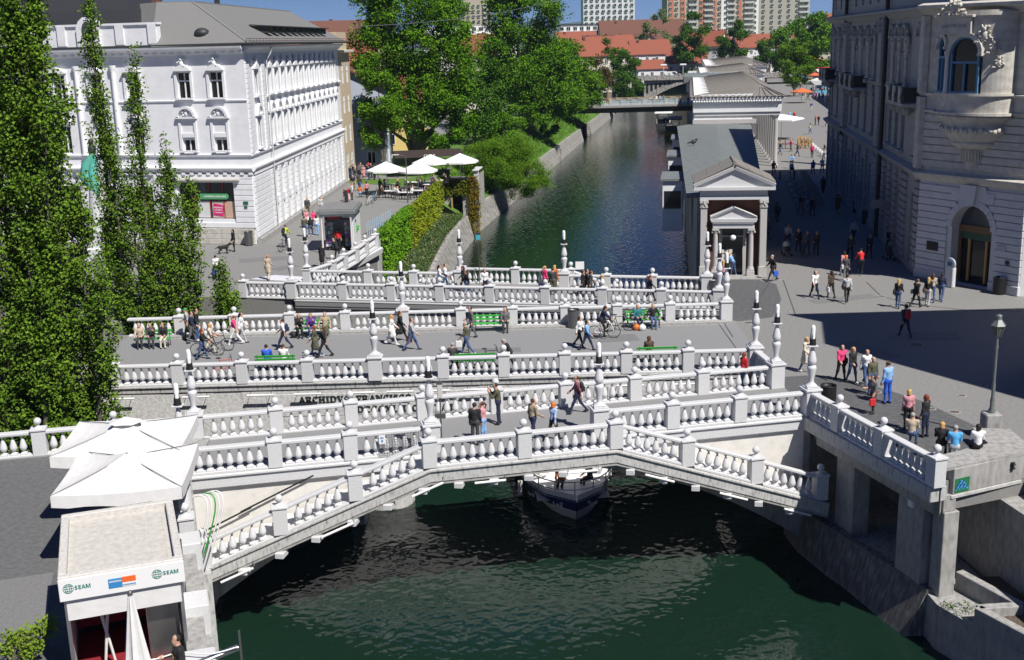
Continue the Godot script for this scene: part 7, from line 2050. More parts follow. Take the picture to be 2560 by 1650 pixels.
	var sp := thing("info_post", "slim grey post with an upright lamp box beside the standing couple", "sign post", gp(1104, 1094))
	part(sp, "post", MB.new().tube([Vector3.ZERO, V(0, 2.2, 0)], [.03, .03], 6).mesh(), mats.bin_metal)
	pbox(sp, "box", V(0, 1.95, 0), V(.2, .6, .16), mats.booth_rim, BI, .02); pbox(sp, "cap", V(0, 2.28, 0), V(.24, .08, .2), mats.bin_metal); pbox(sp, "foot_plate", V(0, .98, .24), V(.42, .18, .12), mats.bin_metal)
	var s2 := thing("info_post", "blue-topped info sign on the far footbridge railing", "sign post", V(-2.0, 0, -72.9))
	part(s2, "post", MB.new().tube([Vector3.ZERO, V(0, 3.0, 0)], [.03, .03], 6).mesh(), mats.bin_metal); pbox(s2, "plate", V(0, 3.1, 0), V(.26, .38, .08), mat("sign_cyan", C3(.05, .35, .45), .5)); pbox(s2, "cap", V(0, 3.31, 0), V(.32, .06, .14), mats.dark_paint)
	var s3 := thing("notice_board", "white notice board on the far footbridge railing", "sign", V(4.4, 0, -72.0))
	pbox(s3, "board", V(0, 1.25, .1), V(.55, .5, .04), mats.white_paint, BI, .01); part(s3, "post", MB.new().tube([Vector3.ZERO, V(0, 1.1, .08)], [.03, .03], 5).mesh(), mats.bin_metal)
	var s4 := thing("shop_stand", "postcard rack standing in front of the portico", "display rack", gp(1815, 688))
	part(s4, "pole", MB.new().tube([Vector3.ZERO, V(0, 1.9, 0)], [.04, .04], 6).mesh(), mats.bin_metal)
	for r in 4:
		for c in 3: pbox(s4, "card", V(-.25 + c * .25, .7 + r * .3, .1), V(.2, .24, .04), mats.booth_rim)
	# cafe: parasols, tables, dark awning
	for q in [[V(-12.6, 0, -120), "white octagonal cafe parasol beside the street people"], [V(-9.2, 0, -118.6), "white octagonal cafe parasol nearest the ivy corner"], [V(-8.4, 0, -126.5), "white octagonal cafe parasol in the middle of the terrace"], [V(-5.2, 0, -127.0), "white octagonal cafe parasol over the tower railing"]]:
		round_parasol("cafe_parasol", q[1], q[0], 2.05, 2.55, .85, mats.white_canvas, 8, "white cafe parasols")
	var aw := thing("cafe_awning", "dark brown cafe awning under the chestnut tree", "awning", V(-9.5, 0, -138), .15)
	part(aw, "canopy", MB.new().extrude(P2([-3, 2.3, 3, 2.3, 0, 2.9]), V(-4, 0, 0), V(4, 0, 0), V(0, 0, 1)).mesh(), mat("awning_brown", C3(.035, .024, .02), .8))
	text_on(aw, "CACAO", V(0, 2.45, 2.95), 1.3, mats.white_paint)
	for e in [-3.8, 3.8]: part(aw, "post", MB.new().tube([V(e, 0, 2.6), V(e, 2.3, 2.6)], [.05, .05], 5).mesh(), mats.black_metal)
	var tn := 0
	for q in [[-12.2, -117], [-10.4, -115.5], [-10.8, -119.5], [-8.6, -121.5], [-12.4, -122.5], [-7.4, -125.2], [-10.2, -124], [-9.0, -116.6]]:
		var t := thing("cafe_table", "small cafe table with white top on the ivy terrace", "table", V(q[0], 0, q[1]), 0, "cafe tables under the white parasols")
		part(t, "top", MB.new().lathe([W(0, .72), W(.42, .72), W(.42, .75), W(0, .76)], 14).mesh(), mats.white_paint); part(t, "leg", MB.new().lathe([W(.22, 0), W(.2, .03), W(.04, .06), W(.04, .72)], 8).mesh(), mats.black_metal)
		for e in [-.75, .75]:
			var c := thing("cafe_chair", "dark cafe chair drawn up to a white-topped table", "chair", V(q[0] + e, 0, q[1] + .2 * e), PI / 2 * (1 if e < 0 else -1), "cafe chairs on the ivy terrace")
			pbox(c, "seat", V(0, .45, 0), V(.42, .05, .42), mats.dark_paint, BI, .01); pbox(c, "backrest", V(0, .72, -.2), V(.42, .4, .04), mats.dark_paint, BI, .01)
			for a in [-.18, .18]:
				for z in [-.18, .18]: part(c, "leg", MB.new().tube([V(a, 0, z), V(a, .44, z)], [.016, .016], 4).mesh(), mats.black_metal)
	var cl := thing("terrace_lamp", "thin street lamp standing among the cafe parasols", "street lamp", V(-9.9, 0, -113))
	part(cl, "post", MB.new().tube([Vector3.ZERO, V(0, 4.6, 0), V(-.9, 4.7, 0)], [.07, .05, .04], 6).mesh(), mats.bin_metal); pbox(cl, "head", V(-1.0, 4.7, 0), V(.7, .1, .25), mats.booth_rim, BI, .02)
	# market street: parasols, stalls, chairs, advertising column
	round_parasol("market_parasol", "wide white parasol beside the market colonnade", V(40.5, 0, -172), 3.6, 3.0, .7, mats.white_canvas, 4)
	round_parasol("market_parasol", "orange and yellow parasol at the end of the market street", V(118, 0, -452), 7.0, 4.0, 2.6, mat("canvas_orange", C3(.75, .33, .02), .8), 8)
	for q in [[84, -318, C3(.62, .6, .55), "cream parasol between the first market stalls"], [95, -362, C3(.6, .12, .05), "red parasol over the market crowd"], [103, -372, C3(.62, .25, .15), "salmon parasol over the market crowd"], [87, -350, C3(.1, .25, .4), "blue parasol beside the market hall"], [66, -262, C3(.6, .15, .05), "orange-red parasol at the colonnade cafe"]]: round_parasol("market_parasol", q[3], V(q[0], 0, q[1]), 2.6, 2.5, .8, col(q[2], .8))
	for q in [[V(80, 0, -300), C3(.30, .32, .32), "grey roofed market stall under the bright tree"], [V(90, 0, -330), C3(.7, .1, .04), "red roofed market stall behind the grey stall"], [V(100, 0, -345), C3(.62, .3, .2), "salmon roofed market stall in the square"], [V(106, 0, -395), C3(.55, .5, .42), "pale roofed market stall near the orange parasol"], [V(112, 0, -415), C3(.5, .04, .02), "deep red market stall in front of the orange parasol"]]:
		var t := thing("market_stall", q[2], "market stall", q[0], .3)
		part(t, "roof", MB.new().extrude(P2([-2.2, 2.3, 2.2, 2.3, .0, 3.3]), V(-2.6, 0, 0), V(2.6, 0, 0), V(0, 0, 1)).mesh(), col(q[1], .8)); pbox(t, "counter", V(0, .45, 0), V(4.6, .9, 3.2), col(Color(.1, .3, .45), .6))
		for a in [-2.4, 2.4]:
			for z in [-2.0, 2.0]: pbox(t, "post", V(a, 1.2, z), V(.08, 2.4, .08), mats.steel)
	for q in 8:
		var t := thing("stacked_chair", "light wooden folding chair stacked at the street cafe", "chair", gp(1998 + (q % 4) * 9, 362 + (q / 4) * 9), .4 * q, "wooden chairs stacked by the white parasol")
		for e in [-.2, .2]:
			part(t, "leg", MB.new().tube([V(e, 0, .25), V(e, 1.1, -.25)], [.04, .04], 4).mesh(), mats.wood_light); part(t, "leg", MB.new().tube([V(e, 0, -.25), V(e, .9, .25)], [.04, .04], 4).mesh(), mats.wood_light)
		pbox(t, "seat", V(0, .5, 0), V(.5, .06, .5), mats.wood_light); pbox(t, "backrest", V(0, .95, -.2), V(.5, .3, .05), mats.wood_light)
	for q in 6:
		var t := thing("wicker_table", "reddish cafe table with chairs by the colonnade", "table", gp(1950 + (q % 3) * 13, 362 + (q / 3) * 10), 0, "reddish tables by the colonnade")
		part(t, "top", MB.new().lathe([W(0, .72), W(.45, .72), W(.45, .76), W(0, .76)], 10).mesh(), mat("wicker", C3(.14, .05, .03), .7)); part(t, "leg", MB.new().lathe([W(.25, 0), W(.05, .05), W(.05, .72)], 8).mesh(), mats.wood)
	var ac := thing("white_column", "thick white column with lantern at the end of the ornate building", "column", gp(2080, 413))
	part(ac, "shaft", MB.new().lathe([W(.75, 0), W(.7, .4), W(.55, 4.5), W(.45, 7.6), W(.6, 7.8), W(0, 7.9)], 14).mesh(), mats.stone); pbox(ac, "lantern", V(0, 8.6, 0), V(.6, 1.3, .6), mats.glass_grey, BI, .05)
	for q in 8:
		var t := thing("stone_bollard", "low round stone bollard in the row near the white column", "bollard", gp(2032 + q * 5.5, 368 + q * 5), 0, "stone bollards at the market street")
		part(t, "body", MB.new().lathe([W(.22, 0), W(.24, .2), W(.2, .45), W(.1, .55), W(0, .57)], 10).mesh(), mats.stone)
	for q in [[1950, 450], [1985, 450]]:
		var t := thing("iron_bollard", "thin black iron bollard at the edge of the shade", "bollard", gp(q[0], q[1]), 0, "iron bollards across the street")
		part(t, "body", MB.new().lathe([W(.08, 0), W(.08, .9), W(.05, 1.0), W(0, 1.02)], 8).mesh(), mats.black_metal)
	for q in [[2142, 533, "black wall box bin by the street facade"], [2127, 497, "second black wall box bin by the street facade"], [2165, 560, "black bin in the shade of the ornate building"]]: litter_bin(gp(q[0], q[1]), q[2], .35, 1.1, mats.black_metal)
	# pigeon on the sheet roof
	var pg := thing("pigeon", "dark pigeon sitting on the grey sheet roof", "pigeon", gp(1734, 360, 5.1))
	part(pg, "body", MB.new().blob(V(0, .22, 0), V(.3, .2, .2), 10, 6, Basis(V(0, 0, 1), .3)).blob(V(.26, .42, 0), V(.13, .13, .11), 8, 6).tube([V(-.2, .2, 0), V(-.6, .1, 0)], [.13, .06], 6).tube([V(.36, .42, 0), V(.45, .4, 0)], [.03, .01], 4).mesh(), mats.dark_paint)
	part(pg, "legs", MB.new().tube([V(0, .12, .05), V(0, -.1, .05)], [.02, .02], 4).tube([V(0, .12, -.05), V(0, -.1, -.05)], [.02, .02], 4).mesh(), mats.wood)

func build_boat() -> void:
	var b := thing("motor_boat", "white passenger boat with blue band and railing under the near footbridge", "boat", V(2.45, -6.0, -52.4), .07)
	b.scale = V(1.12, 1, 1)
	# hull: bow towards +z
	var st := []
	for k in 12:
		var f := k / 11.0
		var z := lerpf(3.9, -9.0, f)
		var w := 2.0 * pow(clampf(f * 3.4, 0, 1), .45) if f < .34 else 2.0
		var kb := lerpf(1.05, .78, clampf(f * 2.0, 0, 1))
		st.append([z, maxf(w, .02), kb + .22])
	var lo := MB.new(); var bd := MB.new(); var up := MB.new()
	for k in 11:
		for e in [-1.0, 1.0]:
			var a: Array = st[k]; var c: Array = st[k + 1]
			var P := func(s: Array, u: float, y: float) -> Vector3: return V(e * s[1] * u, y * s[2], s[0] - (1.0 - u) * .9 * (1.0 if s[0] > 2 else .2))
			lo.face(P.call(a, .55, -.35), P.call(c, .55, -.35), P.call(c, .86, .35), P.call(a, .86, .35), V(e, 0, .4))
			bd.face(P.call(a, .86, .35), P.call(c, .86, .35), P.call(c, .97, .78), P.call(a, .97, .78), V(e, 0, .4))
			up.face(P.call(a, .97, .78), P.call(c, .97, .78), P.call(c, 1.0, 1.0), P.call(a, 1.0, 1.0), V(e, 0, .4))
			up.face(V(0, .72 * a[2], a[0] - .15), V(0, .72 * c[2], c[0] - .15), P.call(c, .99, .72), P.call(a, .99, .72), Vector3.UP)
	part(b, "hull", lo.mesh(), mats.white_paint); part(b, "blue_band", bd.mesh(), mat("boat_blue", C3(.012, .03, .13), .4)); part(b, "bulwark", up.mesh(), mats.white_paint)
	for q in [[-.62, 3.32, .55, "Lea"], [.62, 3.32, -.55, "Lea"], [-1.55, 1.9, -1.05, "LJ-15"]]:
		var tn := V(signf(q[0]) * .75, -.15, .66).normalized() if q[3] == "Lea" else V(-.9, -.15, .42).normalized()
		var x := Vector3.UP.cross(tn).normalized()
		text_on(b, q[3], V(q[0], .68, q[1]) + tn * .16, .5, mats.white_paint, Basis(x, tn.cross(x), tn))
	# cabin
	pbox(b, "cabin", V(0, 1.6, -2.2), V(3.2, 1.5, 3.4), mats.white_paint, BI, .06)
	for x in [-.95, .55]: pbox(b, "windscreen", V(x, 1.95, -.48), V(1.15, .6, .04), mats.glass_dark)
	pbox(b, "cabin_roof", V(0, 2.42, -3.0), V(3.5, .12, 5.6), mats.white_paint, BI, .04)
	pbox(b, "cockpit_floor", V(0, .62, 1.0), V(3.0, .06, 3.4), mats.booth_rim)
	pbox(b, "mast_leg", V(-1.75, 1.6, -.3), V(.12, 1.9, .16), mats.steel, Basis(V(0, 0, 1), .12))
	var rl := MB.new()
	for y in [1.25, 1.62]:
		var pts := []; var rd := []
		for k in 13:
			var a := lerpf(-1.5, 1.5, k / 12.0)
			pts.append(V(sin(a) * 1.75, y, .9 + cos(a) * 2.3)); rd.append(.03)
		rl.tube(pts, rd, 5)
	for k in 7:
		var a := lerpf(-1.4, 1.4, k / 6.0)
		rl.tube([V(sin(a) * 1.75, .8, .9 + cos(a) * 2.3), V(sin(a) * 1.75, 1.62, .9 + cos(a) * 2.3)], [.026, .026], 5)
	part(b, "railing", rl.mesh(), mats.steel)
	for x in [-.55, .55]: part(b, "bow_lamp", MB.new().blob(V(x, .66, 3.45 - absf(x) * .3), V(.09, .09, .05), 8, 6).mesh(), mats.steel)
	for k in 2: part(b, "life_ring", MB.new().tube(_ring3(.28), _fill(15, .08), 6).mesh(), mats.canvas, Transform3D(ry(.5), V(-1.3 + k * .25, 1.3, .6 - k * .1)))
	part(b, "fender", MB.new().tube([V(-2.05, .1, .6), V(-2.05, .8, .6)], [.11, .11], 8).mesh(), mats.booth_rim)

func _ring3(r: float) -> Array:
	var o := []
	for k in 15: o.append(V(cos(TAU * k / 14) * r, sin(TAU * k / 14) * r, 0))
	return o

func build_monument() -> void:
	var t := thing("monument", "pale stone monument with a turquoise draped figure behind the poplars", "monument", gp(262, 648))
	part(t, "plinth", MB.new().box(V(0, .5, 0), V(2.6, 1.0, 2.4), BI, .06).box(V(0, 1.6, 0), V(1.9, 1.4, 1.8), BI, .06).mesh(), mats.stone)
	part(t, "pillar", MB.new().lathe([W(1.0, 2.2), W(.8, 3.0), W(.6, 5.0), W(.5, 6.4), W(.3, 7.2)], 12).mesh(), mats.stone_fine)
	part(t, "drape", MB.new().tube([V(.1, 7.9, .1), V(-.45, 7.1, .2), V(-.6, 6.2, .2), V(-.1, 5.0, .3)], [.2, .42, .5, .12], 7).tube([V(.15, 7.7, .2), V(.0, 6.6, .4), V(.1, 5.4, .45), V(.2, 4.4, .4)], [.2, .36, .3, .06], 6).tube([V(-.1, 7.8, -.1), V(-.8, 6.8, 0), V(-.7, 5.8, .1)], [.15, .25, .05], 6).mesh(), mat("turquoise", C3(.10, .42, .33), .8))
	part(t, "figure", MB.new().blob(V(-.05, 8.1, 0), V(.3, .55, .28), 10, 7).blob(V(-.05, 8.75, .05), V(.2, .25, .2), 10, 7).mesh(), mats.bronze)

# ---------------------------------------------------------------- people
var pose_cache := {}
const CELL := 0.024

func _caps(S: PackedFloat32Array, D: PackedFloat32Array, R: PackedByteArray, o: Vector3, nx: int, ny: int, nz: int, a: Vector3, b: Vector3, ra: float, rb: float, reg: int, K := 42.0, cell := CELL) -> void:
	var mg := maxf(ra, rb) + .085
	var lo := ((a.min(b) - Vector3.ONE * mg - o) / cell).floor(); var hi := ((a.max(b) + Vector3.ONE * mg - o) / cell).ceil()
	var ab := b - a; var l2 := maxf(ab.length_squared(), 1e-9)
	for z in range(maxi(0, int(lo.z)), mini(nz - 1, int(hi.z)) + 1):
		for y in range(maxi(0, int(lo.y)), mini(ny - 1, int(hi.y)) + 1):
			var i := (z * ny + y) * nx
			for x in range(maxi(0, int(lo.x)), mini(nx - 1, int(hi.x)) + 1):
				var p := o + V(x, y, z) * cell
				var t := clampf((p - a).dot(ab) / l2, 0.0, 1.0)
				var d := (p - a - ab * t).length() - (ra + (rb - ra) * t)
				if d > .085: continue
				S[i + x] += exp(-d * K)
				if d < D[i + x]:
					D[i + x] = d; R[i + x] = reg

func _net(S: PackedFloat32Array, R: PackedByteArray, o: Vector3, nx: int, ny: int, nz: int, nreg: int, cell := CELL) -> ArrayMesh:
	var idx := PackedInt32Array(); idx.resize(nx * ny * nz); idx.fill(-1)
	var vs := PackedVector3Array(); var ns := PackedVector3Array()
	var off := [0, 1, nx, nx + 1, nx * ny, nx * ny + 1, nx * ny + nx, nx * ny + nx + 1]
	var ed := [[0, 1], [2, 3], [4, 5], [6, 7], [0, 2], [1, 3], [4, 6], [5, 7], [0, 4], [1, 5], [2, 6], [3, 7]]
	for z in nz - 1:
		for y in ny - 1:
			var row := (z * ny + y) * nx
			for x in nx - 1:
				var i := row + x
				var m := 0
				for k in 8:
					if S[i + off[k]] > 1.0: m += 1
				if m == 0 or m == 8: continue
				var c := Vector3.ZERO; var cnt := 0
				for e in ed:
					var s0 := S[i + off[e[0]]]; var s1 := S[i + off[e[1]]]
					if (s0 > 1.0) == (s1 > 1.0): continue
					var f0 := log(maxf(s0, 1e-4)); var f1 := log(maxf(s1, 1e-4))
					var t := f0 / (f0 - f1)
					c += V(e[0] & 1, (e[0] >> 1) & 1, e[0] >> 2).lerp(V(e[1] & 1, (e[1] >> 1) & 1, e[1] >> 2), t); cnt += 1
				idx[i] = vs.size()
				vs.append(o + (V(x, y, z) + c / cnt) * cell); ns.append(Vector3.ZERO)
	var tris := []
	for k in nreg: tris.append(PackedInt32Array())
	var st := [1, nx, nx * ny]
	for z in range(1, nz - 1):
		for y in range(1, ny - 1):
			var row := (z * ny + y) * nx
			for x in range(1, nx - 1):
				var i := row + x
				var a := S[i] > 1.0
				for ax in 3:
					var j: int = i + st[ax]
					if a == (S[j] > 1.0): continue
					var u: int = st[(ax + 1) % 3]; var w: int = st[(ax + 2) % 3]
					var q := [idx[i - u - w], idx[i - w], idx[i], idx[i - u]]
					if q.min() < 0: continue
					var n: Vector3 = (vs[q[1]] - vs[q[0]]).cross(vs[q[3]] - vs[q[0]])
					var want := Vector3.ZERO; want[ax] = 1.0 if a else -1.0
					if n.dot(want) < 0.0: n = -n
					for e in q: ns[e] += n
					var rg: int = R[i] if a else R[j]
					var T: PackedInt32Array = tris[rg]
					if (vs[q[2]] - vs[q[0]]).cross(vs[q[1]] - vs[q[0]]).dot(want) >= 0.0: T.append_array(PackedInt32Array([q[0], q[1], q[2], q[0], q[2], q[3]]))
					else: T.append_array(PackedInt32Array([q[0], q[2], q[1], q[0], q[3], q[2]]))
					tris[rg] = T
	var mesh := ArrayMesh.new()
	for k in nreg:
		var T: PackedInt32Array = tris[k]
		var v := PackedVector3Array(); var n := PackedVector3Array()
		for e in T:
			v.append(vs[e]); n.append(ns[e].normalized())
		if v.is_empty():
			for e in 3: v.append(vs[0]); n.append(Vector3.UP)
		var arr := []; arr.resize(Mesh.ARRAY_MAX); arr[Mesh.ARRAY_VERTEX] = v; arr[Mesh.ARRAY_NORMAL] = n
		mesh.add_surface_from_arrays(Mesh.PRIMITIVE_TRIANGLES, arr)
	return mesh

# regions: 0 head and neck, 1 hands, 2 forearms, 3 top, 4 upper legs, 5 shins, 6 shoes
func pose_mesh(key: String) -> Dictionary:
	if pose_cache.has(key): return pose_cache[key]
	var P := {"hl": .04, "hr": -.04, "kl": .03, "kr": .03, "sl": .06, "sr": .06, "el": .25, "er": .25, "out": .12, "inn": 0.0, "lean": .03, "sit": 0.0, "head": 0.0, "coat": 0, "skirt": 0, "fem": 0}
	var base := key.split("+")[0]
	match base:
		"walk": P.merge({"hl": .46, "kl": .10, "hr": -.36, "kr": .32, "sl": -.38, "sr": .42, "el": .3, "er": .45}, true)
		"walk2": P.merge({"hl": -.30, "kl": .38, "hr": .33, "kr": .06, "sl": .35, "sr": -.3, "el": .5, "er": .3}, true)
		"stroll": P.merge({"hl": .24, "kl": .06, "hr": -.2, "kr": .22, "sl": -.15, "sr": .2, "el": .4, "er": .9}, true)
		"phone": P.merge({"sl": .75, "sr": .8, "el": 2.0, "er": 2.0, "inn": .22, "head": .25, "lean": .1}, true)
		"fold": P.merge({"sl": .35, "sr": .35, "el": 1.65, "er": 1.6, "inn": .5}, true)
		"bag": P.merge({"hl": .08, "hr": -.1, "sl": .1, "sr": .3, "er": 1.4, "inn": .2}, true)
		"sit": P.merge({"hl": 1.42, "hr": 1.42, "kl": 1.45, "kr": 1.35, "sl": .45, "sr": .45, "el": .9, "er": .9, "inn": .3, "sit": 1.0, "lean": .06}, true)
		"siteat": P.merge({"hl": 1.42, "hr": 1.42, "kl": 1.35, "kr": 1.5, "sl": .6, "sr": .5, "el": 2.0, "er": 1.0, "inn": .3, "sit": 1.0, "lean": .14, "head": .15}, true)
		"sitback": P.merge({"hl": 1.35, "hr": 1.35, "kl": 1.2, "kr": 1.3, "sl": .2, "sr": .2, "el": .5, "er": .5, "out": .5, "sit": 1.0, "lean": -.12, "head": -.15}, true)
		"bend": P.merge({"hl": .25, "hr": -.15, "kl": .2, "kr": .1, "sl": .9, "sr": .8, "el": .4, "er": .5, "lean": .5, "head": .4, "inn": .1}, true)
		"ride": P.merge({"hl": 1.05, "kl": 1.25, "hr": .45, "kr": .55, "sl": .95, "sr": .95, "el": .35, "er": .35, "lean": .35, "sit": 2.0}, true)
		"push": P.merge({"hl": .3, "kl": .08, "hr": -.28, "kr": .28, "sl": .55, "sr": .55, "el": .7, "er": .7, "lean": .12}, true)
	if key.contains("+coat"): P.coat = 1
	if key.contains("+skirt"): P.skirt = 1
	if key.contains("+f"): P.fem = 1
	var hipy: float = .92
	if P.sit == 1.0: hipy = .53
	elif P.sit == 2.0: hipy = 1.0
	var leg := func(h: float, k: float, s: float) -> Array:
		var hip := V(s * .092, hipy, 0)
		var kn := hip + V(s * .012, -cos(h) * .43, sin(h) * .43)
		var an := kn + V(0, -cos(h - k) * .41, sin(h - k) * .41)
		return [hip, kn, an]
	var L: Array = leg.call(P.hl, P.kl, 1.0); var Rr: Array = leg.call(P.hr, P.kr, -1.0)
	var low := minf(L[2].y, Rr[2].y)
	var dy: float = .085 - low if P.sit == 0.0 else 0.0
	for k in 3: L[k].y += dy; Rr[k].y += dy
	hipy += dy
	var pel := V(0, hipy + .02, 0)
	var ln: float = P.lean
	var up := V(0, cos(ln), sin(ln)); var fw := V(0, -sin(ln), cos(ln))
	var waist := pel + up * .17; var chest := pel + up * .36; var nk := pel + up * .53; var hd := nk + up * .105 + fw * .02
	var hr := ln * .4 + float(P.head)
	var hup := V(0, cos(hr), sin(hr)); var hfw := V(0, -sin(hr), cos(hr))
	var arm := func(sh: float, el: float, s: float) -> Array:
		var S0 := pel + up * .455 + V(s * (.165 if P.fem else .185), 0, 0)
		var d := (-up * cos(sh) + fw * sin(sh)) + V(s * float(P.out), 0, 0)
		var E := S0 + d.normalized() * .28
		var a2 := sh + el
		var d2 := (-up * cos(a2) + fw * sin(a2)) + V(-s * float(P.inn) + s * .04, 0, 0)
		var Wr := E + d2.normalized() * .245
		return [S0, E, Wr, Wr + d2.normalized() * .085]
	var A: Array = arm.call(P.sl, P.el, 1.0); var B: Array = arm.call(P.sr, P.er, -1.0)
	var all := [pel, chest, hd + V(0, .12, 0)] + L + Rr + A + B
	var lo := V(9, 9, 9); var hi := -lo
	for p in all: lo = lo.min(p); hi = hi.max(p)
	lo -= V(.24, .14, .26); hi += V(.24, .14, .30)
	var nx := int((hi.x - lo.x) / CELL) + 2; var ny := int((hi.y - lo.y) / CELL) + 2; var nz := int((hi.z - lo.z) / CELL) + 2
	var S := PackedFloat32Array(); S.resize(nx * ny * nz)
	var D := PackedFloat32Array(); D.resize(nx * ny * nz); D.fill(9.0)
	var R := PackedByteArray(); R.resize(nx * ny * nz)
	var bones := [
		[pel + V(.055, .0, 0), pel + V(-.055, 0, 0), .115, .115, 4], [pel + up * .06, waist, .115, .105 if P.fem else .118, 3],
		[waist, chest, .105 if P.fem else .12, .118 if P.fem else .13, 3], [chest + V(.07, .0, 0), chest + V(-.07, 0, 0), .105, .105, 3],
		[A[0], B[0], .062, .062, 3], [nk - up * .04, nk + up * .05, .052, .05, 0],
		[hd - hup * .015 + hfw * .018, hd + hup * .055, .068, .088, 0], [hd - hup * .02 + hfw * .07, hd - hup * .005 + hfw * .085, .022, .016, 0], [hd - hup * .075 + hfw * .035, hd - hup * .07 + hfw * .045, .04, .035, 0]]
	if P.fem: bones.append([chest + V(.055, -.02, .06), chest + V(-.055, -.02, .06), .06, .06, 3])
	for s in [[A, 1.0], [B, -1.0]]:
		var a: Array = s[0]
		bones.append([a[0], a[1], .056, .045, 3]); bones.append([a[1], a[2], .042, .031, 2]); bones.append([a[2], a[3], .031, .033, 1])
		var dd: Vector3 = (a[3] - a[2]).normalized()
		bones.append([a[3], a[3] + dd * .06, .026, .014, 1]); bones.append([a[2] + dd * .03, a[2] + dd * .075 + V(-s[1] * .035, 0, .02), .015, .011, 1])
	for a in [L, Rr]:
		bones.append([a[0], a[1], .088, .06, 4]); bones.append([a[1], a[2], .058, .042, 5])
		bones.append([a[2] - V(0, .035, .03), a[2] + V(0, -.045, .13), .042, .036, 6])
	if P.coat:
		var km: Vector3 = (L[1] + Rr[1]) * .5 + V(0, .06, 0)
		bones.append([pel + V(.05, 0, 0), km + V(.06, 0, 0), .13, .14, 3]); bones.append([pel - V(.05, 0, 0), km - V(.06, 0, 0), .13, .14, 3])
		bones.append([pel, L[1] + V(0, .1, 0), .12, .1, 3]); bones.append([pel, Rr[1] + V(0, .1, 0), .12, .1, 3])
	if P.skirt:
		bones.append([pel, (L[1] + Rr[1]) * .5 + V(0, .05, 0), .13, .17, 4]); bones.append([pel, L[1], .12, .1, 4]); bones.append([pel, Rr[1], .12, .1, 4])
	for b in bones: _caps(S, D, R, lo, nx, ny, nz, b[0], b[1], b[2], b[3], b[4])
	var m := _net(S, R, lo, nx, ny, nz, 7)
	pose_cache[key] = {"mesh": m, "head": Transform3D(Basis(Vector3.RIGHT, hup, hfw), hd), "chest": chest, "hand": A[3], "hand2": B[3], "hip": pel, "up": up, "fw": fw}
	return pose_cache[key]

func hair_mesh(style: String) -> Mesh:
	if not meshes.has("hair_" + style):
		var m := MB.new()
		match style:
			"short": m.blob(V(0, .055, -.018), V(.093, .088, .103), 10, 7)
			"long":
				m.blob(V(0, .052, -.018), V(.097, .093, .106), 10, 7); m.tube([V(0, .05, -.055), V(0, -.08, -.085), V(0, -.24, -.10)], [.085, .095, .045], 8)
			"bob":
				m.blob(V(0, .05, -.02), V(.102, .097, .108), 10, 7); m.tube([V(0, .04, -.04), V(0, -.075, -.05)], [.095, .085], 8)
			"tail":
				m.blob(V(0, .052, -.018), V(.093, .088, .103), 10, 7); m.tube([V(0, .08, -.1), V(0, .02, -.17), V(0, -.14, -.14)], [.035, .04, .015], 6)
			"cap": m.blob(V(0, .065, -.01), V(.098, .075, .106), 10, 6); m.box(V(0, .06, .12), V(.13, .015, .09))
		meshes["hair_" + style] = m.mesh()
	return meshes["hair_" + style]

const PAL := {
	"black": Color(.014, .014, .016), "white": Color(.70, .70, .70), "navy": Color(.015, .022, .06), "jeans": Color(.05, .09, .20), "blue": Color(.02, .10, .55), "red": Color(.55, .015, .02), "pink": Color(.72, .05, .18), "grey": Color(.12, .12, .125), "pale": Color(.42, .43, .45), "tan": Color(.36, .29, .19), "olive": Color(.085, .085, .05), "green": Color(.03, .3, .06), "purple": Color(.10, .03, .25), "teal": Color(.02, .16, .18), "yellow": Color(.50, .62, .02), "cream": Color(.58, .53, .43), "brown": Color(.075, .042, .024), "sky": Color(.22, .40, .68), "orange": Color(.6, .15, .02), "beige": Color(.46, .38, .29), "charcoal": Color(.045, .045, .05), "lime": Color(.25, .4, .04), "rose": Color(.55, .25, .28), "stripe": Color(.08, .35, .65), "skin": Color(.46, .27, .19), "blond": Color(.48, .30, .10), "dark": Color(.018, .012, .009), "chest": Color(.07, .03, .015), "greyhair": Color(.32, .31, .30), "redhair": Color(.20, .035, .012), "plaid": Color(.20, .07, .10), "check": Color(.35, .45, .68)}

func person(at: Vector3, pose: String, face: float, top: String, bot: String, hair: String, label: String, sc := 1.0, group := "", bare := false) -> Node3D:
	var d := pose_mesh(pose)
	var t := thing("person", label, "person", at, deg_to_rad(face), group)
	t.scale = V(sc, sc, sc)
	var b := part(t, "body", d.mesh, null)
	var sk := mat("skin", PAL.skin, .6); var tp := col(PAL[top], .85); var bt := col(PAL[bot], .85)
	b.set_surface_override_material(0, sk); b.set_surface_override_material(1, sk); b.set_surface_override_material(2, sk if bare else tp); b.set_surface_override_material(3, tp); b.set_surface_override_material(4, bt)
	b.set_surface_override_material(5, sk if pose.contains("skirt") or bot.begins_with("!") else bt); b.set_surface_override_material(6, col(PAL["white" if bot in ["white", "jeans"] and int(at.x * 10) % 2 == 0 else "black"], .6))
	var hs := hair.split(":")
	part(t, "hair" if hs[1] != "cap" else "cap", hair_mesh(hs[1]), col(PAL[hs[0]], .7), d.head)
	return t

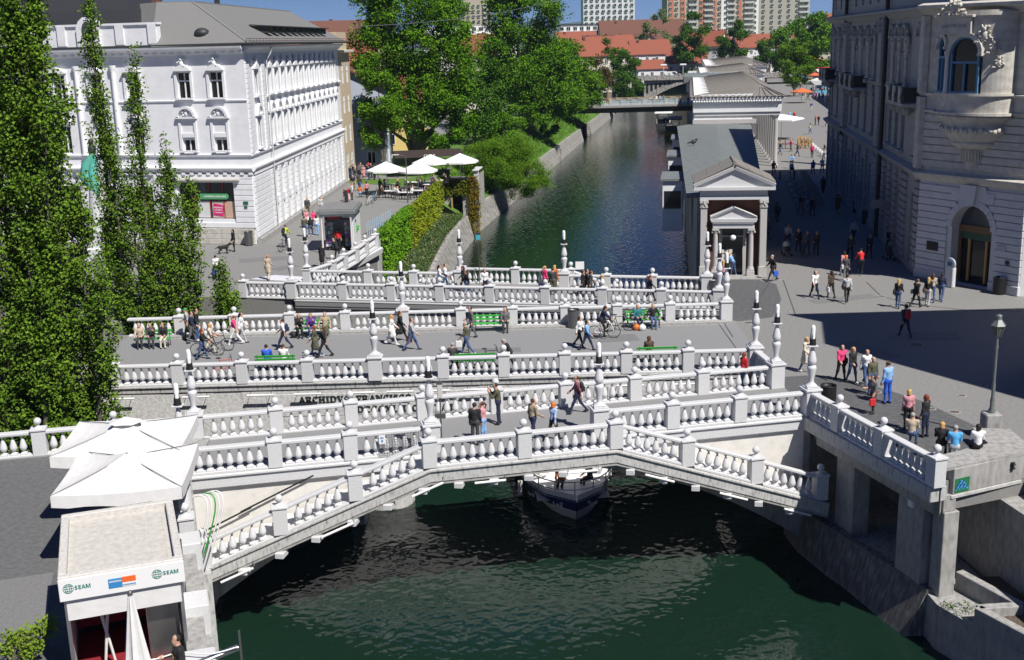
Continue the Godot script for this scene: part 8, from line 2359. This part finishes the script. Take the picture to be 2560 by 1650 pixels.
func carried(who: Node3D, pose: String, kind: String, c: String, label: String) -> void:
	var d: Dictionary = pose_cache[pose]
	var t := thing(kind, label, kind.replace("_", " "), who.position, who.rotation.y)
	t.scale = who.scale
	var mt := col(PAL[c], .7)
	match kind:
		"backpack":
			var o: Vector3 = d.chest - d.fw * .19 - d.up * .08
			part(t, "sack", MB.new().box(Vector3.ZERO, V(.28, .42, .17), Basis(Vector3.RIGHT, d.up, d.fw), .06).mesh(), mt, T(o))
			part(t, "pocket", MB.new().box(Vector3.ZERO, V(.22, .2, .07), Basis(Vector3.RIGHT, d.up, d.fw), .02).mesh(), mt, T(o - d.fw * .1 - d.up * .08))
		"shoulder_bag":
			part(t, "pouch", MB.new().box(Vector3.ZERO, V(.11, .26, .32), BI, .03).mesh(), mt, T(d.hip + V(.23, .02, -.04)))
			part(t, "strap", MB.new().tube([d.hip + V(.21, .14, 0), d.chest + V(.16, .12, 0), d.chest + V(.0, .14, -.1)], [.014, .014, .014], 4).mesh(), mt)
		_:
			var h: Vector3 = d.hand
			part(t, "body", MB.new().box(Vector3.ZERO, V(.09, .32, .3), BI, .02).mesh(), mt, T(h + V(0, -.24, 0)))
			part(t, "handle", MB.new().tube([h + V(0, -.1, -.09), h + V(0, .01, 0), h + V(0, -.1, .09)], [.01, .01, .01], 4).mesh(), mt)

func stroller(at: Vector3, turn: float, c: String, label: String) -> void:
	var t := thing("stroller", label, "stroller", at, turn)
	part(t, "hood", MB.new().blob(V(0, .78, -.05), V(.25, .24, .34), 10, 7).mesh(), col(PAL[c], .8)); pbox(t, "seat", V(0, .5, .05), V(.42, .3, .7), col(PAL["charcoal"], .8), BI, .06)
	part(t, "frame", MB.new().tube([V(.24, .15, .4), V(.22, .6, -.1), V(.22, 1.0, -.5), V(-.22, 1.0, -.5), V(-.22, .6, -.1), V(-.24, .15, .4)], [.018, .018, .018, .018, .018, .018], 5).mesh(), mats.steel)
	for e in [[.26, .4], [-.26, .4], [.26, -.35], [-.26, -.35]]: part(t, "wheel", MB.new().lathe([W(0, -.03), W(.13, -.03), W(.13, .03), W(0, .03)], 10).mesh(), mats.black_metal, Transform3D(Basis(V(0, 0, 1), PI / 2), V(e[0], .13, e[1])))

func build_people() -> void:
	# foot pixel x, y, pose, facing (0 = towards the photographer, 90 = to the right), top, bottom, hair, scale, label, bare arms, bag
	var L := [
		[472, 848, "stroll", -75, "pale", "olive", "green:cap", 1.02, "person with a green cap, grey shirt and backpack beside the bicycles", true, "backpack:charcoal"],
		[482, 858, "stroll", 100, "navy", "grey", "dark:short", 1.02, "person in navy hooded jacket and grey shorts, back turned, near the bicycles", false, ""],
		[495, 852, "stand", 95, "black", "jeans", "dark:short", 1.03, "person in black jacket and jeans behind the hooded person", false, ""],
		[508, 899, "push+f", 90, "black", "jeans", "redhair:long", .96, "person in black shirt and jeans pushing a loaded black bicycle", false, ""],
		[527, 884, "push+f", 88, "cream", "cream", "blond:bob", .95, "blonde person in flowered cream clothes pushing a bicycle with basket", true, ""],
		[589, 862, "walk+f", -85, "pink", "white", "redhair:tail", .97, "person in pink flowered top and white trousers striding with arm out", true, ""],
		[606, 856, "walk2+f", 90, "white", "pale", "dark:long", .97, "person in white top and pale jeans behind the pink striding person", false, ""],
		[711, 873, "walk", -90, "white", "navy", "dark:short", .99, "person in white T-shirt and navy jeans with a dark backpack, striding alone", true, "backpack:navy"],
		[790, 893, "walk2+f+coat", -88, "olive", "jeans", "redhair:bob", .97, "person in olive coat and jeans walking beside a person in black leather", false, ""],
		[812, 893, "walk+f", -88, "black", "black", "chest:long", .97, "person all in black leather gesturing with one hand", false, ""],
		[981, 862, "walk2+f+coat", 88, "white", "white", "blond:long", .96, "long-haired person in white clothes beside a person in a long black coat", false, ""],
		[1002, 853, "walk+coat", 88, "black", "black", "chest:long", 1.0, "person in a long black coat pulling a bag", false, "shoulder_bag:navy"],
		[1030, 876, "walk", 90, "pale", "jeans", "chest:short", 1.03, "person in pale jacket and blue jeans holding a brown envelope", false, "envelope:orange"],
		[1180, 846, "stroll", -80, "grey", "grey", "dark:short", 1.02, "person in grey suit with glasses behind the olive jacket", false, ""],
		[1167, 888, "walk2", -95, "olive", "jeans", "greyhair:short", 1.02, "grey-haired person in olive jacket and jeans carrying a white bag", false, "shopping_bag:white"],
		[1277, 925, "bend+f", -90, "black", "black", "greyhair:bob", .96, "white-haired person in black sleeveless top leaning beside the bicycles", true, ""],
		[1449, 868, "walk2+f", 60, "white", "black", "dark:bob", .96, "person in white top and black trousers with a brown bag", false, "shoulder_bag:brown"],
		[1467, 876, "walk+f", 70, "sky", "navy", "dark:bob", .95, "person in light blue jacket and red shoes walking arm in arm", false, "shoulder_bag:charcoal"],
		[1189, 1112, "stand", 165, "black", "charcoal", "dark:short", 1.0, "person in black zip jacket seen from behind embracing a companion", false, ""],
		[1210, 1105, "stand+f", -110, "rose", "sky", "chest:tail", .97, "person in pink top with ponytail embracing the one in black", true, ""],
		[1247, 1061, "phone", -90, "olive", "navy", "dark:short", 1.03, "bearded person in olive tweed jacket raising hands to the face", false, ""],
		[1333, 1100, "stroll", 125, "tan", "navy", "chest:short", 1.0, "dark-haired person in tan corduroy jacket seen from behind", false, ""],
		[1384, 1101, "walk2+f", 130, "check", "black", "orange:bob", .93, "person with orange hair in checked blue shirt crossing the near footbridge", false, ""],
		[1444, 1034, "walk", -88, "plaid", "navy", "chest:tail", 1.0, "long-haired person in plaid shirt with a black backpack and white shoes", false, "backpack:black"],
		[1858, 972, "stand+f", 120, "red", "jeans", "redhair:bob", .97, "person in bright red T-shirt leaning at the footbridge balustrade", true, ""],
		[1808, 717, "stand+f", 160, "rose", "jeans", "blond:long", .97, "blonde person in pink top standing behind the red stroller", false, ""],
		[1833, 690, "bend+f", -120, "sky", "jeans", "blond:bob", .95, "blonde person in denim jacket browsing the postcard rack", false, ""],
		[1930, 703, "walk", -75, "black", "black", "greyhair:short", 1.03, "person in black suit and white shirt striding out of the shade", false, "shopping_bag:blue"],
		[2036, 745, "walk+f", 10, "white", "black", "dark:long", 1.0, "person with sunglasses in white jacket and blue scarf walking", false, "shopping_bag:sky"],
		[2077, 745, "stroll+f", -160, "brown", "black", "dark:long", .97, "person in brown patterned top with a white plastic bag", false, "shopping_bag:white"],
		[2116, 757, "walk2", 175, "pale", "black", "dark:short", 1.0, "person in pale grey sweater with a black shoulder bag, back turned", false, "shoulder_bag:black"],
		[2113, 702, "walk2+f", 175, "charcoal", "grey", "orange:bob", .98, "person with red cap of hair and white handbag before the grey sweater", false, "shoulder_bag:white"],
		[2109, 690, "walk+f", -175, "rose", "white", "dark:bob", .97, "person in violet pink top walking into the shaded street", false, ""],
		[2152, 690, "ride", 178, "red", "black", "dark:short", 1.0, "cyclist in red shirt riding into the shaded street", false, ""],
		[2244, 770, "stroll+f", 150, "black", "jeans", "blond:long", .98, "blonde person in black top and jeans with a black bag", false, "shoulder_bag:black"],
		[2289, 769, "walk2+f", 120, "black", "black", "dark:tail", .98, "person in black jacket over a green top with a dark bag", false, "shoulder_bag:charcoal"],
		[2318, 765, "stroll+f", 150, "black", "pale", "blond:long", .98, "long-haired blonde person in black top and very pale jeans", false, "shoulder_bag:brown"],
		[2329, 755, "stroll+f", 160, "beige", "jeans", "chest:long", .98, "person in beige top half hidden beside the blonde one", false, ""],
		[2352, 753, "stroll+f", 145, "navy", "jeans", "dark:bob", .97, "person in blue denim jacket with a black bag near the info pillar", false, "shoulder_bag:black"],
		[2262, 842, "walk", -170, "charcoal", "navy", "dark:short", 1.03, "person with dark red backpack walking through the shaded square", false, "backpack:red"],
		[2013, 931, "stroll+f+coat", 40, "cream", "jeans", "blond:bob", 1.0, "blonde person in long cream raincoat beside the quay corner lamp", false, ""],
		[2101, 953, "stroll+f", 15, "pink", "black", "dark:long", 1.0, "black-haired person in pink sweater carrying a dark jacket", false, "shoulder_bag:black"],
		[2129, 957, "stroll+f", 25, "black", "jeans", "blond:long", .98, "fair-haired person in black cardigan and jeans next to the pink sweater", false, ""],
		[2163, 965, "walk2+f", 10, "white", "jeans", "chest:tail", 1.0, "person in white jacket over a pink top with a backpack", false, "backpack:grey"],
		[2178, 988, "stand", 20, "olive", "jeans", "greyhair:short", 1.0, "grey-haired person with sunglasses in olive shirt", false, ""],
		[2181, 1034, "bag+f", -70, "grey", "charcoal", "dark:bob", .95, "dark-haired person in grey top carrying a big red shopping bag", true, "shopping_bag:red"],
		[2217, 1009, "stand", -150, "sky", "blue", "brown:short", 1.08, "tall person in light blue shirt and blue jeans", false, ""],
		[2268, 1075, "stand+f", 170, "rose", "black", "blond:bob", .97, "blonde person in a multicoloured pink blouse, back turned", false, ""],
		[2311, 1093, "stand+f", -140, "black", "navy", "redhair:bob", 1.0, "person with bright red short hair in black jacket and dark jeans", false, ""],
		[586, 629, "stand", -60, "black", "black", "dark:long", 1.02, "hooded person all in black standing with a dark dog", false, ""],
		[713, 620, "ride", 160, "yellow", "navy", "brown:short", 1.02, "cyclist in bright yellow jacket with black backpack", false, "backpack:black"],
		[763, 592, "stroll", 170, "olive", "jeans", "dark:short", 1.0, "person in olive vest embraced while walking past the kiosk", false, ""],
		[778, 592, "walk2+f", 175, "black", "jeans", "dark:long", .97, "person in black top with one arm round a companion", false, ""],
		[786, 573, "stroll+f", 20, "pink", "navy", "dark:bob", .98, "person in bright pink sweater walking behind the couple", false, ""],
		[768, 570, "stroll+f", 10, "rose", "white", "blond:bob", .94, "person in pale pink top next to the bright pink sweater", false, ""],
		[770, 541, "stand", 5, "charcoal", "olive", "dark:short", 1.02, "person in dark jacket standing against the white facade", false, ""],
		[803, 535, "stroll+f", 15, "pale", "pale", "blond:bob", .97, "person in white and blue clothes near the facade", false, ""],
		[793, 588, "stand+f", 175, "white", "sky", "dark:bob", .96, "person in white shirt at the left side of the kiosk", false, ""],
		[672, 700, "stroll+coat", 165, "beige", "cream", "orange:short", 1.0, "person in long beige coat looking down at the pavement picture", false, ""],
		[543, 697, "bag", -140, "white", "black", "dark:short", .95, "person in white T-shirt holding a blue bag beside the young poplar", true, "shopping_bag:blue"],
		[847, 628, "stand", 180, "red", "black", "dark:short", 1.0, "person in red T-shirt browsing at the newspaper kiosk", true, ""],
		[845, 650, "bend", -120, "black", "black", "greyhair:short", .98, "older person in black bending at the magazine rack", false, ""],
		[806, 668, "stand+coat", 160, "black", "black", "dark:long", .95, "person in black partly hidden behind the kiosk lamp", false, ""],
		[884, 476, "walk2", 10, "black", "tan", "dark:short", .98, "person in black T-shirt and tan shorts walking down the side street", true, ""],
		[900, 478, "stroll+f", 170, "brown", "jeans", "chest:long", .95, "person in brown top with long hair in the side street", false, ""],
		[900, 494, "sit+f", 175, "orange", "sky", "chest:bob", .95, "person with bare shoulders sitting with back turned", true, ""],
		[918, 494, "stroll+f", 175, "rose", "black", "dark:bob", .98, "person in rose top with a tan bag walking away", false, "shoulder_bag:orange"],
		[951, 487, "stand", 140, "navy", "navy", "brown:short", 1.0, "person in dark clothes standing at the first cafe table", false, ""],
		[910, 450, "stand+f+skirt", 0, "rose", "rose", "chest:bob", 1.0, "person in a pink dress at the entrance of the shaded street", true, ""],
		[872, 499, "sit", 30, "red", "white", "dark:short", .97, "seated person in red and white beside the white table", true, ""],
		[862, 503, "sit+f", 60, "black", "rose", "dark:bob", .95, "seated person in black with pink trousers beside the white table", false, ""],
		[881, 500, "stand", -60, "white", "charcoal", "dark:short", .98, "person in white shirt at the white table", false, ""],
	]
	for q in L:
		var p := person(gp(q[0], q[1]), q[2], q[3], q[4], q[5], q[6], q[8], q[7], "", q[9])
		if q[10] != "":
			var bg: PackedStringArray = q[10].split(":")
			carried(p, q[2], bg[0], bg[1], "%s %s carried by the %s" % [bg[1], bg[0].replace("_", " "), " ".join((q[8] as String).split(" ").slice(0, 8))])
	# seated people
	var B := [
		[gp(412, 862) + V(-1.15, 0, .35), "sit", 10, "beige", "charcoal", "greyhair:short", "person in beige jacket with a white bag on the bench by the poplar"],
		[gp(412, 862) + V(-.55, 0, .37), "siteat+f", 12, "charcoal", "charcoal", "brown:short", "person in dark grey eating on the bench by the poplar"],
		[gp(412, 862) + V(.1, 0, .35), "sit+f", 5, "black", "cream", "chest:bob", "person in black jacket and white trousers on the bench by the poplar"],
		[V(-11.45, 0, -60.3), "siteat+f", 15, "black", "black", "blond:bob", "blonde person in black eating on the green bench"],
		[V(-10.8, 0, -60.28), "siteat+f", 10, "purple", "jeans", "redhair:long", "person in purple top and jeans eating on the green bench"],
		[V(-10.05, 0, -60.3), "sitback", 0, "tan", "olive", "chest:short", "person in tan jacket leaning back with face to the sun"],
		[V(-.35, 0, -60.35), "sit", 0, "grey", "charcoal", "greyhair:short", "old person in grey suit sitting alone on a bench end"],
		[V(6.75, 0, -60.3), "sit", 15, "teal", "navy", "greyhair:short", "person in teal jacket sitting beside an orange bag"],
		[V(7.6, 0, -60.3), "sitback", 0, "black", "jeans", "dark:short", "bearded person in black T-shirt and jeans on the bench"],
		[gp(694, 925) + V(-.45, 0, .12), "sit", 180, "blue", "navy", "dark:short", "person in bright blue T-shirt seen from behind on a bench"],
		[gp(694, 925) + V(.35, 0, .12), "sit", 170, "white", "black", "brown:short", "person in white T-shirt seen from behind on a bench"],
		[gp(1190, 920) + V(-1.1, 0, .2), "siteat", 170, "charcoal", "black", "greyhair:short", "grey-haired person bent forward behind the balustrade beside bicycles"],
		[gp(1640, 905) + V(-.35, 0, .1), "sit+f", 180, "brown", "black", "chest:bob", "brown-haired person seen from behind on the right bench"],
	]
	for q in B: person(q[0], q[1], q[2], q[3], q[4], q[5], q[6], 1.0)
	# on the parapet of the quay terrace, backs turned
	for q in [[2276, 1097, "beige", "jeans", "greyhair:short", "grey-haired person in beige checked shirt sitting on the quay parapet", 150], [2350, 1122, "black", "black", "blond:bob", "white-haired person in black sitting on the quay parapet", 150], [2384, 1131, "stripe", "pale", "greyhair:short", "person in blue striped shirt sitting on the quay parapet", 165], [2442, 1128, "white", "black", "dark:bob", "person in white T-shirt with purple scarf on the quay parapet", 175]]:
		person(gp(q[0], q[1], .56) + V(0, .07 - .45, 0) + V(.1, 0, -.2), "sit", q[6], q[2], q[3], q[4], q[5], 1.0, "", q[2] != "black")
	# on the far footbridge, feet hidden: placed by the head
	for q in [[1097, 664, "stroll+f", 90, "white", "sky", "dark:long", "person in white top carrying a navy bag on the far footbridge"], [1111, 661, "stroll", 85, "white", "jeans", "dark:short", "person in white shirt with a green bag on the far footbridge"], [1157, 665, "walk2+f", -85, "black", "black", "chest:long", "long-haired person in black on the far footbridge"], [1166, 675, "walk+f", -80, "black", "jeans", "chest:long", "person in black top and jeans turning back on the far footbridge"], [1211, 674, "stand+f", 10, "white", "navy", "brown:bob", "person in white jacket with camera on the far footbridge"], [1361, 667, "stand+f", 120, "pink", "pink", "blond:tail", "blonde person in pink beside a dark backpack"], [1381, 672, "stand", 170, "charcoal", "olive", "dark:short", "person in dark jacket with black backpack on the far footbridge"], [1386, 665, "stand+f", 150, "orange", "olive", "blond:long", "fair person with red bag next to the dark backpack"], [1456, 676, "walk2+f", 90, "black", "black", "chest:bob", "person in black jacket in the trio on the far footbridge"], [1466, 673, "walk", 85, "black", "black", "dark:short", "dark-haired person in the middle of the walking trio"], [1476, 678, "walk2+f", 95, "charcoal", "charcoal", "chest:bob", "person in dark dress with shoulder bag ending the trio"], [1505, 688, "stroll+f", 80, "cream", "jeans", "blond:bob", "blonde person in cream top behind a stone ball"], [1625, 687, "walk+f", 90, "black", "black", "redhair:long", "red-haired person in black sleeveless top on the far footbridge"]]:
		var hp := gp(q[0], q[1], 1.62); hp.y = 0
		person(hp, q[2], q[3], q[4], q[5], q[6], q[7], .98)
	# cyclist, boat passengers, barman
	person(gp(1503, 846), "ride", 88, "navy", "black", "dark:bob", "cyclist in navy striped sweater and black shorts on a white bike", 1.0)
	person(V(2.1, -5.42, -50.7), "siteat", -10, "orange", "charcoal", "dark:short", "boat passenger in orange shirt raising a camera")
	person(V(3.5, -5.42, -51.1), "sit", -60, "black", "black", "dark:short", "boat passenger in dark clothes beside the cabin")
	var mb := person(V(-8.15, -.05, -24.9), "bag", -60, "black", "navy", "dark:short", "person in black hoodie with a printed chest beside the bar booth", 1.02)
	text_on(mb, "REGGAE", V(.02, 1.22, .165), .22, mat("print_multi", C3(.5, .25, .02), .6), BI, "chest_print")
	# people in the shaded street
	var i := 0
	for q in [[1942, 556, "walk2", 175, "charcoal", "black"], [1968, 617, "push", 5, "pale", "navy"], [1995, 630, "stroll+f", 0, "black", "black"], [2016, 636, "stroll", 10, "grey", "charcoal"], [2040, 637, "stroll+f", -5, "brown", "black"], [2133, 606, "walk2", 5, "pale", "navy"], [2124, 648, "push", 10, "charcoal", "black"], [2172, 645, "stroll", 15, "navy", "black"], [2221, 630, "push", 0, "charcoal", "charcoal"], [2240, 633, "stroll+f", 0, "tan", "black"], [2030, 540, "walk", 178, "charcoal", "navy"], [2002, 534, "push+f", 5, "black", "grey"], [2094, 536, "stroll+f+coat", 170, "brown", "tan"], [2057, 484, "walk2+coat", 178, "black", "black"], [1933, 442, "ride", 0, "red", "black"], [2032, 437, "walk", 175, "blue", "navy"], [2055, 433, "push", 178, "sky", "charcoal"], [1979, 421, "push+f", 0, "sky", "charcoal"], [1918, 600, "stroll", 90, "grey", "black"]]:
		person(gp(q[0], q[1]), q[2], q[3], q[4], q[5], ["dark:short", "chest:bob", "blond:bob", "dark:long"][i % 4], "person in %s top and %s trousers on the shaded street, %s" % [q[4], q[5], ["beside the portico wall", "pushing a white stroller", "in the middle of three", "next to a bicycle", "ending a row of three", "in bright collar", "with a bicycle", "holding a jacket", "pushing a dark stroller", "beside the news box", "pushing away", "with a pram", "near the black bins", "beside the bike rack", "cycling", "at the edge of sunlight", "with a stroller in sunlight", "with a blue pram", "standing at the portico corner"][i]], 1.0)
		i += 1
	stroller(gp(1968, 640) + V(0, 0, -.2), 0, "pale", "stroller with a pale hood in the shaded street")
	stroller(gp(2221, 650), 0, "charcoal", "dark stroller beside the ornate building")
	stroller(gp(1785, 722), 1.2, "charcoal", "black stroller with orange seat at the portico")
	stroller(gp(1979, 432), 0, "sky", "light blue pram at the edge of the sunlight")
	# market street and far crowds
	var tops := ["black", "navy", "white", "grey", "pink", "sky", "red", "charcoal", "beige", "olive", "purple", "brown"]
	var r := RandomNumberGenerator.new(); r.seed = 321
	var far := [[1950, 387], [1977, 379], [1993, 391], [2030, 394], [2061, 391], [2069, 394], [2025, 336], [2038, 313], [2046, 313], [2067, 316], [2081, 332], [2076, 330], [1938, 350], [1975, 300], [1985, 303], [2028, 278], [2071, 262], [2020, 250], [2026, 248], [2033, 251], [2040, 247], [2047, 249], [2054, 236], [2061, 231], [2068, 234], [2074, 228], [2080, 236], [2086, 214], [2066, 214], [2057, 219], [2049, 226], [2012, 245], [2006, 250], [2092, 206], [2060, 196], [2052, 205]]
	for k in 26: far.append([r.randf_range(1995, 2085) if k % 2 else r.randf_range(2030, 2100), r.randf_range(205, 262)])
	for q in far:
		var a: String = tops[r.randi() % tops.size()]; var b: String = ["black", "navy", "jeans", "charcoal", "cream"][r.randi() % 5]
		person(gp(q[0], q[1]), ["stroll", "walk2+f", "stand", "walk", "stroll+f"][r.randi() % 5], r.randf_range(-180, 180), a, b, ["dark:short", "chest:long", "blond:bob", "greyhair:short"][r.randi() % 4], "person in %s top and %s trousers among the market street crowd" % [a, b], r.randf_range(.95, 1.03), "people in the market street")
	for q in [[878, 452], [884, 447], [890, 455], [897, 446], [903, 442], [917, 446], [923, 450], [929, 444], [936, 450], [942, 446], [887, 440], [921, 438]]:
		var a: String = ["black", "navy", "charcoal", "white", "grey", "pink"][r.randi() % 6]
		person(gp(q[0], q[1]), ["stroll", "walk2+f", "stand"][r.randi() % 3], r.randf_range(-180, 180), a, ["black", "navy", "jeans"][r.randi() % 3], ["dark:short", "chest:long"][r.randi() % 2], "person in %s top in the crowd of the narrow side street" % a, 1.0, "crowd in the side street")
	for q in [[-12.2, -117], [-10.4, -115.5], [-10.8, -119.5], [-8.6, -121.5], [-12.4, -122.5], [-7.4, -125.2], [-10.2, -124], [-9.0, -116.6]]:
		for e in [-.75, .75]:
			var a: String = ["white", "black", "charcoal", "pale", "navy", "rose", "brown"][r.randi() % 7]
			person(V(q[0] + e, 0, q[1] + .2 * e), "sit", 90 if e < 0 else -90, a, "black", ["dark:short", "chest:long", "blond:bob"][r.randi() % 3], "person in %s top seated at a cafe table on the ivy terrace" % a, 1.0, "guests on the cafe terrace")
	for q in [[1499, 268, "black"], [1641, 258, "white"], [1650, 258, "sky"], [1659, 257, "teal"], [1424, 268, "charcoal"], [1700, 262, "charcoal"], [1720, 262, "black"]]:
		person(gp(q[0], q[1], 1.0), "stand", 30, q[2], "navy", "dark:short", "person in %s top on the modern footbridge at %s" % [q[2], {"black": "its railing", "white": "the middle", "sky": "the middle of a trio", "teal": "the end of a trio", "charcoal": "one end"}[q[2]]], 1.0, "people on the modern footbridge")
	# loose bags on the ground
	for q in [[1591, 826, "orange", "orange bag on the ground in front of the bench"], [1606, 827, "white", "white plastic bag beside the orange bag"], [343, 851, "white", "white shopping bag at the feet of the bench sitters"], [735, 845, "black", "black bag under the eating couple's bench"], [530, 695, "pale", "pale printed bag held low beside the young poplar"]]:
		var t := thing("ground_bag", q[3], "bag", gp(q[0], q[1]))
		part(t, "body", MB.new().blob(V(0, .17, 0), V(.2, .19, .14), 8, 6).mesh(), col(PAL[q[2]], .6)); part(t, "handle", MB.new().tube([V(-.08, .32, 0), V(0, .42, 0), V(.08, .32, 0)], [.012, .012, .012], 4).mesh(), col(PAL[q[2]], .6))
	build_dog()

func build_dog() -> void:
	var t := thing("dog", "dark shaggy dog standing on a lead beside the black-clad person", "dog", gp(560, 634), deg_to_rad(100))
	var c := .022
	var lo := V(-.3, -.05, -.75); var nx := 28; var ny := 44; var nz := 72
	var S := PackedFloat32Array(); S.resize(nx * ny * nz); var D := PackedFloat32Array(); D.resize(nx * ny * nz); D.fill(9.0); var R := PackedByteArray(); R.resize(nx * ny * nz)
	var bones := [[V(0, .50, -.28), V(0, .50, .22), .125, .15], [V(0, .55, .25), V(0, .72, .46), .11, .08], [V(0, .74, .48), V(0, .74, .56), .085, .075], [V(0, .71, .58), V(0, .69, .70), .05, .035], [V(.06, .80, .47), V(.09, .70, .46), .03, .02], [V(-.06, .80, .47), V(-.09, .70, .46), .03, .02], [V(0, .52, -.38), V(0, .42, -.62), .045, .03]]
	for e in [-.08, .08]:
		bones.append([V(e, .45, .24), V(e, .25, .22), .07, .045]); bones.append([V(e, .25, .22), V(e, .03, .25), .042, .032]); bones.append([V(e, .02, .25), V(e, .02, .30), .035, .03])
		bones.append([V(e, .46, -.28), V(e, .30, -.18), .09, .055]); bones.append([V(e, .30, -.18), V(e, .20, -.36), .05, .035]); bones.append([V(e, .20, -.36), V(e, .03, -.32), .034, .03]); bones.append([V(e, .02, -.32), V(e, .02, -.26), .033, .03])
	for b in bones: _caps(S, D, R, lo, nx, ny, nz, b[0], b[1], b[2], b[3], 0, 42.0, c)
	part(t, "body", _net(S, R, lo, nx, ny, nz, 1, c), mat("dog_fur", C3(.02, .017, .014), .9))

func _ready() -> void:
	rng.seed = 4711
	build_view()
	build_materials()
	build_extra_materials()
	make_shared()
	build_ground()
	build_banks()
	build_right_quay()
	build_middle_bridge()
	build_footbridges()
	build_left_building()
	build_right_building()
	build_market()
	build_trees()
	build_ivy_wall()
	build_background()
	build_foreground()
	build_furniture()
	build_boat()
	build_monument()
	build_people()
	print("leaf tris ", leaf_tris)

func build_extra_materials() -> void:
	tmat("booth_roof", 44, [[0.0, C3(.42, .40, .36)], [0.5, C3(.50, .48, .44)], [1.0, C3(.56, .54, .50)]], 1.8, 0.8, 0.03, 5)
	tmat("booth_rim", 45, [[0.0, C3(.38, .36, .33)], [0.4, C3(.52, .50, .47)], [1.0, C3(.62, .60, .57)]], 1.4, 0.8, 0.04, 5)
	tmat("chalk", 46, [[0.0, C3(.45, .35, .42)], [0.4, C3(.6, .6, .62)], [0.6, C3(.62, .6, .64)], [1.0, C3(.35, .5, .62)]], 2.5, 0.9, 0.03, 3)
	tmat("asphalt_quay", 47, [[0.0, C3(.085, .087, .09)], [0.5, C3(.112, .113, .116)], [1.0, C3(.14, .14, .142)]], 5.0, 0.92, 0.04, 6, 0.06, 512)
	tmat("asphalt_patch", 48, [[0.0, C3(.13, .13, .132)], [0.5, C3(.165, .165, .166)], [1.0, C3(.2, .2, .2)]], 2.0, 0.92, 0.06, 5, 0.05)
	mat("white_canvas", C3(.78, .78, .77), .9)
	var rg := StandardMaterial3D.new(); rg.albedo_color = Color(.75, .82, .85, .25); rg.transparency = BaseMaterial3D.TRANSPARENCY_ALPHA; rg.roughness = .05; mats["rail_glass"] = rg
	tmat("bank_concrete", 41, [[0.0, C3(.10, .095, .085)], [0.3, C3(.22, .21, .195)], [0.6, C3(.33, .32, .30)], [1.0, C3(.42, .41, .39)]], 4.0, 0.9, 0.02, 6, 0.5)
	tmat("shop_wall", 42, [[0.0, C3(.50, .50, .52)], [0.5, C3(.57, .57, .59)], [1.0, C3(.62, .62, .64)]], 4.0, 0.85, 0.02, 4, 0.1)
	tmat("slate_tiles", 43, [[0.0, C3(.12, .12, .12)], [0.5, C3(.175, .175, .17)], [1.0, C3(.24, .235, .225)]], 1.2, 0.8, 0.05, 4, 0.6, 256, [], FastNoiseLite.TYPE_CELLULAR)

const BI := Basis.IDENTITY
func V(x: float, y: float, z: float) -> Vector3:
	return Vector3(x, y, z)
func W(x: float, y: float) -> Vector2:
	return Vector2(x, y)
func T(o: Vector3) -> Transform3D:
	return Transform3D(BI, o)
